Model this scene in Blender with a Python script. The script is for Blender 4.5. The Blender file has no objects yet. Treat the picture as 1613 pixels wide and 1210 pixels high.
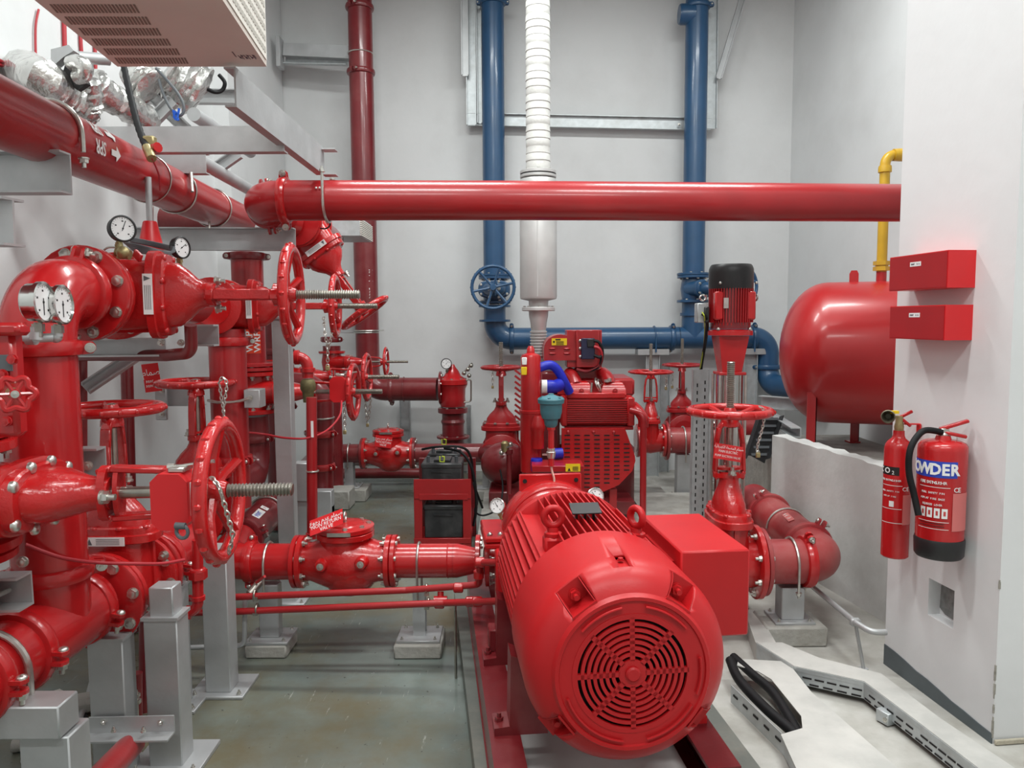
import bpy, math, random
from mathutils import Matrix, Vector
random.seed(7)
scene = bpy.context.scene
COL = scene.collection

# ------------------------------------------------------------------ camera
FPX, IW, IH = 1210.0, 1613.0, 1210.0
CAMH = 1.62
cam_d = bpy.data.cameras.new('camera')
cam_d.sensor_width = 36.0
cam_d.lens = 36.0 * FPX / IW
cam_d.clip_start = 0.05
cam = bpy.data.objects.new('camera', cam_d)
COL.objects.link(cam)
CAMR = Matrix.Rotation(math.radians(90) - math.atan(100 / FPX), 4, 'X') @ Matrix.Rotation(math.radians(-0.3), 4, 'Z')
cam.matrix_world = Matrix.Translation((0, 0, CAMH)) @ CAMR
scene.camera = cam

# ------------------------------------------------------------------ world, lamps, exposure
w = bpy.data.worlds.new('world'); scene.world = w
w.use_nodes = True
w.node_tree.nodes['Background'].inputs[0].default_value = (1.0, 1.0, 0.98, 1)
w.node_tree.nodes['Background'].inputs[1].default_value = 0.03
scene.view_settings.view_transform = 'Standard'
scene.view_settings.look = 'None'
scene.view_settings.exposure = -0.08
scene.view_settings.gamma = 1.0
scene.view_settings.use_curve_mapping = False

def lamp(x, y, z, power, sx=1.5, sy=0.3, rz=0.0):
    d = bpy.data.lights.new('fluorescent_lamp', 'AREA')
    d.shape = 'RECTANGLE'; d.size = sx; d.size_y = sy
    d.energy = power; d.color = (0.965, 1.0, 0.985)
    o = bpy.data.objects.new('fluorescent_lamp', d); COL.objects.link(o)
    o.location = (x, y, z); o.rotation_euler = (0, 0, rz)
    return o
for lx in (-0.6, 1.7):
    for ly in (-0.6, 2.4, 5.2):
        lamp(lx, ly, 5.1, 92)

# ------------------------------------------------------------------ pixel helpers: a point of the place at a given distance
def ray(px, py):
    return CAMR.to_3x3() @ Vector(((px - IW / 2) / FPX, -(py - IH / 2) / FPX, -1.0))
def P(px, py, Y):
    d = ray(px, py); t = Y / d.y
    return Vector((d.x * t, Y, CAMH + d.z * t))
def PZ(px, py, z=0.0):
    d = ray(px, py); t = (z - CAMH) / d.z
    return Vector((d.x * t, d.y * t, z))
def PX(px, py, X):
    d = ray(px, py); t = X / d.x
    return Vector((X, d.y * t, CAMH + d.z * t))
V = Vector
EX, EY, EZ = V((1, 0, 0)), V((0, 1, 0)), V((0, 0, 1))

# ------------------------------------------------------------------ materials
MATS = {}
def mat(name, col, rough=0.5, metal=0.0, coat=0.0, var=0.06, vscale=6.0, bump=0.0, bscale=80.0, emit=None, spec=0.5, dirt=None, dscale=3.0, damt=0.5):
    if name in MATS: return MATS[name]
    m = bpy.data.materials.new(name); m.use_nodes = True
    nt = m.node_tree; n = nt.nodes; l = nt.links
    b = n['Principled BSDF']
    b.inputs['Roughness'].default_value = rough
    b.inputs['Metallic'].default_value = metal
    b.inputs['Coat Weight'].default_value = coat
    b.inputs['Coat Roughness'].default_value = 0.12
    b.inputs['Specular IOR Level'].default_value = spec
    tc = n.new('ShaderNodeTexCoord')
    nz = n.new('ShaderNodeTexNoise'); nz.inputs['Scale'].default_value = vscale; nz.inputs['Detail'].default_value = 5
    l.new(tc.outputs['Object'], nz.inputs['Vector'])
    rp = n.new('ShaderNodeValToRGB')
    rp.color_ramp.elements[0].position = 0.3; rp.color_ramp.elements[1].position = 0.7
    c0 = [max(0, c * (1 - var)) for c in col]; c1 = [min(1, c * (1 + var)) for c in col]
    rp.color_ramp.elements[0].color = (*c0, 1); rp.color_ramp.elements[1].color = (*c1, 1)
    l.new(nz.outputs['Fac'], rp.inputs['Fac'])
    out = rp.outputs['Color']
    if dirt is not None:
        nd = n.new('ShaderNodeTexNoise'); nd.inputs['Scale'].default_value = dscale; nd.inputs['Detail'].default_value = 8; nd.inputs['Roughness'].default_value = 0.65
        l.new(tc.outputs['Object'], nd.inputs['Vector'])
        r2 = n.new('ShaderNodeValToRGB'); r2.color_ramp.elements[0].position = 0.45; r2.color_ramp.elements[1].position = 0.72
        r2.color_ramp.elements[1].color = (damt, damt, damt, 1)
        l.new(nd.outputs['Fac'], r2.inputs['Fac'])
        mx = n.new('ShaderNodeMixRGB'); mx.inputs['Color2'].default_value = (*dirt, 1)
        l.new(r2.outputs['Color'], mx.inputs['Fac']); l.new(out, mx.inputs['Color1'])
        out = mx.outputs['Color']
    l.new(out, b.inputs['Base Color'])
    if bump > 0:
        nb = n.new('ShaderNodeTexNoise'); nb.inputs['Scale'].default_value = bscale; nb.inputs['Detail'].default_value = 3
        l.new(tc.outputs['Object'], nb.inputs['Vector'])
        bp = n.new('ShaderNodeBump'); bp.inputs['Strength'].default_value = bump; bp.inputs['Distance'].default_value = 0.01
        l.new(nb.outputs['Fac'], bp.inputs['Height']); l.new(bp.outputs['Normal'], b.inputs['Normal'])
    if emit:
        b.inputs['Emission Color'].default_value = (*emit[:3], 1); b.inputs['Emission Strength'].default_value = emit[3]
    MATS[name] = m
    return m

RED = mat('gloss_red_enamel', (0.44, 0.010, 0.012), 0.26, coat=0.30, var=0.10, vscale=9, bump=0.05, bscale=60)
CAST = mat('cast_iron_red_enamel', (0.47, 0.010, 0.011), 0.22, coat=0.35, var=0.10, vscale=14, bump=0.16, bscale=110)
PIPE = mat('pipe_red_paint', (0.35, 0.011, 0.014), 0.32, coat=0.3, var=0.10, vscale=4, bump=0.05, bscale=45)
DRED = mat('old_dark_red_paint_shaded', (0.165, 0.009, 0.013), 0.34, coat=0.3, var=0.12, vscale=4, bump=0.04, bscale=45, dirt=(0.30, 0.10, 0.09), dscale=5, damt=0.25)  # older dark red, darkened further to stand in for shade on far pieces
MRED = mat('motor_red_paint', (0.47, 0.011, 0.014), 0.38, coat=0.0, var=0.05, vscale=5, bump=0.03, bscale=120, spec=0.35)
SRED = mat('dusty_suction_red_paint', (0.30, 0.016, 0.020), 0.42, coat=0.15, var=0.12, vscale=4, bump=0.05, bscale=45, dirt=(0.36, 0.17, 0.15), dscale=4, damt=0.45)
BLUE = mat('blue_pipe_paint', (0.019, 0.074, 0.165), 0.36, coat=0.25, var=0.10, vscale=5, bump=0.04, bscale=60)
GALV = mat('aluminium_painted_steel', (0.47, 0.48, 0.485), 0.46, metal=0.5, var=0.10, vscale=7, bump=0.06, bscale=50)
ZINC = mat('galvanised_sheet', (0.50, 0.53, 0.54), 0.45, metal=0.45, var=0.10, vscale=18, dirt=(0.34, 0.34, 0.32), dscale=6, damt=0.5)
STEEL = mat('zinc_plated_steel', (0.58, 0.57, 0.53), 0.30, metal=0.9, var=0.12, vscale=40)
STEM = mat('machined_steel', (0.37, 0.35, 0.31), 0.30, metal=0.9, var=0.15, vscale=30)
CHROME = mat('stainless_steel', (0.62, 0.62, 0.60), 0.18, metal=1.0, var=0.05)
BRASS = mat('dull_brass', (0.36, 0.30, 0.15), 0.45, metal=0.7, var=0.2, vscale=30)
BLACK = mat('black_plastic', (0.012, 0.012, 0.013), 0.42, var=0.2, vscale=20)
RUBBER = mat('black_rubber', (0.007, 0.007, 0.008), 0.6, var=0.2, vscale=20, spec=0.25)
BATT = mat('dusty_black_battery_case', (0.020, 0.021, 0.023), 0.38, var=0.2, vscale=10, dirt=(0.12, 0.12, 0.12), dscale=7, damt=0.4)
WHITE = mat('white_label', (0.78, 0.78, 0.77), 0.5, var=0.03)
DIAL = mat('gauge_dial_white', (0.80, 0.80, 0.80), 0.35, var=0.02)
WRAP = mat('white_lagging_tape', (0.60, 0.60, 0.575), 0.85, var=0.05, vscale=12, bump=0.25, bscale=40)
SILV = mat('heat_resistant_silver_paint', (0.57, 0.565, 0.555), 0.42, metal=0.4, var=0.08, vscale=6)
FOIL = mat('aluminium_foil_lagging', (0.66, 0.66, 0.64), 0.26, metal=0.85, var=0.15, vscale=12, bump=0.9, bscale=22)
YELL = mat('yellow_pipe_paint', (0.56, 0.33, 0.012), 0.38, coat=0.2, var=0.1)
YLAB = mat('yellow_warning_label', (0.80, 0.56, 0.01), 0.5, var=0.03)
TEAL = mat('teal_vent_paint', (0.045, 0.165, 0.20), 0.42, var=0.08)
BHOSE = mat('blue_silicone_hose', (0.012, 0.022, 0.42), 0.42, var=0.08)
BEIGE = mat('beige_sheet_metal', (0.62, 0.555, 0.50), 0.55, var=0.05, vscale=3)
CREAM = mat('cream_sheet_metal', (0.72, 0.69, 0.63), 0.5, var=0.04)
CONC = mat('rough_concrete', (0.40, 0.39, 0.36), 0.85, var=0.15, vscale=9, bump=0.5, bscale=30, dirt=(0.20, 0.185, 0.15), dscale=5, damt=0.6)
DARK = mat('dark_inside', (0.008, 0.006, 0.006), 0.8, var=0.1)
BLUELAB = mat('blue_print', (0.02, 0.055, 0.42), 0.45, var=0.02)
BLKPRINT = mat('black_print', (0.01, 0.01, 0.01), 0.5, var=0.02)
PINKPRINT = mat('pale_red_print', (0.62, 0.16, 0.15), 0.45, var=0.05)
SIGNRED = mat('red_sign_plate', (0.62, 0.014, 0.018), 0.35, var=0.03)
GREYCAB = mat('grey_cable', (0.10, 0.11, 0.12), 0.5, var=0.1)
REDCAB = mat('red_cable', (0.42, 0.02, 0.03), 0.5, var=0.08)
ORANGE = mat('orange_red_band', (0.72, 0.05, 0.012), 0.4, var=0.05)

# ------------------------------------------------------------------ mesh collector
def basis(d):
    d = V(d).normalized()
    a = EZ if abs(d.z) < 0.9 else EX
    u = d.cross(a).normalized(); v = d.cross(u).normalized()
    return d, u, v
class G:
    def __init__(s): s.v = []; s.f = []
    def add(s, vs, fs):
        o = len(s.v); s.v += [V(p) for p in vs]; s.f += [tuple(i + o for i in f) for f in fs]; return s
    def box(s, c, size, rot=None, ch=0.0):
        c = V(c); h = V(size) * 0.5
        R = rot.to_3x3() if rot is not None else Matrix.Identity(3)
        if R.determinant() < 0: R = R @ Matrix.Diagonal((-1, 1, 1))
        if ch <= 0:
            vs = [c + R @ V((sx * h.x, sy * h.y, sz * h.z)) for sx in (-1, 1) for sy in (-1, 1) for sz in (-1, 1)]
            return s.add(vs, [(0, 1, 3, 2), (4, 6, 7, 5), (0, 4, 5, 1), (2, 3, 7, 6), (0, 2, 6, 4), (1, 5, 7, 3)])
        ch = min(ch, h.x * .9, h.y * .9, h.z * .9)
        vs = []; idx = {}
        for sx in (-1, 1):
            for sy in (-1, 1):
                for sz in (-1, 1):
                    for ax in range(3):
                        q = [sx * (h.x - ch), sy * (h.y - ch), sz * (h.z - ch)]
                        q[ax] += (sx, sy, sz)[ax] * ch
                        idx[(sx, sy, sz, ax)] = len(vs); vs.append(c + R @ V(q))
        fs = []
        def fix(loop):
            pts = [vs[i] for i in loop]
            n = (pts[1] - pts[0]).cross(pts[2] - pts[0])
            m = sum((p for p in pts), V((0, 0, 0))) / len(pts) - c
            fs.append(tuple(loop) if n.dot(m) > 0 else tuple(reversed(loop)))
        sg = (-1, 1)
        for ax in range(3):
            o = [a for a in range(3) if a != ax]
            for q in sg:
                lp = []
                for (a, b) in ((-1, -1), (1, -1), (1, 1), (-1, 1)):
                    k = [0, 0, 0]; k[ax] = q; k[o[0]] = a; k[o[1]] = b; lp.append(idx[(*k, ax)])
                fix(lp)
            for a in sg:
                for b in sg:
                    k0 = [0, 0, 0]; k0[o[0]] = a; k0[o[1]] = b
                    k1 = list(k0); k0[ax] = -1; k1[ax] = 1
                    fix([idx[(*k0, o[0])], idx[(*k1, o[0])], idx[(*k1, o[1])], idx[(*k0, o[1])]])
        for a in sg:
            for b in sg:
                for q in sg: fix([idx[(a, b, q, 0)], idx[(a, b, q, 1)], idx[(a, b, q, 2)]])
        s.add(vs, fs); return s
    def bb(s, x0, x1, y0, y1, z0, z1, ch=0.0):
        return s.box(((x0 + x1) / 2, (y0 + y1) / 2, (z0 + z1) / 2), (abs(x1 - x0), abs(y1 - y0), abs(z1 - z0)), None, ch)
    def bar(s, a, b, wu, wv, up=EZ, ch=0.0):
        # rectangular bar from a to b; wu across, wv along up
        a = V(a); b = V(b); d = (b - a).normalized(); u = d.cross(V(up)).normalized(); v = u.cross(d)
        R = Matrix((u, d, v)).transposed()
        return s.box((a + b) / 2, (wu, (b - a).length, wv), R, ch)
    def lathe(s, o, ax, prof, n=28, cap0=True, cap1=True, sq=None, loop=False):
        d, u, v = basis(ax); o = V(o)
        k = len(prof); vs = []
        su, sv = sq if sq else (1, 1)
        for (t, r) in prof:
            for i in range(n):
                a = 2 * math.pi * i / n
                vs.append(o + d * t + u * (math.cos(a) * r * su) + v * (math.sin(a) * r * sv))
        fs = []
        for j in range(k - 1):
            for i in range(n):
                i2 = (i + 1) % n
                fs.append((j * n + i, j * n + i2, (j + 1) * n + i2, (j + 1) * n + i))
        if loop:
            for i in range(n): fs.append(((k - 1) * n + i, (k - 1) * n + (i + 1) % n, (i + 1) % n, i))
            cap0 = cap1 = False
        if cap0: fs.append(tuple(reversed(range(n))))
        if cap1: fs.append(tuple((k - 1) * n + i for i in range(n)))
        return s.add(vs, fs)
    def cyl(s, a, b, r, r1=None, n=20):
        a = V(a); b = V(b)
        return s.lathe(a, b - a, [(0, r), ((b - a).length, r if r1 is None else r1)], n)
    def tube(s, pts, r, n=12, closed=False, caps=True, rr=None):
        pts = [V(p) for p in pts]; k = len(pts)
        tan = []
        for i in range(k):
            if closed: t = pts[(i + 1) % k] - pts[i - 1]
            else: t = pts[min(i + 1, k - 1)] - pts[max(i - 1, 0)]
            tan.append(t.normalized())
        d, u, v = basis(tan[0]); vs = []
        for i in range(k):
            if i:
                q = tan[i - 1].rotation_difference(tan[i]); u = q @ u
            u = (u - tan[i] * u.dot(tan[i])).normalized(); v = tan[i].cross(u)
            ri = rr[i] if rr else r
            for j in range(n):
                a = 2 * math.pi * j / n
                vs.append(pts[i] + u * (math.cos(a) * ri) + v * (math.sin(a) * ri))
        fs = []
        for i in range(k if closed else k - 1):
            i2 = (i + 1) % k
            for j in range(n):
                j2 = (j + 1) % n
                fs.append((i * n + j, i * n + j2, i2 * n + j2, i2 * n + j))
        if caps and not closed:
            fs.append(tuple(reversed(range(n)))); fs.append(tuple((k - 1) * n + j for j in range(n)))
        return s.add(vs, fs)
    def ring(s, c, ax, R, r, n=32, m=10):
        d, u, v = basis(ax); c = V(c)
        return s.tube([c + u * (math.cos(2 * math.pi * i / n) * R) + v * (math.sin(2 * math.pi * i / n) * R) for i in range(n)], r, m, closed=True)
    def arc(s, c, u, v, R, r, a0, a1, n=14, m=8):
        c = V(c); u = V(u).normalized(); v = V(v).normalized()
        return s.tube([c + u * (math.cos(a0 + (a1 - a0) * i / n) * R) + v * (math.sin(a0 + (a1 - a0) * i / n) * R) for i in range(n + 1)], r, m)
    def prism(s, poly, o, eu, ev, depth, en=None):
        o = V(o); eu = V(eu); ev = V(ev); en = V(en) if en is not None else eu.cross(ev).normalized()
        area = sum(poly[i][0] * poly[(i + 1) % len(poly)][1] - poly[(i + 1) % len(poly)][0] * poly[i][1] for i in range(len(poly)))
        if area < 0: poly = list(reversed(poly))
        n = len(poly)
        a = [o + eu * p[0] + ev * p[1] for p in poly]; b = [q + en * depth for q in a]
        flip = (eu.cross(ev)).dot(en) * depth > 0
        fs = [tuple(reversed(range(n))), tuple(range(n, 2 * n))] + [(i, (i + 1) % n, n + (i + 1) % n, n + i) for i in range(n)]
        if not flip: fs = [tuple(reversed(f)) for f in fs]
        return s.add(a + b, fs)
    def sphere(s, c, r, n=16, m=10, sc=(1, 1, 1)):
        c = V(c); vs = [c + V((0, 0, -r * sc[2]))]
        for j in range(1, m):
            t = math.pi * j / m - math.pi / 2
            for i in range(n):
                a = 2 * math.pi * i / n
                vs.append(c + V((math.cos(a) * math.cos(t) * r * sc[0], math.sin(a) * math.cos(t) * r * sc[1], math.sin(t) * r * sc[2])))
        vs.append(c + V((0, 0, r * sc[2])))
        fs = [(0, 1 + (i + 1) % n, 1 + i) for i in range(n)]
        for j in range(m - 2):
            for i in range(n):
                i2 = (i + 1) % n
                fs.append((1 + j * n + i, 1 + j * n + i2, 1 + (j + 1) * n + i2, 1 + (j + 1) * n + i))
        L = len(vs) - 1
        fs += [(1 + (m - 2) * n + i, 1 + (m - 2) * n + (i + 1) % n, L) for i in range(n)]
        return s.add(vs, fs)
    def hexa(s, c, ax, r, h):
        d, u, v = basis(ax)
        return s.prism([(math.cos(math.pi / 3 * i) * r, math.sin(math.pi / 3 * i) * r) for i in range(6)], c, u, v, h, d)
    def xf(s, M):
        s.v = [M @ p for p in s.v]; return s
    def mesh(s, name, m, ang=0.65):
        me = bpy.data.meshes.new(name)
        me.from_pydata([tuple(p) for p in s.v], [], s.f)
        me.polygons.foreach_set('use_smooth', [True] * len(me.polygons))
        me.set_sharp_from_angle(angle=ang)
        if m is not None: me.materials.append(m)
        return me

def fillet(pts, R, seg=8):
    pts = [V(p) for p in pts]; out = [pts[0]]
    for i in range(1, len(pts) - 1):
        a = (pts[i - 1] - pts[i]); b = (pts[i + 1] - pts[i])
        la, lb = a.length, b.length; a.normalize(); b.normalize()
        ang = a.angle(b)
        if ang > 3.05: out.append(pts[i]); continue
        t = min(R / math.tan(ang / 2), la * 0.49, lb * 0.49)
        r = t * math.tan(ang / 2)
        c = pts[i] + (a + b).normalized() * (r / math.sin(ang / 2))
        p0 = pts[i] + a * t - c; p1 = pts[i] + b * t - c
        tot = p0.angle(p1); axn = p0.cross(p1).normalized()
        for k in range(seg + 1): out.append(c + Matrix.Rotation(tot * k / seg, 3, axn) @ p0)
    out.append(pts[-1]); return out
def bez(p0, p1, p2, p3, n=16):
    p0, p1, p2, p3 = map(V, (p0, p1, p2, p3)); o = []
    for i in range(n + 1):
        t = i / n; q = 1 - t
        o.append(p0 * q**3 + p1 * 3 * q * q * t + p2 * 3 * q * t * t + p3 * t**3)
    return o
def smooth(pts, n=6):
    pts = [V(p) for p in pts]; o = []
    for i in range(len(pts) - 1):
        a = pts[max(i - 1, 0)]; b = pts[i]; c = pts[i + 1]; d = pts[min(i + 2, len(pts) - 1)]
        for k in range(n):
            t = k / n
            o.append(0.5 * ((2 * b) + (c - a) * t + (2 * a - 5 * b + 4 * c - d) * t * t + (3 * b - a - 3 * c + d) * t**3))
    o.append(pts[-1]); return o

# ------------------------------------------------------------------ things, parts, labels
RM = {}
def thing(name, label, cat, M=None, group=None):
    o = bpy.data.objects.new(name, None); COL.objects.link(o)
    o.empty_display_size = 0.05
    if M is None: M = Matrix.Identity(4)
    if isinstance(M, Vector): M = Matrix.Translation(M)
    o.matrix_world = M; RM[o.name] = M
    o['label'] = label; o['category'] = cat
    if name.endswith('beam'): o['kind'] = 'thing'
    if group: o['group'] = group
    return o
def part(name, g, m, parent, world=False, label=None, ang=0.65):
    if world: g.xf(RM[parent.name].inverted())
    o = bpy.data.objects.new(name, g.mesh(name, m, ang)); COL.objects.link(o)
    o.parent = parent; RM[o.name] = RM[parent.name]
    if label: o['label'] = label
    return o
def solo(name, g, m, label, cat, group=None, kind=None, ang=0.65):
    # a thing of one mesh, its origin at its base
    lo = V((min(p.x for p in g.v), min(p.y for p in g.v), min(p.z for p in g.v))); hi = V((max(p.x for p in g.v), max(p.y for p in g.v), max(p.z for p in g.v)))
    c = V(((lo.x + hi.x) / 2, (lo.y + hi.y) / 2, lo.z)); g.xf(Matrix.Translation(-c))
    o = bpy.data.objects.new(name, g.mesh(name, m, ang)); COL.objects.link(o); o.location = c; RM[o.name] = Matrix.Translation(c)
    if label: o['label'] = label
    if cat: o['category'] = cat
    if group: o['group'] = group
    if kind: o['kind'] = kind
    return o
def struct(name, g, m, label=None):
    o = bpy.data.objects.new(name, g.mesh(name, m)); COL.objects.link(o); RM[o.name] = Matrix.Identity(4)
    o['kind'] = 'structure'
    if label: o['label'] = label
    return o
def frame(o, x, z):
    # a frame from origin, run direction x and up direction z
    x = V(x).normalized(); z = V(z); z = (z - x * z.dot(x)).normalized(); y = z.cross(x)
    M = Matrix((x, y, z)).transposed().to_4x4(); M.translation = V(o); return M
_SH = {}
def shared(key, fn, m):
    if key not in _SH:
        g = G(); fn(g); _SH[key] = g.mesh(key, m)
    return _SH[key]
def put(name, me, parent, pos, axis, size=1.0, spin=0.0):
    o = bpy.data.objects.new(name, me); COL.objects.link(o); o.parent = parent
    d, u, v = basis(axis)
    R = Matrix((u, v, d)).transposed().to_4x4()
    o.matrix_basis = Matrix.Translation(V(pos)) @ R @ Matrix.Rotation(spin, 4, 'Z') @ Matrix.Diagonal((size, size, size, 1))
    return o
def _bolt(g): g.cyl((0, 0, -.2), (0, 0, .18), 1.18, n=14); g.hexa((0, 0, .15), EZ, 1.0, .62); g.cyl((0, 0, .7), (0, 0, .82), .82, .55, 12)
def _stud(g): g.cyl((0, 0, -.2), (0, 0, .15), 1.18, n=14); g.hexa((0, 0, .1), EZ, 1.0, .85); g.cyl((0, 0, .5), (0, 0, 2.0), .52, n=10)
def _dome(g): g.hexa((0, 0, -.2), EZ, 1.0, .8); g.lathe((0, 0, .5), EZ, [(0, .8), (.35, .7), (.65, .4), (.75, .05)], 12)
def _rnd(g): g.lathe((0, 0, -.3), EZ, [(0, 1.0), (.45, 1.0), (.75, .85), (.95, .45), (1.0, .05)], 12)
def bolt(parent, pos, axis, size=0.012, kind='bolt', m=None, name=None):
    m = m or STEEL
    fn = {'bolt': _bolt, 'stud': _stud, 'dome': _dome, 'round': _rnd}[kind]
    return put(name or ('nut' if kind in ('stud', 'dome') else 'bolt'), shared(kind + '_' + m.name, fn, m), parent, pos, axis, size, random.random() * 1.0)
def bolts_ring(parent, c, ax, R, n, size, kind='bolt', a0=0.0, m=None):
    d, u, v = basis(ax); c = V(c)
    for i in range(n):
        a = a0 + 2 * math.pi * i / n
        bolt(parent, c + u * math.cos(a) * R + v * math.sin(a) * R, ax, size, kind, m)
FONT = None
def text(parent, s, o, ex, ey, size, m, name='lettering', align='CENTER', world=True, depth=0.0006, sx=1.0, bold=0.0):
    # flat lettering standing on a surface: o the middle of the line, ex reading direction, ey up
    cu = bpy.data.curves.new(name, 'FONT'); cu.body = s; cu.size = size; cu.align_x = align; cu.align_y = 'CENTER'
    cu.extrude = depth; cu.resolution_u = 2; cu.offset = bold
    ob = bpy.data.objects.new(name, cu); COL.objects.link(ob)
    dg = bpy.context.evaluated_depsgraph_get()
    me = bpy.data.meshes.new_from_object(ob.evaluated_get(dg))
    bpy.data.objects.remove(ob); bpy.data.curves.remove(cu)
    ex = V(ex).normalized(); ey = V(ey); ey = (ey - ex * ey.dot(ex)).normalized(); n = ex.cross(ey)
    M = Matrix((ex * sx, ey, n)).transposed().to_4x4(); M.translation = V(o)
    if world: M = RM[parent.name].inverted() @ M
    me.transform(M); me.materials.clear(); me.materials.append(m)
    o2 = bpy.data.objects.new(name, me); COL.objects.link(o2); o2.parent = parent; RM[o2.name] = RM[parent.name]
    return o2
AR_NRV = ''.join(chr(c) for c in reversed([0xFEBB, 0xFEE4, 0xFE8E, 0xFEE1, 32, 0xFECB, 0xFEAA, 0xFEE1, 32, 0xFEAD, 0xFE9F, 0xFEEE, 0xFEC9]))
AR_PUMP = ''.join(chr(c) for c in reversed([0xFEBB, 0xFEE4, 0xFE8E, 0xFEE1, 32, 0xFE8D, 0xFEDF, 0xFEE4, 0xFEC0, 0xFEA8, 0xFE94, 32, 0xFE8D, 0xFEDF, 0xFEDC, 0xFEEC, 0xFEAE, 0xFE91, 0xFE8E, 0xFE8B, 0xFEF4, 0xFE94]))
AR_VALVE = ''.join(chr(c) for c in reversed([0xFEBB, 0xFEE4, 0xFE8E, 0xFEE1]))
def marks(parent, o, ex, ey, w_, h, m, n=9, name='faded_print', seed=1):
    # worn lettering that can no longer be read: a row of small uneven strokes
    rnd = random.Random(seed); ex = V(ex).normalized(); ey = V(ey); ey = (ey - ex * ey.dot(ex)).normalized(); nn = ex.cross(ey); g = G(); o = V(o)
    st = w_ / n
    for i in range(n):
        if rnd.random() < .12: continue
        c = o + ex * (-w_ / 2 + st * (i + .5)); R = Matrix((ex, ey, nn)).transposed()
        g.box(c - ex * st * .25, (st * .22, h * rnd.uniform(.7, 1), .0008), R)
        g.box(c + ey * (h * rnd.uniform(-.35, .4)), (st * .6, h * .2, .0008), R)
        if rnd.random() < .6: g.box(c + ex * st * .2 + ey * (h * rnd.uniform(-.2, .2)), (st * .2, h * .5, .0008), R)
    return part(name, g, m, parent, world=True)
def cut(o, g):
    # cut the solid g out of mesh object o
    c = bpy.data.objects.new('cutter', g.mesh('cutter', None)); COL.objects.link(c)
    c.matrix_world = RM[o.name]
    md = o.modifiers.new('cut', 'BOOLEAN'); md.object = c; md.operation = 'DIFFERENCE'; md.solver = 'EXACT'
    bpy.context.view_layer.update()
    dg = bpy.context.evaluated_depsgraph_get()
    me = bpy.data.meshes.new_from_object(o.evaluated_get(dg))
    o.modifiers.clear(); o.data = me; bpy.data.objects.remove(c)

# ================================================================== THE SETTING
def PL(px, py, o, n):
    d = ray(px, py); c = V((0, 0, CAMH)); n = V(n)
    return c + d * ((V(o) - c).dot(n) / d.dot(n))

def wall_mat(name, col, scuff=(0.30, 0.29, 0.27), amt=0.25, bump=0.12):
    m = mat(name, col, 0.62, var=0.035, vscale=1.3, bump=bump, bscale=14, dirt=scuff, dscale=1.6, damt=amt, spec=0.3)
    return m
WALLM = wall_mat('painted_plaster_wall', (0.66, 0.672, 0.672), amt=0.14)
PILM = wall_mat('pillar_white_paint', (0.72, 0.725, 0.73), amt=0.08)
LOWM = wall_mat('rough_rendered_partition', (0.60, 0.605, 0.59), scuff=(0.36, 0.355, 0.335), amt=0.6, bump=0.3)
BANDM = mat('grey_skirting_paint', (0.085, 0.105, 0.115), 0.4, var=0.15, vscale=5)

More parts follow.
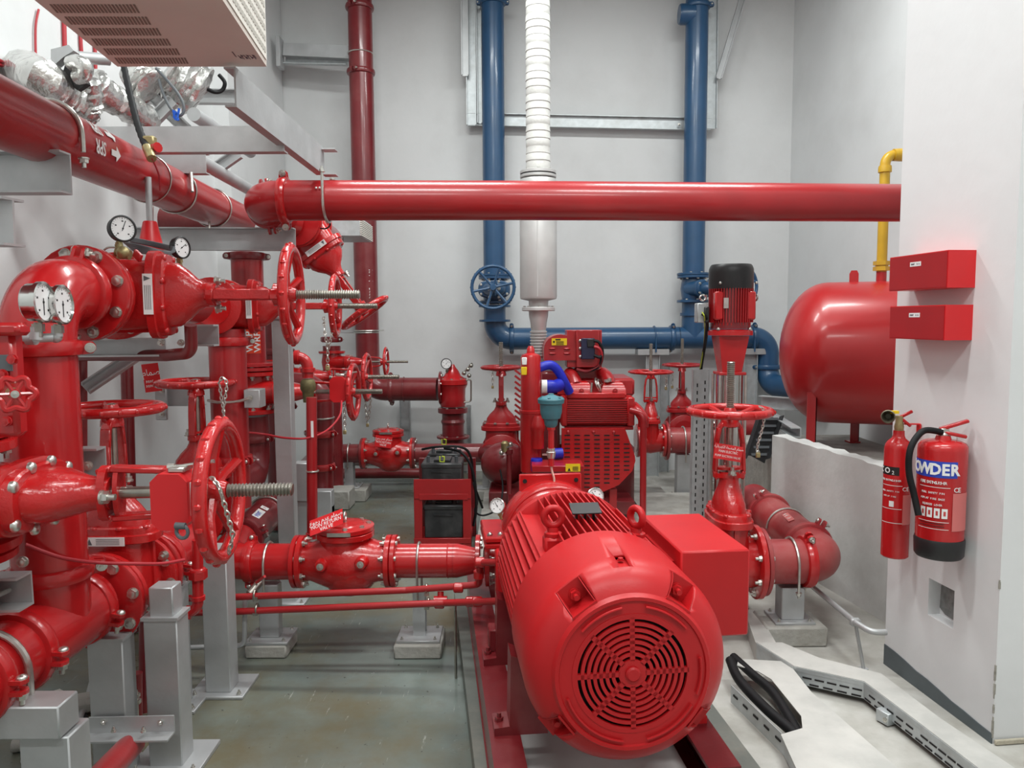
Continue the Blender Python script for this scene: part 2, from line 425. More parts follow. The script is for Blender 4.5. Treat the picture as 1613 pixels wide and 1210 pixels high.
def floor_material():
    m = bpy.data.materials.new('epoxy_floor'); m.use_nodes = True
    nt = m.node_tree; n = nt.nodes; l = nt.links; b = n['Principled BSDF']
    tc = n.new('ShaderNodeTexCoord')
    def noise(sc, det=6, rough=0.6, stretch=None):
        t = n.new('ShaderNodeTexNoise'); t.inputs['Scale'].default_value = sc; t.inputs['Detail'].default_value = det; t.inputs['Roughness'].default_value = rough
        if stretch:
            mp = n.new('ShaderNodeMapping'); mp.inputs['Scale'].default_value = stretch
            l.new(tc.outputs['Object'], mp.inputs['Vector']); l.new(mp.outputs['Vector'], t.inputs['Vector'])
        else: l.new(tc.outputs['Object'], t.inputs['Vector'])
        return t
    def ramp(src, p0, p1, c0, c1):
        r = n.new('ShaderNodeValToRGB'); r.color_ramp.elements[0].position = p0; r.color_ramp.elements[1].position = p1
        r.color_ramp.elements[0].color = (*c0, 1); r.color_ramp.elements[1].color = (*c1, 1); l.new(src, r.inputs['Fac']); return r.outputs['Color']
    def mix(f, a, c):
        x = n.new('ShaderNodeMixRGB'); l.new(f, x.inputs['Fac'])
        for k, q in (('Color1', a), ('Color2', c)):
            if isinstance(q, tuple): x.inputs[k].default_value = (*q, 1)
            else: l.new(q, x.inputs[k])
        return x.outputs['Color']
    base = ramp(noise(1.1).outputs['Fac'], .35, .68, (0.105, 0.128, 0.116), (0.205, 0.240, 0.218))
    mud = ramp(noise(0.9, 8, .62).outputs['Fac'], .44, .60, (0, 0, 0), (.85, .85, .85))
    c = mix(mud, base, (0.135, 0.112, 0.062))
    scr = ramp(noise(3.0, 10, .75, (14, 1.2, 1)).outputs['Fac'], .62, .66, (0, 0, 0), (.6, .6, .6))
    c = mix(scr, c, (0.42, 0.43, 0.40))
    spk = ramp(noise(38, 2, .5).outputs['Fac'], .71, .73, (0, 0, 0), (.7, .7, .7))
    c = mix(spk, c, (0.05, 0.05, 0.045))
    # the part of the floor right of the pump set is bare, dusty and pale
    sep = n.new('ShaderNodeSeparateXYZ'); l.new(tc.outputs['Object'], sep.inputs[0])
    ad = n.new('ShaderNodeMath'); ad.operation = 'MULTIPLY_ADD'; ad.inputs[1].default_value = 0.25
    l.new(noise(2.2).outputs['Fac'], ad.inputs[0]); l.new(sep.outputs['X'], ad.inputs[2])
    side = ramp(ad.outputs[0], .66, .82, (0, 0, 0), (1, 1, 1))
    dust = ramp(noise(4, 8).outputs['Fac'], .3, .7, (0.30, 0.285, 0.25), (0.50, 0.49, 0.46))
    c = mix(side, c, dust)
    l.new(c, b.inputs['Base Color'])
    rr = n.new('ShaderNodeMapRange'); rr.inputs[3].default_value = .06; rr.inputs[4].default_value = .38
    l.new(noise(2.4).outputs['Fac'], rr.inputs[0])
    r2 = n.new('ShaderNodeMixRGB'); l.new(side, r2.inputs['Fac']); l.new(rr.outputs[0], r2.inputs['Color1']); r2.inputs['Color2'].default_value = (.7, .7, .7, 1)
    l.new(r2.outputs['Color'], b.inputs['Roughness'])
    bp = n.new('ShaderNodeBump'); bp.inputs['Strength'].default_value = .12; bp.inputs['Distance'].default_value = .01
    l.new(noise(9, 4).outputs['Fac'], bp.inputs['Height']); l.new(bp.outputs['Normal'], b.inputs['Normal'])
    return m
FLOORM = floor_material()

BY = 8.2                       # back wall
LX = -2.5                      # left wall
RXC = 2.92                     # right wall at the back corner
RXF = RXC + 0.104 * (BY + 2.5) # right wall behind the camera
ZC = 5.6
g = G(); g.bb(LX - .2, RXF + .2, -2.7, BY + .2, -0.1, 0); struct('floor', g, FLOORM)
g = G(); g.bb(LX - .2, RXF + .2, -2.7, BY + .2, ZC, ZC + .1); struct('ceiling', g, mat('grey_slab_soffit', (.34, .34, .335), .8, var=.1))
g = G(); g.bb(LX - .2, RXC + .3, BY, BY + .2, 0, ZC); struct('wall_back', g, WALLM)
g = G(); g.bb(LX - .2, LX, -2.7, BY + .1, 0, ZC)
struct('wall_left', g, WALLM)
g = G(); g.prism([(RXC, BY + .1), (RXF, -2.7), (RXF + .2, -2.7), (RXC + .25, BY + .1)], (0, 0, 0), EX, EY, ZC, EZ); struct('wall_right', g, WALLM)
g = G(); g.bb(LX - .2, RXF + .2, -2.7, -2.5, 0, ZC); struct('wall_front', g, mat('dull_front_wall', (.42, .42, .415), .7, var=.08))
# shallow pier of the left wall that the pipe frames are fixed to
g = G(); g.bb(LX, LX + .14, 6.6, BY - .02, 0, ZC); struct('trim_1', g, WALLM)

# --- white pillar with the chipped socket hole
PN = PZ(1563, 1172, 0)
PD = V((-0.115, 1, 0)).normalized()
_a = ray(1392, 1065); _k = _a.x / _a.y           # far corner: PN + t*PD with x/y = k
_t = (_k * PN.y - PN.x) / (PD.x - _k * PD.y)
PF = PN + PD * _t
PNX = V((PD.y, -PD.x, 0))                         # away from the aisle, into the pillar
h0 = PL(1463, 925, PN, PNX); h1 = PL(1502, 970, PN, PNX)
def on_pil(t, z, off=0.0): return PN + PD * t + EZ * z - PNX * off
t0, t1 = (h1 - PN).dot(PD), (h0 - PN).dot(PD)
z0, z1 = PL(1482, 980, PN, PNX).z, PL(1482, 920, PN, PNX).z
g = G()
L = _t
rough_n = 26
# the aisle face as a grid around the hole so that its near edge can be chipped
ts = [0, t0, t1, L]; zs = [0, z0, z1, ZC]
for i in range(3):
    for j in range(3):
        if i == 1 and j == 1: continue
        q = [on_pil(ts[i], zs[j]), on_pil(ts[i], zs[j + 1]), on_pil(ts[i + 1], zs[j + 1]), on_pil(ts[i + 1], zs[j])]
        g.add(q, [(3, 2, 1, 0)])
dep = 0.055
hc = [(t0, z0), (t0, z1), (t1, z1), (t1, z0)]
for k in range(4):
    a, b = hc[k], hc[(k + 1) % 4]
    g.add([on_pil(*a), on_pil(*b), on_pil(*b, -dep), on_pil(*a, -dep)], [(3, 2, 1, 0)])
g.add([on_pil(*c, -dep) for c in hc], [(3, 2, 1, 0)])
W = 1.3
A, B, C, D = PN, PN + PNX * W, PF + PNX * W, PF
for (p, q) in ((A, B), (B, C), (C, D)):
    g.add([p, q, q + EZ * ZC, p + EZ * ZC], [(0, 1, 2, 3)])
pillar = struct('pillar', g, PILM)
pillar['label'] = 'white painted pillar carrying the two extinguishers and the red boxes'
# broken plaster around the hole and along the near corner
CHIP = mat('exposed_grey_plaster', (0.30, 0.285, 0.25), 0.9, var=0.25, vscale=30, bump=.6, bscale=40)
g = G()
random.seed(3)
for k in range(22):
    z = random.uniform(0.03, 0.30) if k < 19 else random.uniform(.60, .63)
    g.box(PN + EZ * z + PD * .002, (random.uniform(.004, .009), random.uniform(.004, .008), random.uniform(.012, .035)), Matrix.Rotation(random.uniform(0, 1.5), 3, 'Z'))
o = part('chipped_edge', g, CHIP, pillar)
g = G()
g.prism([(t0 + .004, z0 + .004), (t0 + .012, z1 - .03), (t0 + .05, z1 - .012), (t1 - .01, z1 - .004), (t1 - .004, z0 + .03), (t1 - .04, z0 + .012)], on_pil(0, 0, -dep + .001), PD, EZ, .003, -PNX)
part('socket_recess', g, mat('grey_mortar', (0.20, 0.205, 0.20), .9, var=.25, vscale=25, bump=.5), pillar)
# grey painted skirting of the pillar
def strip(name, pts0, h0_, h1_, nrm, m, thick=.004):
    g = G(); a, b = pts0; n = 9; top = []
    for i in range(n + 1):
        f = i / n; top.append((f, h0_ + (h1_ - h0_) * f + random.uniform(-.004, .004)))
    ln = (b - a).length
    poly = [(0, 0), (ln, 0)] + [(f * ln, h) for f, h in reversed(top)]
    g.prism(poly, a, (b - a).normalized(), EZ, thick, nrm); return struct(name, g, m)
strip('baseboard_right', (PN - PD * 0, PN + PD * L), .035, .10, -PNX, BANDM)
g = G(); g.box(PN + PNX * .3 + EZ * .012 - PD * .012, (.6, .012, .02), Matrix.Rotation(math.atan2(PNX.y, PNX.x), 3, 'Z'), .003)
struct('baseboard_front', g, mat('dusty_mortar_fillet', (.42, .38, .30), .9, var=.2, vscale=20, bump=.4))

# --- low rendered partition beside the suction pipe
w0 = P(1396, 738, 4.02); w1 = P(1216, 684, 5.2)
hz = (w0.z + w1.z) / 2
a = V((w0.x, w0.y, 0)); b = V((w1.x, w1.y, 0)); wd = (b - a).normalized(); wn = V((wd.y, -wd.x, 0))
if wn.x < 0: wn = -wn
a = a - wd * 1.0
g = G(); n = 40; ln = (b - a).length; th = .11
lo, hi, lo2, hi2 = [], [], [], []
for i in range(n + 1):
    f = i / n; q = a + wd * (ln * f)
    jit = random.uniform(-.006, .004)
    lo.append(q); hi.append(q + EZ * (hz + jit) + wn * random.uniform(0, .006)); lo2.append(q + wn * th); hi2.append(q + wn * th + EZ * (hz + random.uniform(-.01, .006)))
vs = lo + hi + hi2 + lo2; m_ = n + 1; fs = []
for i in range(n):
    for r in range(3): fs.append((r * m_ + i, (r + 1) * m_ + i, (r + 1) * m_ + i + 1, r * m_ + i + 1))
fs.append((n, m_ + n, 2 * m_ + n, 3 * m_ + n)); fs.append((3 * m_, 2 * m_, m_, 0))
g.add(vs, fs)
struct('wall_low', g, LOWM, 'low rendered partition wall beside the red suction pipe')

# --- concrete plinths
PLM = mat('painted_plinth_concrete', (0.13, 0.145, 0.13), 0.45, var=.15, vscale=3, bump=.15, bscale=15, dirt=(.26, .24, .20), dscale=2.5, damt=.7)
AX = V((-0.104, 1, 0)).normalized(); AXR = V((AX.y, -AX.x, 0))
q0 = PZ(748, 1208, .09); q1 = PZ(722, 985, .09)
pdir = (q1 - q0).normalized(); pr = V((pdir.y, -pdir.x, 0))
def slab(name, a, d, r, l0, l1, wd_, z, m, label):
    g = G(); g.prism([(0, l0), (wd_, l0), (wd_, l1), (0, l1)], V((a.x, a.y, 0)), r, d, z, EZ)
    return struct(name, g, m, label)
slab('plinth_front', q0, pdir, pr, -1.2, 1.75, .97, .09, PLM, 'painted concrete plinth under the front electric pump set')
e0 = P(770, 760, 6.0)
g = G(); g.bb(-.25, 1.35, 4.75, 7.3, 0, .10); struct('plinth_rear', g, CONC, 'concrete plinth under the diesel pump set')
g = G(); g.bb(1.0, 1.75, 5.35, 6.5, 0, .14); struct('plinth_side', g, CONC)
tw = P(1290, 690, 5.25)
g = G(); g.bb(1.90, 2.95, 5.2, 6.6, 0, .62, .01); struct('plinth_tank', g, CONC, 'grey concrete plinth under the red tank')

# ================================================================== FITTINGS SHARED BY THE PIPEWORK
def handwheel(parent, c, ax, R, m, nsp=5, rim=0.016, dish=0.03, a0=0.3, name='handwheel', knurl=True):
    d, u, v = basis(ax); c = V(c)
    g = G(); g.ring(c, ax, R, rim, 40, 10)
    if knurl:      # cast finger grips round the rim
        for i in range(20):
            a = 2 * math.pi * i / 20
            rd = u * math.cos(a) + v * math.sin(a)
            g.sphere(c + rd * (R + rim * .75), rim * .55, 6, 5)
    w_ = part(name, g, m, parent)
    g = G(); g.lathe(c - d * (dish + rim * 1.2), ax, [(0, R * .17), (rim * 1.2, R * .19), (rim * 2.6, R * .16), (rim * 3.2, R * .13)], 16)
    part('hub', g, m, w_)
    for i in range(nsp):
        a = a0 + 2 * math.pi * i / nsp
        rd = u * math.cos(a) + v * math.sin(a)
        g = G(); g.tube([c - d * dish + rd * R * .12, c - d * dish * .8 + rd * R * .45, c + rd * R * .97], rim * .68, 8, rr=[rim * .9, rim * .68, rim * .85])
        part('spoke', g, m, w_)
    return w_

def threads(a, b, r, pitch=0.007, n=14):
    a = V(a); b = V(b); L = (b - a).length; k = max(3, int(L / pitch)); prof = []
    for i in range(k):
        t = L * i / k; p = L / k
        prof += [(t, r * .76), (t + p * .3, r), (t + p * .55, r), (t + p * .88, r * .76)]
    prof.append((L, r * .8))
    return G().lathe(a, b - a, prof, n)

def oval(ax_, ay_, n=20, p=2.6):
    o = []
    for i in range(n):
        a = 2 * math.pi * i / n; c, s = math.cos(a), math.sin(a)
        o.append((ax_ * math.copysign(abs(c) ** (2 / p), c), ay_ * math.copysign(abs(s) ** (2 / p), s)))
    return o
def loft(g, sections):
    # sections: (z, halfx, halfy, power)
    n = 24; vs = []
    for (z, hx, hy, p) in sections:
        vs += [(x, y, z) for x, y in oval(hx, hy, n, p)]
    fs = []
    for j in range(len(sections) - 1):
        for i in range(n):
            i2 = (i + 1) % n; fs.append((j * n + i, j * n + i2, (j + 1) * n + i2, (j + 1) * n + i))
    fs.append(tuple(reversed(range(n)))); fs.append(tuple((len(sections) - 1) * n + i for i in range(n)))
    return g.add(vs, fs)

def gate_valve(name, label, M, k=1.0, m=None, wheel_m=None, nb=8, stem=0.26, plate='white', fl=True, det=2, bbm=None, group=None, wheelR=None, nsp=5, smat=None, flm=None, wa=0.3, cat='valve'):
    """rising stem gate valve: local x is the run, local z the stem; k = 1 is an 8 inch valve. det 2 near, 1 middle, 0 far"""
    m = m or CAST; wheel_m = wheel_m or m; flm = flm or m
    t = thing(name, label, cat, M, group)
    g = G(); g.lathe((-.15 * k, 0, 0), EX, [(0, .115 * k), (.05 * k, .12 * k), (.15 * k, .135 * k), (.25 * k, .12 * k), (.30 * k, .115 * k)], 28)
    loft(g, [(.0, .10 * k, .135 * k, 2.4), (.10 * k, .085 * k, .135 * k, 2.6), (.195 * k, .075 * k, .13 * k, 2.8)])
    if det:
        g.bar((0, -.137 * k, -.02 * k), (0, -.137 * k, .19 * k), .02 * k, .012 * k, EY)
    part('body', g, m, t)
    if fl:
        for s in (-1, 1):
            g = G(); x = s * .146 * k
            g.lathe((x, 0, 0), (-s, 0, 0), [(0, .165 * k), (.004 * k, .172 * k), (.026 * k, .172 * k), (.03 * k, .165 * k)], 32)
            f = part('flange', g, flm, t)
            if det:
                bolts_ring(f, (x - s * .03 * k, 0, 0), (-s, 0, 0), .145 * k, nb, .0135 * k, 'stud' if det > 1 else 'bolt', a0=math.pi / nb)
    g = G(); loft(g, [(.19 * k, .088 * k, .162 * k, 3), (.194 * k, .094 * k, .168 * k, 3), (.222 * k, .094 * k, .168 * k, 3), (.226 * k, .088 * k, .162 * k, 3)])
    part('bonnet_flange', g, m, t)
    g = G(); loft(g, [(.222 * k, .085 * k, .158 * k, 3), (.25 * k, .085 * k, .155 * k, 3), (.256 * k, .079 * k, .15 * k, 3)])
    loft(g, [(.255 * k, .07 * k, .125 * k, 2.4), (.29 * k, .068 * k, .12 * k, 2.3), (.325 * k, .06 * k, .095 * k, 2.1), (.36 * k, .05 * k, .06 * k, 2), (.385 * k, .045 * k, .047 * k, 2), (.43 * k, .045 * k, .045 * k, 2)])
    bn = part('bonnet', g, m, t)
    if det:
        for (sx, sy) in ((.6, .9), (-.6, .9), (.6, -.9), (-.6, -.9), (1, .33), (1, -.33), (-1, .33), (-1, -.33)):
            bolt(bn, (sx * .08 * k, sy * .15 * k, .252 * k), EZ, (.0125 if bbm is None else .016) * k, 'round' if det > 1 else 'bolt', bbm or (m if det > 1 else None))
    # gland with two studs, yoke of two legs and a cross head
    g = G(); loft(g, [(.405 * k, .075 * k, .045 * k, 2.2), (.425 * k, .075 * k, .045 * k, 2.2)]); loft(g, [(.44 * k, .068 * k, .03 * k, 2.2), (.452 * k, .068 * k, .03 * k, 2.2)])
    gl = part('gland', g, m, t)
    if det:
        for s in (-1, 1):
            bolt(gl, (0, s * .052 * k, .425 * k), EZ, .0165 * k, 'stud')
    g = G()
    for s in (-1, 1):
        pts = [(s * .058 * k, 0, .395 * k), (s * .066 * k, 0, .43 * k), (s * .06 * k, 0, .56 * k), (s * .05 * k, 0, .63 * k), (s * .03 * k, 0, .66 * k)]
        for i in range(4):
            a, b = V(pts[i]), V(pts[i + 1])
            g.bar(a, b + (b - a) * .08, .040 * k, .017 * k, V((s, 0, 0)), .004 * k)
    g.lathe((0, 0, .635 * k), EZ, [(0, .028 * k), (.008 * k, .044 * k), (.03 * k, .042 * k), (.045 * k, .034 * k)], 18)
    part('yoke', g, m, t)
    wr = wheelR or .178 * k
    handwheel(t, (0, 0, .71 * k), EZ, wr, wheel_m, nsp, rim=(.0195 if det > 1 else .0165) * k, dish=.022 * k, a0=wa, knurl=det > 0)
    sm = smat or STEM
    g = G(); g.cyl((0, 0, .40 * k), (0, 0, .64 * k), .016 * k, n=14)
    s_ = part('stem', g, sm, t)
    if stem > 0:
        gt = threads((0, 0, .69 * k), (0, 0, (.70 + stem) * k), .0185 * k, .0088 * k if det > 1 else .013 * k, 14)
        part('threaded_stem', gt, sm, s_)
    if plate and det:
        # the plate sits on the rim of the bonnet flange; plate 'x' turns it to the -x side, 'X' to +x
        rot = {'white': 0, 'x': -math.pi / 2, 'X': math.pi / 2}[plate]
        Rz = Matrix.Rotation(rot, 4, 'Z'); off = .1705 * k if plate == 'white' else .0965 * k
        g = G(); g.box((.0, -off, .206 * k), (.15 * k, .004 * k, .034 * k)); g.xf(Rz)
        pl = part('name_plate', g, WHITE, t, label='white printed maker plate')
        g = G(); g.prism([(-.068 * k, -.012 * k), (-.048 * k, -.012 * k), (-.058 * k, .012 * k)], (0, -off - .0022 * k, .206 * k), EX, EZ, .0006, -EY)
        for q in range(4): g.box((.012 * k, -off - .0024 * k, (.196 + q * .0065) * k), (.09 * k, .0006, .0022 * k))
        g.xf(Rz); part('print', g, GREYCAB, pl)
    return t

def check_valve(name, label, M, k=1.0, m=None, det=2, dz=0.0, fr=.14):
    """swing check valve: local x is the run, local z points to the cover"""
    m = m or CAST
    t = thing(name, label, 'valve', M)
    L = .225 * k
    g = G(); g.lathe((-L, 0, 0), EX, [(0, .092 * k), (.06 * k, .094 * k), (.12 * k, .118 * k), (.18 * k, .14 * k), (.25 * k, .146 * k), (.31 * k, .13 * k), (.38 * k, .10 * k), (.45 * k, .092 * k)], 30)
    loft(g, [(-.02 * k, .14 * k, .13 * k, 2), (.08 * k + dz * .5, .135 * k, .13 * k, 2.1), (.15 * k + dz, .12 * k, .12 * k, 2), (.19 * k + dz, .122 * k, .122 * k, 2)])
    g.sphere((.02 * k, 0, -.03 * k), .14 * k, 20, 12, (1.05, 1, 1))
    b_ = part('body', g, m, t)
    for s in (-1, 1):
        g = G(); x = s * L
        g.lathe((x, 0, 0), (-s, 0, 0), [(0, fr * k - .006), (.003, fr * k), (.024 * k, fr * k), (.027 * k, fr * k - .006)], 32)
        f = part('flange', g, m, t)
        bolts_ring(f, (x - s * .026 * k, 0, 0), (-s, 0, 0), fr * .85 * k, 8, .0125 * k, 'stud', a0=math.pi / 8)
    g = G(); g.lathe((0, 0, .185 * k + dz), EZ, [(0, .135 * k), (.004 * k, .14 * k), (.026 * k, .14 * k), (.03 * k, .135 * k)], 32)
    part('cover_flange', g, m, t)
    g = G(); g.lathe((0, 0, .217 * k + dz), EZ, [(0, .136 * k), (.003 * k, .14 * k), (.022 * k, .14 * k), (.026 * k, .13 * k), (.03 * k, .09 * k), (.036 * k, .085 * k), (.04 * k, .02 * k)], 32)
    cv = part('cover', g, m, t)
    bolts_ring(cv, (0, 0, .243 * k + dz), EZ, .112 * k, 8, .0115 * k, 'bolt', a0=.2)
    g = G(); g.ring((0, 0, .285 * k + dz), EX, .02 * k, .005 * k, 18, 8); g.cyl((0, 0, .25 * k + dz), (0, 0, .268 * k + dz), .009 * k, n=10)
    part('lifting_eye', g, STEEL, cv)
    for (x, z) in ((-.09, .02), (.10, .03)):
        g = G(); g.lathe((x * k, -.095 * k, z * k), -EY, [(0, .034 * k), (.045 * k, .03 * k), (.055 * k, .024 * k)], 16)
        pg = part('plug_boss', g, m, t); bolt(pg, (x * k, -.15 * k, z * k), -EY, .014 * k, 'bolt', STEEL)
    g = G(); g.box((.0, -.142 * k, .23 * k + dz), (.11 * k, .003, .018 * k))
    part('name_plate', g, STEEL, cv, label='bright metal maker plate')
    return t

def coupling(parent, c, ax, R, bd, m=None, w_=.05, bs=.011, long=True):
    """grooved pipe coupling: ring of two housings bolted at +-bd. Child of parent, in the parent's local space"""
    m = m or CAST
    d = V(ax).normalized(); bd = V(bd); bd = (bd - d * bd.dot(d)).normalized(); q = d.cross(bd); c = V(c)
    g = G(); h = w_ / 2
    g.lathe(c - d * h, d, [(0, R * 1.04), (.004, R * 1.14), (h * .7, R * 1.18), (h * 1.3, R * 1.18), (w_ - .004, R * 1.14), (w_, R * 1.04)], 28)
    for s in (-1, 1):
        e = c + bd * (s * R * 1.26)
        for t in (-1, 1):
            # rounded lug of each housing half
            poly = [(-h * .9, -R * .16), (h * .9, -R * .16), (h * .75, R * .12), (h * .3, R * .20), (-h * .3, R * .20), (-h * .75, R * .12)]
            g.prism(poly, e + q * (t * R * .09), d, bd * s, t * R * .11, q)
    cp = part('coupling', g, m, parent)
    for s in (-1, 1):
        e = c + bd * (s * R * 1.32)
        bolt(cp, e + q * (R * .20), q, bs, 'stud')
        bolt(cp, e - q * (R * .20), -q, bs, 'round')
    return cp

def flange(parent, c, ax, R, th=.024, m=None, nb=8, bs=.011, pcd=.84, kind='bolt', name='flange', a0=.39):
    m = m or PIPE; d = V(ax).normalized(); c = V(c)
    g = G(); g.lathe(c, d, [(0, R * .965), (.003, R), (th - .003, R), (th, R * .965)], 32)
    f = part(name, g, m, parent)
    if nb: bolts_ring(f, c + d * th, d, R * pcd, nb, bs, kind, a0)
    return f

def pipe(name, label, pts, r, m=None, R=None, n=28, couplings=(), flanges=(), cat='pipe', seg=10, group=None, elbow_parts=False):
    """a run of pipe through world points; couplings: (point, axis, bolt direction[, scale])"""
    m = m or PIPE
    pts = [V(p) for p in pts]
    base = V(pts[0])
    t = thing(name, label, cat, base, group)
    path = fillet(pts, R if R else r * 2.6, seg)
    g = G().tube(path, r, n); part('tube', g, m, t, world=True)
    for c in couplings:
        coupling(t, V(c[0]) - base, c[1], r, c[2], c[3] if len(c) > 3 and c[3] else m, bs=c[4] if len(c) > 4 else .0105)
    for f in flanges:
        flange(t, V(f[0]) - base, f[1], f[2], m=f[3] if len(f) > 3 else m, nb=f[4] if len(f) > 4 else 8, kind=f[5] if len(f) > 5 else 'bolt')
    return t

def u_bolt(parent, c, ax, R, down, m=None, r=.006, leg=.05, name='u_bolt', nuts=True):
    """round clamp over a pipe (local space of parent): centre c, pipe axis, legs along down"""
    m = m or STEEL
    d = V(ax).normalized(); dn = V(down); dn = (dn - d * dn.dot(d)).normalized(); s = d.cross(dn); c = V(c)
    Rr = R + r
    pts = [c + s * Rr + dn * (R + leg)] + [c + s * (math.cos(a) * Rr) - dn * (math.sin(a) * Rr) for a in [math.pi * i / 16 for i in range(17)]] + [c - s * Rr + dn * (R + leg)]
    g = G().tube(pts, r, 8)
    o = part(name, g, m, parent)
    if nuts:
        for k in (-1, 1): bolt(o, c + s * (k * Rr) + dn * (R + leg * .55), dn, r * 1.8, 'stud')
    return o

def channel(parent, a, b, w_, h, up, side, m=None, th=.007, name='channel'):
    """C section from a to b (world); h along up, flanges towards side"""
    a = V(a); b = V(b); d = (b - a).normalized(); side = V(side); side = (side - d * side.dot(d)).normalized()
    up = V(up); up = (up - d * up.dot(d) - side * up.dot(side)).normalized()
    poly = [(0, -h / 2), (w_, -h / 2), (w_, -h / 2 + th), (th, -h / 2 + th), (th, h / 2 - th), (w_, h / 2 - th), (w_, h / 2), (0, h / 2)]
    g = G().prism(poly, a, side, up, (b - a).length, d)
    return part(name, g, m or GALV, parent, world=True, ang=.3)
def ibeam(parent, a, b, w_, h, up, m=None, th=.008, name='beam'):
    a = V(a); b = V(b); d = (b - a).normalized(); up = V(up); up = (up - d * up.dot(d)).normalized(); s = d.cross(up)
    poly = [(-w_ / 2, -h / 2), (w_ / 2, -h / 2), (w_ / 2, -h / 2 + th), (th / 2, -h / 2 + th), (th / 2, h / 2 - th), (w_ / 2, h / 2 - th), (w_ / 2, h / 2), (-w_ / 2, h / 2), (-w_ / 2, h / 2 - th), (-th / 2, h / 2 - th), (-th / 2, -h / 2 + th), (-w_ / 2, -h / 2 + th)]
    g = G().prism(poly, a, s, up, (b - a).length, d)
    return part(name, g, m or GALV, parent, world=True, ang=.3)

def stand(name, label, base, h, wx=.08, wy=.08, plate=(.18, .18), block=None, blabel=None, kind='box', m=None, rz=0, nb=4, top=None, fr=None):
    """support post of steel section on a base plate; block = (sx, sy, h) of the concrete foot, its own thing"""
    base = V(base); z = base.z
    M = Matrix.Translation(base) @ Matrix.Rotation(rz, 4, 'Z')
    if block:
        bt = thing('concrete_block', blabel or 'rough concrete foot under the ' + label, 'concrete block', M)
        g = G(); g.bb(-block[0] / 2, block[0] / 2, -block[1] / 2, block[1] / 2, 0, block[2], .008)
        part('block', g, CONC, bt)
        M = M @ Matrix.Translation((0, 0, block[2]))
    t = thing(name, label, 'pipe stand', M)
    g = G(); g.bb(-plate[0] / 2, plate[0] / 2, -plate[1] / 2, plate[1] / 2, 0, .012 + random.uniform(0, .003), .002)
    bp = part('base_plate', g, m or GALV, t)
    if nb:
        for sx in (-1, 1):
            for sy in (-1, 1): bolt(bp, (sx * plate[0] * .38, sy * plate[1] * .38, .012), EZ, .008, 'stud')
    g = G()
    if kind == 'box': g.bb(-wx / 2, wx / 2, -wy / 2, wy / 2, .012, h, .004)
    else:
        th = .007
        poly = [(-wx / 2, -wy / 2), (wx / 2, -wy / 2), (wx / 2, -wy / 2 + th), (th / 2, -wy / 2 + th), (th / 2, wy / 2 - th), (wx / 2, wy / 2 - th), (wx / 2, wy / 2), (-wx / 2, wy / 2), (-wx / 2, wy / 2 - th), (-th / 2, wy / 2 - th), (-th / 2, -wy / 2 + th), (-wx / 2, -wy / 2 + th)]
        g.prism(poly, (0, 0, .012), EX, EY, h - .012, EZ)
    part('post', g, m or GALV, t, ang=.3)
    if top:
        g = G(); g.bb(-top[0] / 2, top[0] / 2, -top[1] / 2, top[1] / 2, h, h + .01, .002); part('top_plate', g, m or GALV, t)
    return t

def gauge(name, label, c, ax, R, up=EZ, m=None, face=DIAL, stem=None, depth=.03, ndl=2.2, dn=None):
    """round pressure gauge facing ax, world centre c; stem: world points of the little pipe below"""
    m = m or CHROME
    d = V(ax).normalized(); up = V(up); up = (up - d * up.dot(d)).normalized()
    M = Matrix((up.cross(d), up, d)).transposed().to_4x4(); M.translation = V(c)
    t = thing(name, label, 'gauge', M)
    g = G(); g.lathe((0, 0, -depth), EZ, [(0, R * .9), (depth * .1, R * .96), (depth * .7, R * .96), (depth * .75, R * 1.05), (depth * 1.05, R * 1.05), (depth * 1.1, R * .95), (depth * .95, R * .9)], 32, True, False)
    part('case', g, m, t)
    g = G(); g.lathe((0, 0, -.004), EZ, [(0, R * .92), (.002, R * .92)], 32); dl = part('dial', g, face, t, label='white printed dial')
    g = G(); z = -.0018
    for i in range(21):
        a = math.radians(225 - 270 * i / 20); r0, r1 = R * (.72 if i % 5 == 0 else .78), R * .86
        p0, p1 = V((math.cos(a) * r0, math.sin(a) * r0, z)), V((math.cos(a) * r1, math.sin(a) * r1, z))
        g.bar(p0, p1, R * (.035 if i % 5 == 0 else .02), .0006, EZ)
    for i in range(5):
        a = math.radians(225 - 270 * i / 4); p = V((math.cos(a) * R * .58, math.sin(a) * R * .58, z)); g.box(p, (R * .13, R * .10, .0006))
    part('scale', g, BLKPRINT, dl)
    g = G(); a = ndl; g.bar(V((-math.cos(a) * R * .2, -math.sin(a) * R * .2, z + .001)), V((math.cos(a) * R * .66, math.sin(a) * R * .66, z + .001)), R * .05, .001, EZ); g.lathe((0, 0, z), EZ, [(0, R * .07), (.002, R * .06)], 12)
    part('needle', g, BLKPRINT, t)
    if stem:
        w_ = [M.inverted() @ V(p) for p in stem]
        g = G().tube(fillet(w_, .015, 5), R * .2, 10); part('stem', g, dn or BRASS, t)
        g = G().hexa(w_[0] + (w_[1] - w_[0]).normalized() * .004, (w_[1] - w_[0]), R * .3, R * .4); part('nut', g, dn or BRASS, t)
    return t

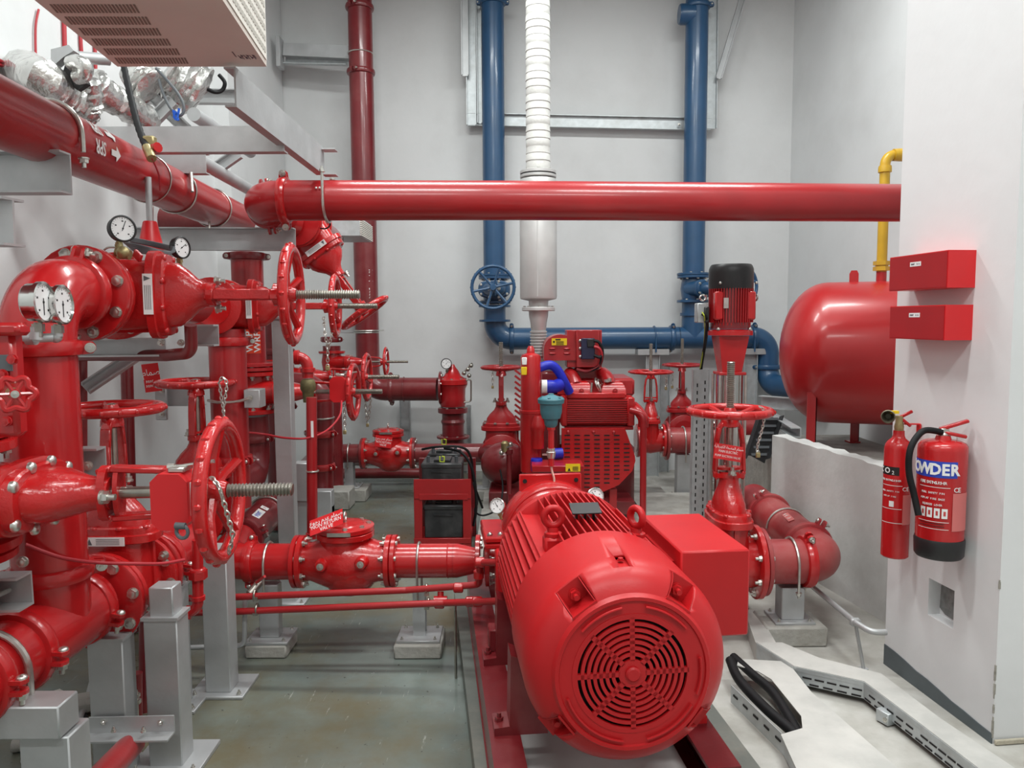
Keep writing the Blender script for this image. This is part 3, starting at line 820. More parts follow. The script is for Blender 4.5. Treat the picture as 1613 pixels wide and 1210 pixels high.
def chain(name, label, pts, r=.0022, link=.016, m=None, lock=None, parent=None):
    """chain of oval links along world points, with a padlock at its end"""
    m = m or STEEL
    pts = [V(p) for p in pts]; L = [0]
    for i in range(1, len(pts)): L.append(L[-1] + (pts[i] - pts[i - 1]).length)
    def at(s):
        for i in range(1, len(pts)):
            if s <= L[i] or i == len(pts) - 1:
                f = (s - L[i - 1]) / max(1e-6, L[i] - L[i - 1]); return pts[i - 1].lerp(pts[i], min(1, f)), (pts[i] - pts[i - 1]).normalized()
    t = thing(name, label, 'chain', pts[0])
    n = max(2, int(L[-1] / (link * .72))); g = G()
    for i in range(n):
        p, d = at((i + .5) * L[-1] / n); d, u, v = basis(d)
        if i % 2: u = v
        q = []
        for k in range(10):
            a = 2 * math.pi * k / 10; q.append(p + d * (math.cos(a) * link * .5) + u * (math.sin(a) * link * .28))
        g.tube(q, r, 5, closed=True)
    part('links', g, m, t, world=True)
    if lock is not None:
        c = V(lock); g = G(); g.box(c, (.022, .012, .026), None, .003); part('padlock', g, BRASS, t, world=True)
        g = G(); g.arc(c + EZ * .013, EX, EZ, .008, .0025, 0, math.pi, 8, 6); part('shackle', g, STEEL, t, world=True)
    return t

def tag(name, label, c, ex, ey, w_, h, lines, m=None, size=None, tm=None, cat='sign', th=.0015, sx=.8):
    """flat plate with lettering; c middle, ex reading direction, ey up"""
    ex = V(ex).normalized(); ey = V(ey); ey = (ey - ex * ey.dot(ex)).normalized(); n = ex.cross(ey); c = V(c)
    t = thing(name, label, cat, c)
    g = G(); R = Matrix((ex, ey, n)).transposed(); g.box(c, (w_, h, th), R); part('plate', g, m or SIGNRED, t, world=True)
    for (s, y, sz) in lines:
        text(t, s, c + ey * (y * h) + n * (th / 2 + .0004), ex, ey, sz, tm or WHITE, sx=sx)
    return t

# ================================================================== FRONT ELECTRIC PUMP SET
fc = P(996, 1060, 2.05)                       # centre of the fan grille
SZ = fc.z                                     # shaft height
M0 = frame((fc.x, fc.y, 0), AXR, EZ)          # local y runs back along the shaft, x to the right
assert abs((M0.to_3x3() @ EY).y - AX.y) < 1e-3
C0 = V((0, 0, SZ))

# --- steel base frame
bf = thing('base_frame', 'red painted steel base frame under the large motor and pump', 'base frame', M0)
ZB = .28
for s in (-1, 1):
    g = G()
    x0 = s * .27; x1 = s * .37
    g.bb(x0, x1, .12, 2.05, ZB - .012, ZB); g.bb(x1 - s * .014, x1 - s * .004, .125, 2.045, .102, ZB - .012); g.bb(x0, x1, .12, 2.05, .0901, .102)
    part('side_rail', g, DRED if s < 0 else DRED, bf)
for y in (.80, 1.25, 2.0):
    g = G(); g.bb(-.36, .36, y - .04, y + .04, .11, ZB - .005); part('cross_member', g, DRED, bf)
g = G(); g.bb(-.262, .262, .05, 1.9, .09, .175); part('grout_fill', g, mat('pale_grout', (.46, .45, .44), .8, var=.1, vscale=4), bf)

# --- motor
mo = thing('electric_motor', 'large red finned electric motor with round fan cowl, terminal box and eye bolts', 'motor', M0)
R = .296
g = G()
prof = [(-.004, .168), (-.004, .205), (-.010, .208), (-.010, .218), (.004, .226), (.016, .248), (.034, .268), (.055, .283), (.08, .292), (.11, R), (.38, R), (.38, R - .006), (.12, R - .008), (.02, .205), (.012, .168)]
g.lathe(C0, EY, prof, 72, loop=True)
cowl = part('fan_cowl', g, MRED, mo, ang=.5)
cg = G()
pock = [(126, .226, .082, .075), (55, .226, .082, .075), (218, .232, .07, .07), (-38, .232, .07, .07)]
for (deg, rr, w_, h) in pock:
    a = math.radians(deg); rd = V((math.cos(a), 0, math.sin(a))); tg = V((-math.sin(a), 0, math.cos(a)))
    Rm = Matrix((tg, EY, rd)).transposed()
    cg.box(C0 + rd * (rr + .045) + V((0, .018, 0)), (w_, .11, .09), Rm)
a = math.radians(92); rd = V((math.cos(a), 0, math.sin(a))); tg = V((-math.sin(a), 0, math.cos(a)))
cg.box(C0 + rd * .30 + V((0, .09, 0)), (.032, .07, .04), Matrix((tg, EY, rd)).transposed())
cut(cowl, cg)
for (deg, rr, w_, h) in pock:                 # closed pocket walls and the fixing bolt in each
    a = math.radians(deg); rd = V((math.cos(a), 0, math.sin(a))); tg = V((-math.sin(a), 0, math.cos(a)))
    Rm = Matrix((tg, EY, rd)).transposed()
    g = G(); g.box(C0 + rd * (rr + .030) + V((0, .075, 0)), (w_, .006, .064), Rm); g.box(C0 + rd * (rr + .0) + V((0, .040, 0)), (w_, .075, .006), Rm)
    for s in (-1, 1):
        g.prism([(.006, rr), (.075, rr), (.075, .288), (.055, .280), (.034, .265), (.016, .244), (.006, .226)], C0 + tg * (s * (w_ / 2 - .002)), EY, rd, .003, tg * -s)
    pk = part('bolt_pocket', g, MRED, cowl); bolt(pk, C0 + rd * (rr + .026) + V((0, .07, 0)), -EY, .0155, 'stud', MRED)
g = G(); g.box(C0 + V((math.cos(math.radians(92)), 0, math.sin(math.radians(92)))) * .276 + V((0, .09, 0)), (.034, .072, .01)); pk = part('grease_pocket', g, MRED, cowl)
bolt(pk, C0 + V((-.01, .1, .288)), EZ, .008, 'bolt', MRED)
for (d0, d1) in ((100, 138), (40, 80), (198, 262), (282, 330), (340, 372)):
    g = G(); g.arc(C0 + V((0, -.012, 0)), EX, EZ, .192, .004, math.radians(d0), math.radians(d1), 16, 8); part('rim_bead', g, MRED, cowl)
# grille of concentric bars and eight ribs
gr = G()
def flatring(g, c, r0, r1, y0, y1, n=64):
    vs = []; fs = []
    for i in range(n):
        a = 2 * math.pi * i / n; co, si = math.cos(a), math.sin(a)
        for (r, y) in ((r0, y0), (r1, y0), (r1, y1), (r0, y1)): vs.append(c + V((co * r, y, si * r)))
    for i in range(n):
        j = (i + 1) % n
        for k in range(4):
            k2 = (k + 1) % 4; fs.append((i * 4 + k, j * 4 + k, j * 4 + k2, i * 4 + k2))
    g.add(vs, [tuple(reversed(f)) for f in fs])
flatring(gr, C0, .155, .170, -.006, .006)
rr_ = .052
rings = [(.0, .040)] + [(.050 + i * .0172, .0598 + i * .0172) for i in range(6)]
for (a0, a1) in rings[1:]: flatring(gr, C0, a0, a1, -.006, .006)
gr.lathe(C0 + V((0, -.006, 0)), EY, [(0, .040), (.012, .040)], 32)
for i in range(8):
    a = math.pi / 4 * i + .02; rd = V((math.cos(a), 0, math.sin(a)))
    gr.bar(C0 + rd * .036, C0 + rd * .16, .014, .012, EY)
gp = part('fan_grille', gr, MRED, cowl)
g = G(); g.lathe(C0 + V((0, -.016, 0)), EY, [(0, .016), (.004, .021), (.012, .021)], 24); part('hub_cap', g, MRED, gp)
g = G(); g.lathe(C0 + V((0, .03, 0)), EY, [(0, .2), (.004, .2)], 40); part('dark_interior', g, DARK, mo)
# stator with cooling fins
y0, y1 = .36, 1.02
g = G(); g.lathe(C0 + V((0, y0, 0)), EY, [(0, .238), (y1 - y0, .238)], 48); part('stator_frame', g, MRED, mo)
RF = .288
for i in range(-9, 10):
    o_ = i * .0245
    for (sx, ver) in ((1, True), (-1, False), (1, False)):
        top = math.sqrt(max(0, RF**2 - o_**2)); bot = math.sqrt(max(0, .225**2 - o_**2))
        if abs(o_) > .212: continue
        g = G()
        if ver:
            if abs(i) > 8 or i in (6, 7, -6, -7): continue
            g.bb(o_ - .0028, o_ + .0028, y0, y1 - .02, SZ + bot - .01, SZ + top)
        else:
            if sx > 0 and -1 < i < 9: continue
            g.bb(sx * (bot - .01), sx * top, y0, y1 - .02, SZ + o_ - .0028, SZ + o_ + .0028)
        part('cooling_fin', g, MRED, mo)
g = G(); g.lathe(C0 + V((0, y1 - .03, 0)), EY, [(0, .26), (.01, .283), (.05, .283), (.075, .25), (.10, .15), (.16, .11), (.2, .10)], 48); part('end_shield', g, MRED, mo)
# eye bolts on their pads
for (s, tw) in ((-1, 0.0), (1, 1.1)):
    a = math.radians(90 - s * 33); rd = V((math.cos(a), 0, math.sin(a))); p = C0 + rd * .255 + V((0, .50 - .02 * s, 0))
    g = G(); g.bar(p - EZ * .06, p + EZ * .03, .065, .07, EY, .008); pad = part('eye_bolt_pad', g, MRED, mo)
    q = p + EZ * .03
    g = G(); g.lathe(q, EZ, [(0, .03), (.012, .03), (.016, .02), (.03, .018)], 20)
    ax = V((math.sin(tw), math.cos(tw), 0)); g.ring(q + EZ * .066, ax, .030, .0125, 28, 12)
    part('eye_bolt', g, MRED, mo)
# terminal box
tb = G(); tb.bb(.245, .475, .33, .80, SZ - .055, SZ + .232, .006); tbo = part('terminal_box', tb, MRED, mo)
g = G(); g.bb(.235, .26, .4, .72, SZ - .02, SZ + .18); part('box_neck', g, MRED, tbo)
# feet
for s in (-1, 1):
    for y in (.42, .93):
        g = G(); g.prism([(s * .17, SZ - .16), (s * .30, SZ - .10), (s * .305, ZB + .03), (s * .355, ZB + .025), (s * .355, ZB), (s * .18, ZB)], (0, y - .05, 0), EX, EZ, .10, EY)
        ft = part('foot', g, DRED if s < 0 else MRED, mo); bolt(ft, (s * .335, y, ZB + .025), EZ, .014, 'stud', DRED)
# name plate on legs over the fins
g = G(); g.box(C0 + V((-.012, .60, .315)), (.105, .075, .005), Matrix.Rotation(.28, 3, 'X'), .001); npl = part('rating_plate', g, BLACK, mo, label='black rating plate over the fins')
g = G()
for sx in (-.03, 0, .03): g.bb(sx - .016, sx - .008, .60, .612, SZ + .25, SZ + .312)
part('plate_leg', g, BLACK, npl)
# side block on the left with the small pipe unions
sbx = [M0.inverted() @ P(782, 962, 3.2), M0.inverted() @ P(801, 872, 3.2)]
g = G(); g.bb(sbx[0].x, sbx[1].x + .03, sbx[0].y, sbx[0].y + .08, sbx[0].z, sbx[1].z, .008); sb = part('side_block', g, MRED, mo)
for py in (884, 950): bolt(sb, M0.inverted() @ P(786, py, 3.19), -EY, .009, 'bolt', MRED)
g = G(); g.bb(-.33, -.24, .94, 1.02, SZ - .34, SZ - .25, .005); part('lower_block', g, DRED, mo)

# --- pump: split casing volute, bearing bracket, nozzles
pu = thing('fire_pump', 'red split-case fire pump with domed casing behind the large motor', 'pump', M0)
PY = 1.42
g = G(); g.lathe(C0 + V((0, 1.24, 0)), EY, [(0, .11), (.03, .115), (.06, .15), (.085, .185), (.10, .205), (.12, .222), (.15, .234), (.24, .236), (.32, .21), (.38, .13), (.42, .10)], 48)
part('casing', g, RED, pu)
g = G(); g.ring(C0 + V((0, 1.365, 0)), EY, .218, .013, 48, 10); part('casing_rim', g, RED, pu)
pl = G(); pl.bb(-.145, .145, PY + .05, PY + .075, SZ + .02, SZ + .262, .004); bp_ = part('backing_plate', pl, RED, pu)
for s in (-1, 1):
    g = G(); g.lathe((s * .12, PY + .046, SZ + .232), EY, [(0, .010), (.006, .010)], 16); part('bolt_hole', g, DARK, bp_)
g = G(); g.bb(-.32, .32, 1.28, 1.60, SZ - .028, SZ - .003, .006); g.bb(-.32, .32, 1.28, 1.60, SZ + .0, SZ + .025, .006); sf = part('split_flange', g, RED, pu)
for x in (-.295, -.25, -.205, -.16, .22, .28):
    bolt(sf, (x, 1.31, SZ + .026), EZ, .013, 'dome', CHROME)
for x in (-.235, .25):
    bolt(sf, (x, 1.30, SZ - .028), -EZ, .012, 'stud')
g = G(); g.lathe(C0 + V((0, .98, 0)), EY, [(0, .07), (.12, .07), (.14, .10), (.28, .10)], 28); part('coupling_guard', g, RED, pu)
g = G(); g.bb(-.2, .2, 1.3, 1.6, ZB, SZ - .1, .01); part('pump_foot', g, RED, pu)
# nozzles, in world directions
dn = P(757, 883, 3.68)                         # discharge flange
sn = P(1120, 885, 3.80)                        # suction flange
Mi = M0.inverted()
pc = M0 @ V((0, PY + .02, SZ)) - EZ * .2
pc.z = dn.z
g = G().tube(smooth([M0 @ V((.05, PY, SZ - .14)), V((dn.x + .16, dn.y, dn.z)), dn + V((.02, 0, 0))], 6), .07, 24, rr=None)
part('discharge_nozzle', g, RED, pu, world=True)
g = G().tube(smooth([M0 @ V((.05, PY, SZ - .12)), V((sn.x - .25, sn.y, sn.z)), sn], 6), .10, 24); part('suction_nozzle', g, RED, pu, world=True)
f = flange(pu, Mi @ (dn + V((.024, 0, 0))), Mi.to_3x3() @ EX, .125, m=RED, nb=8, kind='stud', bs=.011)
f = flange(pu, Mi @ (sn - V((.026, 0, 0))), Mi.to_3x3() @ -EX, .165, m=RED, nb=8, kind='stud')
# pressure gauges on the casing
gauge('pressure_gauge', 'small chrome pressure gauge on the left side of the front pump casing', P(783, 797, 3.36), (-.35, -1, .3), .034, stem=[P(786, 806, 3.38), P(790, 818, 3.38)])
gauge('pressure_gauge', 'small chrome pressure gauge on the right side of the front pump casing', P(938, 782, 3.42), (.2, -1, .25), .038, stem=[P(944, 795, 3.44), P(947, 805, 3.44)])

# --- automatic air vent on the casing: teal cup on a thin red pipe
av0 = P(868, 760, 3.52)
av = thing('air_vent', 'teal cup-shaped air release valve on a thin red pipe above the pump', 'valve', V((av0.x, av0.y, SZ + .23)))
def zz(py): return P(868, py, 3.52).z
base = V((P(868, 640, 3.52).x, 3.52, 0))
g = G(); g.lathe(base, EZ, [(zz(673), .020), (zz(669), .030), (zz(660), .032), (zz(659), .042), (zz(650), .05), (zz(636), .052), (zz(635), .06), (zz(629), .062), (zz(627), .058), (zz(624), .03), (zz(622), .014), (zz(620), .012)], 32)
cup = part('cup', g, TEAL, av, world=True)
for k in range(6):
    a = k * math.pi / 3 + .3; bolt(cup, RM[av.name].inverted() @ (base + V((math.cos(a) * .05, math.sin(a) * .05, zz(627)))), EZ, .007, 'bolt', TEAL)
g = G(); g.cyl(base + EZ * zz(706), base + EZ * zz(672), .0145, n=16); g.hexa(base + EZ * zz(677), EZ, .021, .013); part('upper_pipe', g, RED, av, world=True)
g = G(); g.lathe(base, EZ, [(zz(722), .016), (zz(718), .02), (zz(712), .022), (zz(711), .018), (zz(706), .018)], 18); g.box(base + V((-.026, -.005, zz(716))), (.03, .006, .008)); part('ball_cock', g, STEEL, av, world=True)
g = G(); g.cyl(base + EZ * zz(734), base + EZ * zz(722), .014, n=14); part('lower_nipple', g, RED, av, world=True)
g = G().tube(smooth([base + EZ * zz(733), base + V((.004, -.01, zz(742))), base + V((.012, -.03, zz(752))), base + V((.012, -.05, zz(764)))], 5), .0055, 8); part('copper_tail', g, mat('pinkish_copper_pipe', (.55, .30, .25), .35, metal=.6), av, world=True)

# ================================================================== SUCTION SIDE, RIGHT OF THE PUMP SET
vx = P(1146, 870, 3.80); vx.z = sn.z
k8 = 1.0
ms = frame((sn.x + .15, 3.80, sn.z), EX, EZ)
wz = P(1146, 648, 3.8).z - sn.z
kk = wz / .71
ms = frame((P(1146, 870, 3.8).x, 3.80, sn.z), EX, EZ)
gv = gate_valve('gate_valve', 'red gate valve with level handwheel and tall stem right of the motor terminal box', ms, k=kk, stem=.24, nsp=5, plate=None)
vr = ms.translation + V((.146 * kk + .004, 0, 0))
# pipe from the valve to the elbow and back along the partition
e1 = P(1312, 872, 3.83); e1.z = sn.z; e1.y = 3.80; e1.x = P(1302, 870, 3.8).x
bk = P(1166, 758, 5.25)
hd = V((1.63, 5.12, sn.z))
def hx(y): return e1.x + (hd.x - e1.x) * (y - 3.8) / 1.32
rp = .112
sp = pipe('suction_pipe', 'dark red suction pipe with bolted elbow turning back along the low partition', [vr + V((.024, 0, 0)), e1, hd], rp, SRED, R=.155,
     couplings=[(vr + V((.235, 0, 0)), EX, (0, -.35, 1), RED, .013), (V((hx(4.06), 4.06, sn.z)), (.096, 1, 0), (.5, 0, 1), SRED, .013), (V((hx(4.75), 4.75, sn.z)), (.096, 1, 0), (-.6, 0, 1), SRED, .012)],
     flanges=[(vr, EX, .17, SRED, 8, 'bolt')])
base = RM[sp.name].translation
c = V((hx(4.42), 4.42, sn.z)) - base
g = G(); g.arc(c, EX, EZ, rp + .005, .006, 0, math.pi, 18, 8); part('clamp_band', g, STEEL, sp)
# white flow label on the pipe
g = G()
for i in range(7):
    a = math.radians(118 - i * 4); 
rl = rp + .0015
tl = tag('pipe_label', 'white flow direction lettering on the dark red suction pipe', V((hx(4.27), 4.27, sn.z)) + V((math.cos(math.radians(112)) * rl, 0, math.sin(math.radians(112)) * rl)), (.096, 1, 0), (math.cos(math.radians(202)), 0, math.sin(math.radians(202))), .15, .035, [], m=PINKPRINT, cat='label', th=.001)
marks(tl, RM[tl.name].translation + V((math.cos(math.radians(112)) * .0012, 0, math.sin(math.radians(112)) * .0012)), (0, 1, 0), (math.cos(math.radians(202)), 0, math.sin(math.radians(202))), .13, .024, WHITE, 9)
# stand with a portal head under the pipe
b0 = PZ(1252, 1018, 0)
sx = P(1245, 900, 3.80).x
t = stand('pipe_stand', 'grey box-section stand on a concrete foot under the suction pipe', (sx, 3.80, 0), sn.z - rp - .10 - .012, .115, .10, plate=(.20, .18), block=(.30, .24, .10), blabel='pale concrete foot block beside the narrow cable tray', nb=4)
Mt = RM[t.name]
u_bolt(t, Mt.inverted() @ V((sx, 3.80, sn.z)), EX, rp, -EZ, r=.007, leg=.02)
sb = PZ(1200, 955, 0)
stand('pipe_stand', 'grey box-section stand under the pump side of the suction valve', (sx - .22, 4.1, 0), .28, .09, .09, plate=(.17, .16), block=(.22, .2, .06), blabel='low concrete foot behind the suction pipe stand')
# warning plate hung on the valve yoke
tag('valve_sign', 'red bilingual sign hung on the yoke of the suction gate valve', P(1147, 713, 3.70), (1, -.05, -.17), (0, .15, 1), .135, .075, [('MAIN ELECTRIC', .02, .017), ('PUMP SUCTION VALVE', -.28, .0155), (AR_PUMP, .30, .019)], sx=.78)
# chain with padlock at the rim of the handwheel
chain('padlock_chain', 'thin chain with brass padlock hanging from the suction valve handwheel', smooth([P(1196, 640, 3.72), P(1203, 648, 3.70), P(1202, 670, 3.71), P(1194, 700, 3.72), P(1193, 712, 3.72)], 6), lock=P(1194, 717, 3.72), link=.02, r=.0026)

# --- thin grey conduit along the floor with its post
cz = .20
cp = thing('conduit', 'thin grey conduit pipe running low beside the partition on a post', 'conduit', PZ(1348, 1042, 0))
g = G().tube(fillet([P(1262, 910, 4.1), P(1282, 926, 3.95), P(1348, 981, 3.42), P(1372, 996, 3.33), P(1396, 996, 3.33)], .05, 6), .0135, 12); part('tube', g, GALV, cp, world=True)
pb = PZ(1349, 1043, 0); pt = P(1347, 980, 3.44)
g = G(); g.cyl((pb.x, pt.y, 0), (pt.x, pt.y, pt.z), .008, n=10); g.lathe((pb.x, pt.y, 0), EZ, [(0, .02), (.006, .02)], 12); part('post', g, GALV, cp, world=True)
g = G(); g.box(pt, (.045, .03, .036), None, .006); cl = part('clamp', g, GALV, cp, world=True)

# --- cable trunking on the floor
TRAYC = mat('dusty_tray_cover', (.46, .455, .43), .6, metal=.15, var=.08, vscale=4, dirt=(.60, .585, .55), dscale=4, damt=.7)
def slots(parent, a, b, z, nrm, n, w_=.05, h=.008, m=None):
    a = V(a); b = V(b); d = (b - a).normalized()
    for i in range(n):
        c = a.lerp(b, (i + .5) / n)
        g = G(); g.bar(c - d * w_ / 2 + EZ * z, c + d * w_ / 2 + EZ * z, .003, h, EZ)
        part('slot', g, m or DARK, parent, world=True)
def tray(name, label, L, R_, z, lid=True, nsl=()):
    """cable tray between a left and a right edge polyline (world points on the top plane)"""
    t = thing(name, label, 'cable tray', V((L[0].x, L[0].y, 0)))
    for i in range(len(L) - 1):
        a, b, c, d = L[i], L[i + 1], R_[i + 1], R_[i]
        g = G(); g.prism([(a.x, a.y), (d.x, d.y), (c.x, c.y), (b.x, b.y)], (0, 0, z - .004), EX, EY, .004, EZ)
        part('lid', g, TRAYC, t, world=True)
        for (p, q) in ((a, b), (d, c)):
            g = G(); g.bar(V((p.x, p.y, z / 2 + .01)), V((q.x, q.y, z / 2 + .01)), .002, z - .028, EZ); sd = part('side_wall', g, ZINC, t, world=True)
            g = G(); g.bar(V((p.x, p.y, z - .012)), V((q.x, q.y, z - .012)), .005, .018, EZ); part('lid_lip', g, ZINC, t, world=True)
            if p is a and i < len(nsl) and nsl[i]:
                for zr in (.032, .058):
                    ofs = .0022 * (V((b.y - a.y, a.x - b.x, 0)).normalized())
                    slots(sd, V((p.x, p.y, 0)) + ofs + (V((q.x - p.x, q.y - p.y, 0)).normalized() * (.03 if zr > .04 else 0)), V((q.x, q.y, 0)) + ofs, zr, None, nsl[i], .038, .006)
        g = G(); 
    return t
zt = .10
Lp = [PZ(1192, 1012, zt), PZ(1251, 1049, zt), PZ(1361, 1073, zt), PZ(1442, 1134, zt), PZ(1540, 1209, zt), PZ(1700, 1330, zt)]
Rp = [PZ(1232, 1012, zt), PZ(1290, 1036, zt), PZ(1388, 1061, zt), PZ(1482, 1132, zt), PZ(1590, 1204, zt), PZ(1760, 1320, zt)]
tr = tray('cable_tray', 'narrow perforated cable tray with lid bending along the foot of the pillar', Lp, Rp, zt, nsl=(0, 5, 5, 6, 4))
g = G(); fx = PZ(1396, 1128, .03); g.box(fx, (.05, .06, .05), Matrix.Rotation(.4, 3, 'Z'), .003); part('bracket', g, ZINC, tr, world=True)
bolt(tr, RM[tr.name].inverted() @ (fx + V((-.02, -.03, .0))), (-.5, -1, 0), .008, 'stud')
# wide trunking with a cut-out that the two black cables leave through
zw = .085
q = [PZ(1163, 1038, zw), PZ(1240, 1042, zw), PZ(1278, 1090, zw), PZ(1420, 1215, zw), PZ(1480, 1290, zw), PZ(1290, 1290, zw), PZ(1230, 1157, zw), PZ(1264, 1147, zw), PZ(1262, 1128, zw), PZ(1215, 1070, zw), PZ(1195, 1058, zw), PZ(1161, 1048, zw)]
wt = thing('cable_trunking', 'wide flat cable trunking with dusty lid and cut-out for black cables', 'cable tray', V((q[0].x, q[0].y, 0)))
g = G(); g.prism([(p.x, p.y) for p in q], (0, 0, zw - .004), EX, EY, .004, EZ); part('lid', g, TRAYC, wt, world=True)
a, b = PZ(1236, 1163, zw - .01), PZ(1262, 1215, zw - .01); a2 = PZ(1152, 1082, zw - .01)
g = G(); 
for (p, r_) in ((a2, a), (a, b)): g.bar(V((p.x, p.y, .045)), V((r_.x, r_.y, .045)), .003, .075, EZ)
sw = part('side_wall', g, ZINC, wt, world=True)
slots(sw, V((a2.x - .003, a2.y - .001, 0)), V((a.x - .003, a.y - .001, 0)), .05, None, 5, .035, .008)
g = G(); g.bar(V((q[2].x, q[2].y, .04)), V((q[3].x, q[3].y, .04)), .003, .075, EZ); part('side_wall', g, ZINC, wt, world=True)
g = G(); g.bar(PZ(1170, 1030, zw + .001), PZ(1440, 1290, zw + .001), .003, .001, EZ)
def cable(name, label, pts, r, m, cat='cable', n=10, world_smooth=6):
    g = G().tube(smooth(pts, world_smooth), r, n); return solo(name, g, m, label, cat)
cable('power_cable', 'thick black power cable running out from behind the motor into the trunking', [PZ(1150, 1040, .10), PZ(1165, 1072, .08), PZ(1205, 1115, .07), PZ(1245, 1150, .06), PZ(1275, 1180, .05)], .021, RUBBER)
cable('power_cable', 'second black power cable curving into the trunking cut-out', [PZ(1155, 1035, .075), PZ(1185, 1062, .07), PZ(1215, 1088, .06), PZ(1240, 1125, .05), PZ(1262, 1165, .04)], .020, RUBBER)
# pale tray lids further back on the floor
def lidplate(label, pts, z, m=TRAYC):
    g = G(); pp = [PZ(x, y, z) for x, y in pts]; g.prism([(p.x, p.y) for p in pp], (0, 0, 0), EX, EY, z, EZ); return solo('tray_lid', g, m, label, 'cable tray')
lidplate('pale flat tray lid on the floor between terminal box and slotted upright', [(1018, 806), (1052, 800), (1062, 788), (1090, 806), (1085, 812), (1060, 812), (1040, 822)], .06)
lidplate('long pale tray lid running back beside the suction valve', [(1172, 960), (1192, 960), (1236, 1036), (1190, 1012)], .09)

# --- slotted steel upright carrying the jockey pump cable
up0 = PZ(1102, 846, 0); ux, uy = up0.x, 5.5
up0 = V((P(1100, 840, 5.4).x, 5.4, 0))
topz = P(1104, 582, 5.4).z
us = thing('slotted_upright', 'tall galvanised slotted channel standing upright behind the gate valve', 'cable tray', up0)
g = G(); tx = P(1105, 582, 5.4).x - up0.x
def lean(z): return up0 + V((tx * z / topz, 0, z))
for (o0, o1, dy) in ((-.055, .055, 0),):
    g.add([lean(0) + V((o0, dy, 0)), lean(0) + V((o1, dy, 0)), lean(topz) + V((o1, dy, 0)), lean(topz) + V((o0, dy, 0)),
           lean(0) + V((o0, dy + .003, 0)), lean(0) + V((o1, dy + .003, 0)), lean(topz) + V((o1, dy + .003, 0)), lean(topz) + V((o0, dy + .003, 0))],
          [(0, 1, 2, 3), (7, 6, 5, 4), (0, 4, 5, 1), (1, 5, 6, 2), (2, 6, 7, 3), (3, 7, 4, 0)])
part('web', g, ZINC, us, world=True)
for s in (-1, 1):
    g = G(); g.bar(lean(0) + V((s * .055, .025, 0)), lean(topz) + V((s * .055, .025, 0)), .003, .05, EY); part('side_flange', g, ZINC, us, world=True)
    for i in range(22):
        z = .06 + i * (topz - .12) / 22 + (.02 if s > 0 else 0)
        g = G(); g.box(lean(z) + V((s * .027, -.001, 0)), (.008, .002, .026)); part('slot', g, DARK, us, world=True)
g = G(); a = lean(topz * .75) + V((.07, .03, 0)); g.bar(V((a.x, a.y, .1)), a, .04, .03, EY); part('back_channel', g, ZINC, us, world=True)

# --- jockey pump
jp = P(1150, 525, 4.95)
jz = lambda py: P(1150, py, 4.95).z
J = V((jp.x, 4.95, 0))
jo = thing('jockey_pump', 'upright jockey pump with red finned motor, black fan cover and steel barrel', 'pump', V((J.x, J.y, .1)))
rj = .14
g = G(); g.lathe(J, EZ, [(jz(456), rj * .985), (jz(452), rj), (jz(430), rj), (jz(424), rj * .99), (jz(419), rj * .93), (jz(417), rj * .88)], 40); part('fan_cover', g, BLACK, jo, world=True)
for px in (1126, 1181):
    bolt(jo, RM[jo.name].inverted() @ V((J.x + (px - 1150) * .0041, J.y - .115, jz(447))), (0, -1, 0), .009, 'round')
g = G(); g.lathe(J, EZ, [(jz(518), rj * .9), (jz(454), rj * .9)], 36); mt = part('motor_body', g, DRED, jo, world=True)
for i in range(26):
    a = math.pi + math.pi * i / 25
    if 4 < i < 8: pass
    d = V((math.cos(a), math.sin(a), 0)); g = G(); c = J + d * (rj * .93)
    g.bar(c + EZ * jz(508), c + EZ * jz(455), .005, .022, d); part('cooling_fin', g, PIPE, mt, world=True)
for s in (-1, 1):
    g = G(); g.bar(J + V((s * rj * .72, -rj * .55, jz(504))), J + V((s * rj * .72, -rj * .55, jz(460))), .055, .07, EY, .008); part('corner_rib', g, RED, mt, world=True)
g = G(); g.box(J + V((-.065, -rj * .92, jz(478))), (.03, .006, .065)); part('rating_plate', g, STEEL, jo, world=True)
g = G(); g.lathe(J, EZ, [(jz(518), rj * .85), (jz(512), rj * .9), (jz(508), rj * .9)], 32); part('motor_skirt', g, RED, jo, world=True)
g = G(); g.lathe(J, EZ, [(jz(528), rj * 1.01), (jz(521), rj * 1.01), (jz(519), rj * .9)], 36); fl = part('motor_flange', g, RED, jo, world=True)
for s in (-1, 1): bolt(fl, RM[jo.name].inverted() @ V((J.x + s * .1, J.y - .09, jz(519))), EZ, .012, 'dome', STEEL)
g = G(); vs = []
for (py, hw) in ((588, .06), (529, .095)):
    z = jz(py)
    for (a, b) in ((-1, -1), (1, -1), (1, 1), (-1, 1)): vs.append(J + V((a * hw, b * hw, z)))
g.add(vs, [(3, 2, 1, 0), (4, 5, 6, 7), (0, 1, 5, 4), (1, 2, 6, 5), (2, 3, 7, 6), (3, 0, 4, 7)]); lt = part('motor_lantern', g, RED, jo, world=True)
g = G(); vs = []
for (py, hw) in ((586, .058), (531, .088)):
    z = jz(py); f = 1
    vs += [J + V((-hw * 1.02, -hw - .002, z)), J + V((-hw * .15, -hw - .003, z))]
g.add([vs[0], vs[1], vs[3], vs[2]], [(0, 1, 2, 3)]); g.add([p + V((0, .004, 0)) for p in (vs[0], vs[1], vs[3], vs[2])], [(3, 2, 1, 0)])
part('guard_sheet', g, CHROME, lt, world=True)
g = G(); g.bb(J.x - .085, J.x + .085, J.y - .085, J.y + .085, jz(590), jz(585), .004); part('lantern_foot', g, RED, jo, world=True)
g = G(); g.lathe(J, EZ, [(.22, .085), (jz(590), .085)], 32); part('barrel', g, CHROME, jo, world=True)
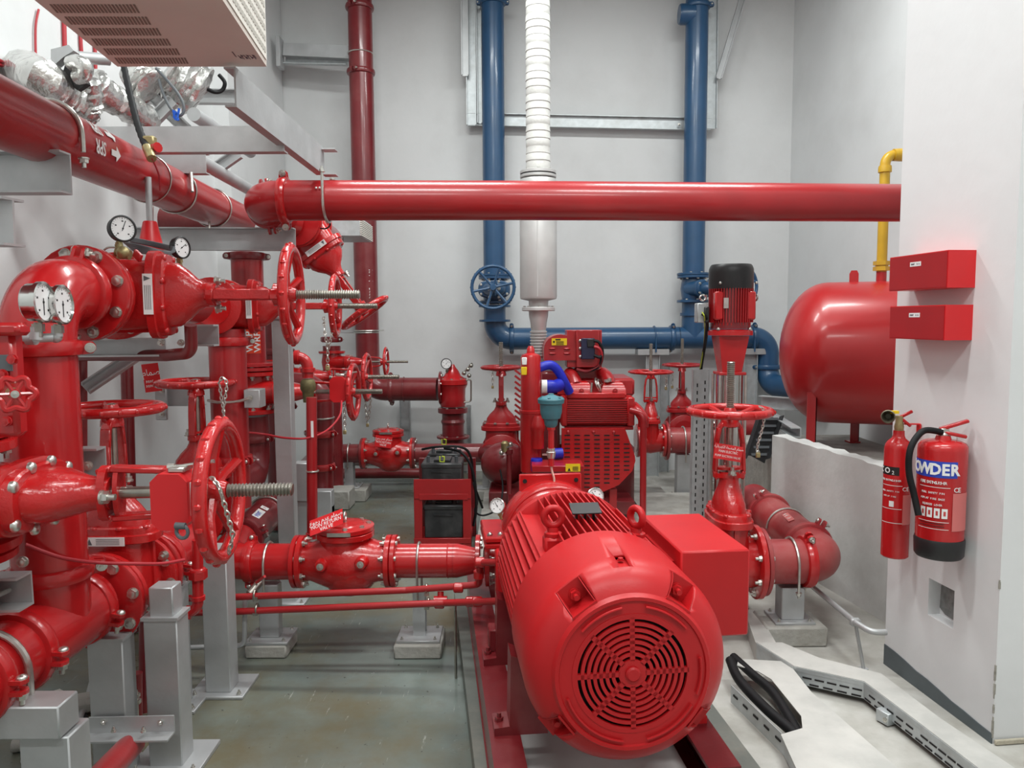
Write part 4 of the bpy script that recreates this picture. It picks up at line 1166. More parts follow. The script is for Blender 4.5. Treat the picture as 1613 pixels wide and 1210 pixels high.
for a in (.8, 2.4, 3.9, 5.5):
    d = V((math.cos(a), math.sin(a), 0)) * .115; g = G(); g.cyl(J + d + EZ * .2, J + d + EZ * jz(590), .009, n=10); part('tie_rod', g, STEEL, jo, world=True)
g = G(); g.bb(J.x - .12, J.x + .10, J.y - .12, J.y + .12, .10, .24, .02); part('pump_base', g, RED, jo, world=True)
# terminal box, lifting rings and cable of the jockey motor
g = G(); g.box(P(1104, 493, 4.95), (.065, .09, .125), None, .006); tbx = part('terminal_box', g, ZINC, jo, world=True)
g = G(); g.box(P(1111, 496, 4.93), (.03, .10, .10), None, .006); part('cable_entry', g, BLACK, jo, world=True)
for (px, py, ax) in ((1107, 469, EY), (1190, 469, EX + EY * .5)):
    g = G(); g.ring(P(px, py, 4.92), ax, .018, .0065, 18, 8); part('lifting_ring', g, CHROME, jo, world=True)
g = G().tube(smooth([P(1106, 494, 4.88), P(1112, 500, 4.88), P(1114, 515, 4.95), P(1110, 545, 5.2), P(1105, 575, 5.4), P(1104, 590, 5.42)], 6), .011, 8); part('motor_cable', g, RUBBER, jo, world=True)
g = G().tube(smooth([P(1106, 492, 4.87), P(1110, 503, 4.87), P(1109, 540, 5.18), P(1103, 580, 5.38)], 6), .004, 6); part('earth_wire', g, mat('green_yellow_wire', (.35, .42, .03), .5), jo, world=True)

# ================================================================== RED TANK WITH YELLOW VENT PIPE
apex = P(1227, 562, 6.0)
tdir = V((.94, -.34, 0)).normalized(); tnr = V((-tdir.y, tdir.x, 0))
Rt = .535; tz0 = P(1300, 556, 5.85).z
TANKM = mat('tank_red_paint', (0.43, 0.012, 0.014), 0.34, coat=0.25, var=0.07, vscale=2.2, bump=.05, bscale=6)
def tkp(t, side=0.0, z=0.0): return V((apex.x, apex.y, tz0 + z)) + tdir * t + tnr * side
tk = thing('tank', 'large horizontal red tank with domed end on legs behind the pillar', 'tank', V((tkp(.5).x, tkp(.5).y, .62)))
prof = [(0, .004)]
dd = .34
for i in range(1, 13):
    a = math.pi / 2 * i / 12; prof.append((dd * (1 - math.cos(a)), Rt * math.sin(a) ** .95))
prof += [(.95, Rt), (.96, Rt * .98)]
g = G(); g.lathe(tkp(0), tdir, prof, 64); part('shell', g, TANKM, tk, world=True)
def at_px(px, side, z):
    # point along the tank whose picture column is px
    lo, hi = 0.0, 1.2
    for _ in range(40):
        m = (lo + hi) / 2; q = tkp(m, side, z); 
        c = CAMR.to_3x3().transposed() @ (q - V((0, 0, CAMH))); x = IW / 2 + FPX * c.x / -c.z
        if x < px: lo = m
        else: hi = m
    return tkp(lo, side, z)
for (px, sd) in ((1276, -.40), (1345, .40)):
    q = at_px(px, sd, -.4); zt_ = tz0 - .27
    g = G(); g.bb(q.x - .035, q.x + .035, q.y - .035, q.y - .028, .62, zt_); g.bb(q.x + .028, q.x + .035, q.y - .035, q.y + .035, .62, zt_); g.bb(q.x - .045, q.x + .045, q.y - .045, q.y + .045, .62, .632)
    part('leg', g, TANKM, tk, world=True)
lq = at_px(1345, 0, Rt); tz = tz0 + Rt
g = G(); g.prism([(-.032, -.02), (.032, -.02), (.032, .07), (.02, .095), (-.02, .095), (-.032, .07)], V((lq.x, lq.y, tz - .01)), tdir, EZ, .012, tnr); part('lifting_lug', g, TANKM, tk, world=True)
yq = at_px(1388, 0, Rt); yx, TY = yq.x, yq.y
g = G(); g.cyl((yx, TY, tz - .02), (yx, TY, P(1388, 428, TY).z), .036, n=18); part('vent_socket', g, TANKM, tk, world=True)
g = G(); z1_ = P(1388, 418, TY).z; g.hexa((yx, TY, z1_ - .04), EZ, .06, .03); g.lathe((yx, TY, z1_ - .012), EZ, [(0, .045), (.014, .045)], 16); g.hexa((yx, TY, z1_), EZ, .06, .03)
yp = thing('vent_pipe', 'yellow vent pipe rising from the red tank and bending behind the pillar', 'pipe', V((yx, TY, z1_ - .05)))
part('union_nut', g, YELL, yp, world=True)
ze = P(1388, 244, TY).z
g = G().tube(fillet([(yx, TY, z1_ - .05), (yx, TY, ze), (yx + .45, TY + .05, ze)], .07, 8), .036, 18); part('tube', g, YELL, yp, world=True)
g = G(); g.lathe((yx, TY, ze - .13), EZ, [(0, .036), (.004, .047), (.03, .047), (.05, .044)], 20); part('elbow_socket', g, YELL, yp, world=True)
g = G(); g.lathe((yx + .06, TY + .006, ze), EX, [(0, .044), (.05, .047), (.075, .047), (.08, .036)], 20); part('elbow_socket', g, YELL, yp, world=True)
# steel channels and concrete bits behind the partition
st = thing('tank_bearer', 'grey steel channel bearer under the elbow of the blue pipe', 'steel beam', P(1240, 660, 6.3))
channel(st, P(1200, 632, 6.4), P(1300, 640, 6.0), .06, .10, EZ, -EY, ZINC)
channel(st, P(1218, 655, 6.3), P(1262, 682, 5.2), .07, .07, EZ, V((-1, 0, 0)), ZINC)
st2 = thing('fallen_tray', 'black perforated tray section leaning behind the low partition', 'cable tray', P(1195, 730, 5.6))
BT = mat('black_perforated_tray', (.02, .02, .022), .45, var=.2)
a, b = P(1190, 722, 5.55), P(1212, 655, 5.7)
g = G(); g.bar(a, b, .16, .006, V((.3, -1, .3))); part('tray_bed', g, BT, st2, world=True)
for i in range(6):
    c = a.lerp(b, (i + .5) / 6) + V((0, -.012, .004)); g = G(); g.bar(c - EX * .07, c + EX * .07, .018, .008, V((.3, -1, .3))); part('rung', g, GREYCAB, st2, world=True)
for s in (-1, 1):
    g = G(); o_ = V((s * .085, -.02, 0)); g.bar(a + o_, b + o_, .006, .05, V((.3, -1, .3))); part('tray_side', g, BT, st2, world=True)

# ================================================================== THINGS ON THE PILLAR
def pil(px, py, off=0.0): return PL(px, py, PN - PNX * off, PNX)
def pbox(name, label, pxn, pxf, ptop, pbot, dep):
    """box on the aisle face: near and far px of its wall edge"""
    a = pil(pxn, (ptop + pbot) / 2); b_ = pil(pxf, (ptop + pbot) / 2)
    ta, tb_ = (a - PN).dot(PD), (b_ - PN).dot(PD)
    zt_, zb_ = pil(pxn, ptop).z, pil(pxn, pbot).z
    t = thing(name, label, 'junction box', on_pil((ta + tb_) / 2, zb_))
    g = G(); g.prism([(ta, zb_), (tb_, zb_), (tb_, zt_), (ta, zt_)], on_pil(0, 0, -.002), PD, EZ, dep, -PNX)
    part('case', g, SIGNRED, t, world=True, ang=.3)
    g = G(); g.prism([(ta + .004, zb_ + .004), (tb_ - .004, zb_ + .004), (tb_ - .004, zt_ - .004), (ta + .004, zt_ - .004)], on_pil(0, 0, dep - .002), PD, EZ, .003, -PNX)
    fr = part('front_cover', g, mat('box_cover_red', (.36, .010, .014), .4, var=.05), t, world=True, ang=.3)
    return t, ta, tb_, zb_, zt_
BXM = None
for (lab, ptop, pbot) in (('upper of the two red boxes on the pillar, with a small white label', 394, 453), ('lower of the two red boxes on the pillar, with a small white label', 480, 536)):
    dep = .118
    t, ta, tb_, zb_, zt_ = pbox('junction_box', lab, 1537 if ptop < 450 else 1532, 1441, ptop, pbot, dep)
    cz_ = zb_ + (zt_ - zb_) * .72; tcm = ta + (tb_ - ta) * .52
    g = G(); g.prism([(tcm - .035, cz_ - .009), (tcm + .035, cz_ - .009), (tcm + .035, cz_ + .009), (tcm - .035, cz_ + .009)], on_pil(0, 0, dep + .001), PD, EZ, .001, -PNX); lb = part('label_strip', g, WHITE, t, world=True)
    marks(t, on_pil(tcm, cz_, dep + .0025), -PD, EZ, .055, .008, GREYCAB, 9)

def cylbody(t, name, o, prof, m, n=40): 
    g = G().lathe(o, EZ, prof, n); return part(name, g, m, t, world=True)
def curved(t, name, o, r, a0, a1, z0_, z1_, m, n=14, th=.0008):
    """thin printed sheet wrapped round a bottle"""
    g = G(); vs = []
    for i in range(n + 1):
        a = math.radians(a0 + (a1 - a0) * i / n); d = V((math.cos(a), math.sin(a), 0))
        vs += [o + d * (r + th) + EZ * z0_, o + d * (r + th) + EZ * z1_]
    fs = [(2 * i, 2 * i + 2, 2 * i + 3, 2 * i + 1) for i in range(n)]
    g.add(vs, fs); return part(name, g, m, t, world=True)
def curvetext(t, s, o, r, adeg, z, size, m, step, name='lettering', bold=0.0, sx=1.0):
    """letters set one by one round a bottle; adeg the middle, reading anticlockwise seen from above"""
    n = len(s)
    for i, ch in enumerate(s):
        if ch == ' ': continue
        a = math.radians(adeg + (i - (n - 1) / 2) * step); d = V((math.cos(a), math.sin(a), 0))
        text(t, ch, o + d * (r + .0016) + EZ * z, V((-d.y, d.x, 0)), EZ, size, m, name=name, bold=bold, sx=sx)

# powder extinguisher
pe = pil(1500, 780); 
c = P(1483, 760, (pe.y) - .02); rE = 36.0 * c.y / FPX
def off_wall(px, py, rpx, gap):
    # distance at which a bottle of apparent radius rpx just clears the pillar face
    lo, hi = 2.0, 4.5
    for _ in range(40):
        Y = (lo + hi) / 2; q = P(px, py, Y)
        if (PN - q).dot(PNX) > rpx * Y / FPX + gap: lo = Y
        else: hi = Y
    return P(px, py, lo)
c = off_wall(1483, 760, 36, .012); rE = 36.0 * c.y / FPX
zb_ = P(1483, 873, c.y).z; h = lambda py: P(1483, py, c.y).z
o = V((c.x, c.y, 0))
ex = thing('fire_extinguisher', 'wide red powder fire extinguisher with black foot and hose on the pillar', 'extinguisher', V((c.x, c.y, zb_)))
cylbody(ex, 'cylinder', o, [(h(858), rE * .97), (h(708), rE), (h(702), rE * .985), (h(697), rE * .9), (h(694), rE * .72), (h(692), rE * .34), (h(686), rE * .28)], RED)
cylbody(ex, 'foot_skirt', o, [(h(875), rE * .92), (h(871), rE * 1.0), (h(848), rE * 1.03), (h(845), rE * 1.0)], BLACK)
cylbody(ex, 'valve_neck', o, [(h(690), .018), (h(684), .02), (h(680), .014), (h(674), .016)], STEEL, 16)
va = V((.6, -.8, 0)).normalized()          # levers point towards the near right
va = V((.93, -.35, 0)).normalized()
def lever(a, b, wd_, m, nm, t):
    g = G(); g.bar(a, b, wd_, .013, EZ, .003); part(nm, g, m, t, world=True)
top = o + EZ * h(678)
lever(top - va * .015 + EZ * .004, top + va * .085 + EZ * .042, .03, RED, 'upper_lever', ex)
lever(top - va * .015 - EZ * .004, top + va * .08 - EZ * .022, .03, RED, 'lower_lever', ex)
g = G(); g.box(top - EZ * .004, (.034, .03, .03), None, .005); g.ring(top + V((.035, -.01, -.03)), (1, .2, 0), .018, .0018, 18, 6); part('valve_block', g, STEEL, ex, world=True)
g = G().tube(smooth([top + V((-.012, -.01, -.006)), P(1458, 678, c.y - .01), P(1443, 690, c.y - .02), P(1433, 712, c.y - .03), P(1432, 745, c.y - .03), P(1440, 780, c.y - .04), P(1447, 812, c.y - .06)], 7), .0125, 12); part('hose', g, RUBBER, ex, world=True)
g = G(); bk_ = o + V((rE * 1.02, .02, 0)); g.bb(bk_.x - .004, bk_.x + .02, bk_.y - .02, bk_.y + .04, h(784), h(730), .003); part('bracket', g, SIGNRED, ex, world=True)
vang = math.degrees(math.atan2(-c.y, -c.x))            # direction to the viewer
A0, A1 = vang - 95, vang + 36
curved(ex, 'name_panel', o, rE, A0, A1, h(747), h(722), BLUELAB, 18)
for ch, a_ in zip('POWDER', (-90, -67, -41, -14, 8, 29)): curvetext(ex, ch, o, rE, vang + a_, h(735), .060, WHITE, 1, bold=.0022, sx=.92)
curved(ex, 'side_panel', o, rE, vang + 27, vang + 75, h(828), h(770), PINKPRINT)
for (py, s, sz, stp) in ((755, 'FIRE EXTINGUISHER', .016, 3.7), (771, 'PULL SAFETY PIN', .011, 3.6), (780, 'AIM AT FIRE BASE', .011, 3.6), (789, 'SQUEEZE LEVER', .011, 3.6)):
    curvetext(ex, s, o, rE, vang - 20, h(py), sz, WHITE, stp)
curvetext(ex, 'CE', o, rE, vang + 38, h(765), .026, WHITE, 9)
g = G()
for i in range(4):
    a0 = vang - 48 + i * 17; curved(ex, 'pictogram', o, rE, a0, a0 + 13, h(809), h(794), WHITE, 4)
    curved(ex, 'pictogram_mark', o, rE + .0006, a0 + 4, a0 + 9, h(805), h(798), mat('pictogram_red', (.5, .05, .05), .5), 3)
for (py, a0, a1) in ((762, -55, 20), (815, -55, 20), (826, -55, 20)): curved(ex, 'rule_line', o, rE, vang + a0, vang + a1, h(py + .4), h(py - .4), WHITE, 10)
for py in (818, 822): curved(ex, 'small_print', o, rE, vang - 50, vang + 10, h(py + .5), h(py - .5), BLKPRINT, 8)

# carbon dioxide extinguisher
pc_ = pil(1425, 760)
c = off_wall(1413, 760, 20.5, .03); rC = 20.5 * c.y / FPX
h = lambda py: P(1413, py, c.y).z
o = V((c.x, c.y, 0)); zb_ = h(876)
ex2 = thing('fire_extinguisher', 'slim red carbon dioxide fire extinguisher on the pillar edge', 'extinguisher', V((c.x, c.y, zb_)))
cylbody(ex2, 'cylinder', o, [(h(876), rC * .9), (h(874), rC), (h(706), rC), (h(700), rC * .93), (h(695), rC * .78), (h(690), rC * .5), (h(686), rC * .42), (h(678), rC * .40)], RED)
cylbody(ex2, 'valve_neck', o, [(h(679), .018), (h(672), .02), (h(666), .016), (h(655), .015)], BRASS, 16)
top = o + EZ * h(660)
lever(top - va * .01, top + va * .05 + EZ * .036, .018, RED, 'upper_lever', ex2)
lever(top + va * .01, top + va * .045 - EZ * .03, .018, RED, 'lower_lever', ex2)
g = G(); hn = P(1399, 656, c.y - .02); g.lathe(hn, (-.5, -1, .1), [(-.03, .014), (0, .02), (.05, .029), (.052, .025), (.0, .012)], 20, True, False); part('discharge_horn', g, mat('worn_dark_metal', (.16, .145, .10), .4, metal=.6), ex2, world=True)
g = G(); g.box(hn + V((.012, -.03, .022)), (.03, .02, .012)); part('horn_tag', g, YLAB, ex2, world=True)
wa_, wb_ = pil(1449, 668), o + EZ * h(668)
g = G(); g.bar(V((wa_.x, wa_.y, wb_.z)), wb_ + V((.02, 0, 0)), .02, .005, EZ); g.bar(V((wa_.x - .004, wa_.y, wb_.z - .055)), V((wa_.x - .004, wa_.y, wb_.z)), .03, .006, EX); part('bracket', g, SIGNRED, ex2, world=True)
vang = math.degrees(math.atan2(-c.y, -c.x))
curved(ex2, 'name_panel', o, rC, vang - 95, vang + 8, h(746), h(733), BLKPRINT)
curvetext(ex2, 'CO', o, rC, vang - 60, h(739.5), .034, WHITE, 36, bold=.0006); curvetext(ex2, '2', o, rC, vang - 17, h(742), .022, WHITE, 10)
curved(ex2, 'side_panel', o, rC, vang + 26, vang + 80, h(822), h(776), PINKPRINT)
for (py, s, sz, stp) in ((754, 'FIRE EXTINGUISHER', .012, 5.4), (771, 'PULL SAFETY PIN', .009, 5.2), (779, 'AIM AT FIRE', .009, 5.2)): curvetext(ex2, s, o, rC, vang - 30, h(py), sz, WHITE, stp)
curvetext(ex2, 'CE', o, rC, vang + 38, h(767), .024, WHITE, 16)
curved(ex2, 'pictogram', o, rC, vang - 30, vang - 10, h(795), h(786), WHITE, 4)
for (py, a0, a1) in ((762, -70, 22), (798, -70, 22), (820, -70, 60)): curved(ex2, 'rule_line', o, rC, vang + a0, vang + a1, h(py + .4), h(py - .4), WHITE, 10)

# ================================================================== BACK OF THE ROOM
def pbx(g, x0, x1, y0, y1, Y, dep, ch=.004):
    """box whose front face fills a rectangle seen at distance Y"""
    a = P(x0, y1, Y); b = P(x1, y0, Y); cx = (y0 + y1) / 2
    xl, xr = P(x0, cx, Y).x, P(x1, cx, Y).x
    return g.bb(xl, xr, Y, Y + dep, a.z, b.z, ch)
def at(px, py, Y): return P(px, py, Y)

# --- blue mains on the back wall
YB = 7.92; rB = .112
bl = P(778, 300, YB).x; br = P(1094, 300, YB).x; bz = P(930, 533, YB).z
def bzv(py): return P(800, py, YB).z
BR = .17
# left drop pipe
pipe('water_pipe', 'left blue water pipe dropping down the back wall to its valve', [(bl, YB, 5.5), (bl, YB, bzv(457) + .135)], rB, BLUE, couplings=[(V((bl, YB, bzv(4))), EZ, (1, 0, 0))], flanges=[(V((bl, YB, bzv(457) + .139)), EZ, .165, BLUE, 8)])
vz = bzv(457)
gate_valve('blue_valve', 'blue gate valve with wheel facing out on the left blue pipe', frame((bl, YB, vz), EZ, -EY), k=.95, m=BLUE, det=1, stem=0, plate=None, wheelR=.198, nsp=6, smat=BLUE, wa=.2)
zf = bzv(496)
pipe('water_pipe', 'blue elbow and cross pipe running along the back wall below the valves', [(bl, YB, vz - .15), (bl, YB, bz), (br - .14, YB, bz)], rB, BLUE, R=BR, flanges=[(V((bl, YB, vz - .175)), EZ, .165, BLUE, 8), (V((bl, YB, bzv(507))), EZ, .16, BLUE, 0)],
     couplings=[(V((P(806, 532, YB).x, YB, bz)), EX, (0, -.4, 1)), (V((P(1058, 532, YB).x, YB, bz)), EX, (0, -.6, 1))])
pipe('water_pipe', 'right blue water pipe dropping down the back wall behind the jockey motor', [(br, YB, 5.5), (br, YB, bzv(457) + .135)], rB, BLUE, couplings=[(V((br, YB, bzv(12))), EZ, (1, -.4, 0))], flanges=[(V((br, YB, bzv(457) + .139)), EZ, .165, BLUE, 8)])
t = gate_valve('blue_valve', 'blue gate valve turned sideways half behind the jockey pump motor', frame((br, YB, vz), EZ, (.55, -1, 0)), k=.95, m=BLUE, det=1, stem=0, plate=None, wheelR=.19, nsp=6, smat=BLUE)
e2x = P(1196, 530, YB).x; e2z = P(1210, 585, YB).z
pp = [(br - .15, YB, bz), (e2x + .09, YB, bz), (e2x + .09, YB, P(1212, 606, YB).z), (e2x + .35, YB - .75, P(1212, 606, YB).z)]
tt = pipe('water_pipe', 'blue tee and elbows leading right and down behind the red tank', pp, rB, BLUE, R=BR, couplings=[(V((P(1186, 528, YB).x, YB, bz)), EX, (0, -.5, 1)), (V((e2x + .09, YB, P(1210, 578, YB).z)), EZ, (-1, -.3, 0))], flanges=[])
g = G(); g.cyl((br, YB, bz), (br, YB, vz - .13), rB, n=28); g.lathe((br, YB, bzv(499)), EZ, [(0, .13), (.03, .13)], 28); part('tee_branch', g, BLUE, tt, world=True)
# round blind end beside the top of the right pipe
g = G(); c_ = P(1072, 24, YB); g.lathe(c_ + V((0, -.02, 0)), EX, [(-.02, .09), (0, .10), (.13, .10)], 24); t = solo('blind_tee', g, BLUE, 'short blue blind stub beside the top of the right blue pipe', 'pipe')

# --- galvanised brackets of the blue pipes
bk = thing('wall_bracket', 'galvanised channel frame on the back wall behind the left blue pipe', 'bracket', P(745, 195, 8.05))
channel(bk, P(743, 198, 8.08), P(741, -60, 8.08), .05, .10, EX, -EY, ZINC)
channel(bk, P(733, 120, 8.02), P(731, -60, 8.02), .05, .07, EX, -EY, GALV)
channel(bk, P(756, 195, 8.08), P(753, -60, 8.08), .06, .05, EX, -EY, ZINC)
cb = thing('cross_bracket', 'long level galvanised channel on the wall between the blue pipes', 'bracket', P(930, 200, 8.1))
channel(cb, P(737, 189, 8.12), P(1118, 197, 8.12), .05, .125, EZ, -EY, ZINC)
for (px) in (765, 1070):
    bolt(cb, RM[cb.name].inverted() @ P(px, 196, 8.06), -EY, .012, 'stud')
bk2 = thing('wall_bracket', 'galvanised channel on the back wall behind the right blue pipe', 'bracket', P(1118, 205, 8.05))
channel(bk2, P(1119, 203, 8.08), P(1122, -60, 8.08), .05, .11, EX, -EY, ZINC)
bs_ = thing('brace', 'slanting grey steel brace beside the right blue pipe', 'bracket', P(1130, 125, 8.0))
channel(bs_, P(1131, 124, 8.0), P(1186, -60, 8.0), .04, .06, EX, -EY, GALV)
# stands under the cross pipe
for (px, lab) in ((1027, 'grey steel post under the middle of the blue cross pipe'), (1180, 'grey steel post under the blue elbow right of the jockey pump')):
    t = thing('steel_post', lab, 'post', V((P(px, 600, 7.9).x, 7.9, 0)))
    xx = P(px, 600, 7.9).x
    channel(t, (xx, 7.9, 0), (xx, 7.9, bz - rB - .06), .05, .14, EX, -EY, ZINC)
    g = G(); g.bb(xx - .16, xx + .16, 7.82, 8.0, bz - rB - .06, bz - rB - .0, .003); part('saddle', g, GALV, t, world=True)
    u_bolt(t, RM[t.name].inverted() @ V((xx + .02, YB, bz)), EX, rB, -EZ, BLUE, r=.008, leg=.03, nuts=False)
for (px, w_) in ((1050, .10), (1168, .08)):
    xx = P(px, 600, 8.0).x
    t = thing('wall_channel', 'pale grey channel standing against the back wall %s' % ('near the twin back valves' if px == 1050 else 'behind the jockey pump barrel'), 'post', V((xx, 8.05, 0)))
    channel(t, (xx, 8.12, 0), (xx, 8.12, P(px, 575, 8.0).z), .05, w_, EX, -EY, ZINC)

# --- dark red riser on the left of the back wall, with bracket
YR = 7.72; rx0 = P(572, 280, YR).x; rR = .117
rz_b = P(582, 613, YR).z
def rzv(py): return P(575, py, YR).z
ri = pipe('riser_pipe', 'tall dark red riser pipe on the left of the back wall', [(rx0, YR, 5.5), (rx0 + .01, YR, rz_b), (P(690, 611, YR).x, YR - .05, rz_b)], rR, DRED, R=.17, couplings=[(V((rx0, YR, rzv(12))), EZ, (-.3, -1, 0)), (V((rx0, YR, rzv(114))), EZ, (-.3, -1, 0)), (V((rx0 + .24, YR, rz_b)), EX, (0, -.3, 1))])
bi = RM[ri.name].inverted()
for py in (85, 524):
    g = G(); g.ring(bi @ V((rx0, YR, rzv(py))), EZ, rR + .004, .006, 28, 8); part('clamp_band', g, STEEL, ri)
g = G(); g.ring(bi @ V((P(637, 611, YR).x, YR - .03, rz_b)), EX, rR + .004, .006, 28, 8); part('clamp_band', g, DRED, ri)
marks(ri, V((rx0 + .072, YR - .0955, rzv(447))), EZ, V((-.8, -.6, 0)), .30, .045, WHITE, 11)
br_ = thing('riser_bracket', 'grey steel bracket holding the dark red riser to the left wall', 'bracket', P(445, 90, YR))
channel(br_, P(446, 77, YR + .1), P(552, 82, YR + .02), .1, .12, EZ, EY, GALV)
channel(br_, P(450, 96, YR + .2), P(548, 98, YR + .12), .06, .08, EZ, -EY, ZINC)
g = G(); pbx(g, 434, 441, 56, 104, YR + .05, .14); part('wall_plate', g, GALV, br_, world=True)
g = G(); pbx(g, 551, 560, 72, 104, YR - .02, .14); part('end_plate', g, GALV, br_, world=True)
br2 = thing('riser_bracket', 'small grey bracket holding the riser low behind the tilted handwheel', 'bracket', P(560, 520, YR))
g = G(); pbx(g, 520, 560, 505, 525, YR + .05, .1); part('arm', g, GALV, br2, world=True)
u_bolt(br2, RM[br2.name].inverted() @ V((rx0 + .01, YR, rzv(521))), EZ, rR, EY, r=.008, leg=.1, nuts=False)

# --- relief valve at the end of the riser branch
rv = thing('relief_valve', 'dark red pressure relief valve with pointed cap at the end of the riser branch', 'valve', P(713, 690, YR - .05))
rc = P(713, 610, YR - .05); RVx, RVy = rc.x, rc.y
def rvz(py): return P(713, py, YR - .05).z
O_ = V((RVx, RVy, 0))
g = G(); g.lathe(O_, EZ, [(rvz(640), .12), (rvz(636), .13), (rvz(625), .125), (rvz(612), .13), (rvz(606), .15)], 32); part('body', g, PIPE, rv, world=True)
g = G(); g.lathe(O_, EZ, [(rvz(606), .14), (rvz(605), .15), (rvz(598), .15), (rvz(597), .14), (rvz(592), .085), (rvz(584), .06), (rvz(578), .03), (rvz(574), .018)], 32); cvr = part('bonnet', g, RED, rv, world=True)
bolts_ring(cvr, RM[rv.name].inverted() @ (O_ + EZ * rvz(597)), EZ, .125, 8, .014, 'bolt')
flange(rv, RM[rv.name].inverted() @ (P(692, 611, YR - .05)), EX, .165, m=DRED, nb=8)
flange(rv, RM[rv.name].inverted() @ (O_ + EZ * rvz(650)), EZ, .15, th=.05, m=DRED, nb=8)
g = G().tube(fillet([P(733, 600, YR - .1), P(742, 596, YR - .1), P(742, 632, YR - .1), P(730, 634, YR - .1)], .02, 4), .008, 8); part('pilot_tube', g, STEM, rv, world=True)
g = G(); 
for (px, py) in ((737, 582), (742, 576), (731, 588), (739, 592)): g.sphere(P(px, py, YR - .12), .022, 10, 8)
g.cyl(P(728, 590, YR - .12), P(744, 572, YR - .12), .01, n=8); part('pilot_valve', g, STEM, rv, world=True)
gauge('pressure_gauge', 'round white pressure gauge above the relief valve on the back wall', P(703, 573, YR - .12), (0, -1, .1), .052, m=BLACK, stem=[P(704, 582, YR - .1), P(706, 596, YR - .08)], dn=STEM, ndl=.9)
rp2 = pipe('outlet_pipe', 'dark red reducer pipe below the relief valve', [(RVx, RVy, rvz(652)), (RVx, RVy, rvz(686))], .11, DRED)
g = G(); g.lathe(O_, EZ, [(rvz(668), .112), (rvz(664), .122), (rvz(656), .10), (rvz(650), .09)], 28); part('reducer', g, DRED, rp2, world=True)
flange(rp2, RM[rp2.name].inverted() @ (O_ + EZ * rvz(690)), EZ, .165, m=DRED, nb=8)
g = G(); g.cyl((RVx, RVy, P(713, 720, YR).z), (RVx, RVy, rvz(689)), .11, n=28); part('lower_tube', g, DRED, rp2, world=True)

# --- rear discharge line: pipe, check valve, pipe, gate valve
Y2 = 6.95; z2 = P(620, 714, Y2).z
cvx = P(612, 712, Y2).x
check_valve('check_valve', 'small red check valve with lettered body in front of the back wall', frame((cvx, Y2, z2), EX, EZ), k=1.02, dz=-.03)
r6 = .086
pipe('discharge_pipe', 'dark red pipe left of the rear check valve', [(P(515, 714, Y2).x, Y2, z2), (cvx - .235, Y2, z2)], r6, DRED, couplings=[(V((P(530, 714, Y2).x, Y2, z2)), EX, (0, -1, 0.2))], flanges=[(V((cvx - .25, Y2, z2)), EX, .142, DRED, 8)])
gx = P(790, 700, 6.95).x
pipe('discharge_pipe', 'dark red pipe between the rear check valve and the gate valve behind the batteries', [(cvx + .235, Y2, z2), (gx - .13, Y2, z2)], r6, DRED, flanges=[(V((cvx + .226, Y2, z2)), EX, .142, DRED, 8), (V((gx - .15, Y2, z2)), EX, .142, DRED, 8)])
kv = (P(787, 579, 6.95).z - z2) / .71
gate_valve('gate_valve', 'red gate valve with level wheel between the exhaust and the batteries', frame((gx, Y2, z2), EY, EZ), k=kv, m=PIPE, wheel_m=PIPE, det=1, stem=.22, plate=None, wheelR=.165, wa=.1)
chain('padlock_chain', 'short chain hanging from the wheel of the gate valve behind the batteries', [P(776, 584, 6.8), P(776, 592, 6.8), P(776, 606, 6.8)], link=.03, r=.004, lock=P(776, 610, 6.8))
tx = tag('check_valve_sign', 'red bilingual non-return valve plate on the rear check valve', P(604, 696, Y2 - .165), (1, 0, -.14), (-.05, .1, 1), .15, .10, [('NON RETURN', -.06, .026), ('VALVE', -.3, .026), (AR_NRV, .25, .03)], m=SIGNRED)
sx_ = P(551, 740, Y2).x
stt = stand('pipe_stand', 'grey channel stand holding the pipe left of the rear check valve', (sx_, Y2, 0), z2 - r6 - .075, .08, .09, plate=(.2, .2), block=(.34, .30, .11), blabel='rough concrete block under the stand left of the rear check valve', kind='i', top=(.13, .12))
u_bolt(stt, RM[stt.name].inverted() @ V((sx_, Y2, z2)), EX, r6, -EZ, r=.006, leg=.04)
sx_ = P(765, 740, Y2).x
stt = stand('pipe_stand', 'thin grey stand under the pipe behind the batteries', (sx_, Y2, 0), z2 - r6 - .1, .06, .06, plate=(.16, .16), block=(.26, .26, .09), blabel='rough concrete block behind the battery stand', nb=0)
u_bolt(stt, RM[stt.name].inverted() @ V((sx_, Y2, z2)), EX, r6, -EZ, r=.006, leg=.06, nuts=False)
# dark pipes low along the back wall
pipe('drain_pipe', 'grey drain pipe lying low along the foot of the back wall', [(P(560, 747, 7.6).x, 7.6, .24), (P(800, 747, 7.6).x, 7.6, .24)], .06, GALV)
pipe('drain_pipe', 'dark red drain pipe lying low along the foot of the back wall', [(P(540, 772, 7.5).x, 7.5, .12), (P(700, 772, 7.5).x, 7.5, .12)], .05, DRED)
t = thing('wall_channel', 'pale grey channel standing against the back wall left of the relief valve', 'post', V((P(637, 690, 8.0).x, 8.05, 0)))
xx = P(637, 690, 8.0).x; channel(t, (xx, 8.12, 0), (xx, 8.12, P(637, 628, 8.0).z), .06, .11, EX, -EY, ZINC)
t = thing('wall_channel', 'pale grey channel standing against the back wall under the relief valve pilot', 'post', V((P(738, 690, 8.0).x, 8.05, 0)))
xx = P(738, 690, 8.0).x; channel(t, (xx, 8.12, 0), (xx, 8.12, P(738, 640, 8.0).z), .05, .05, EX, -EY, ZINC)

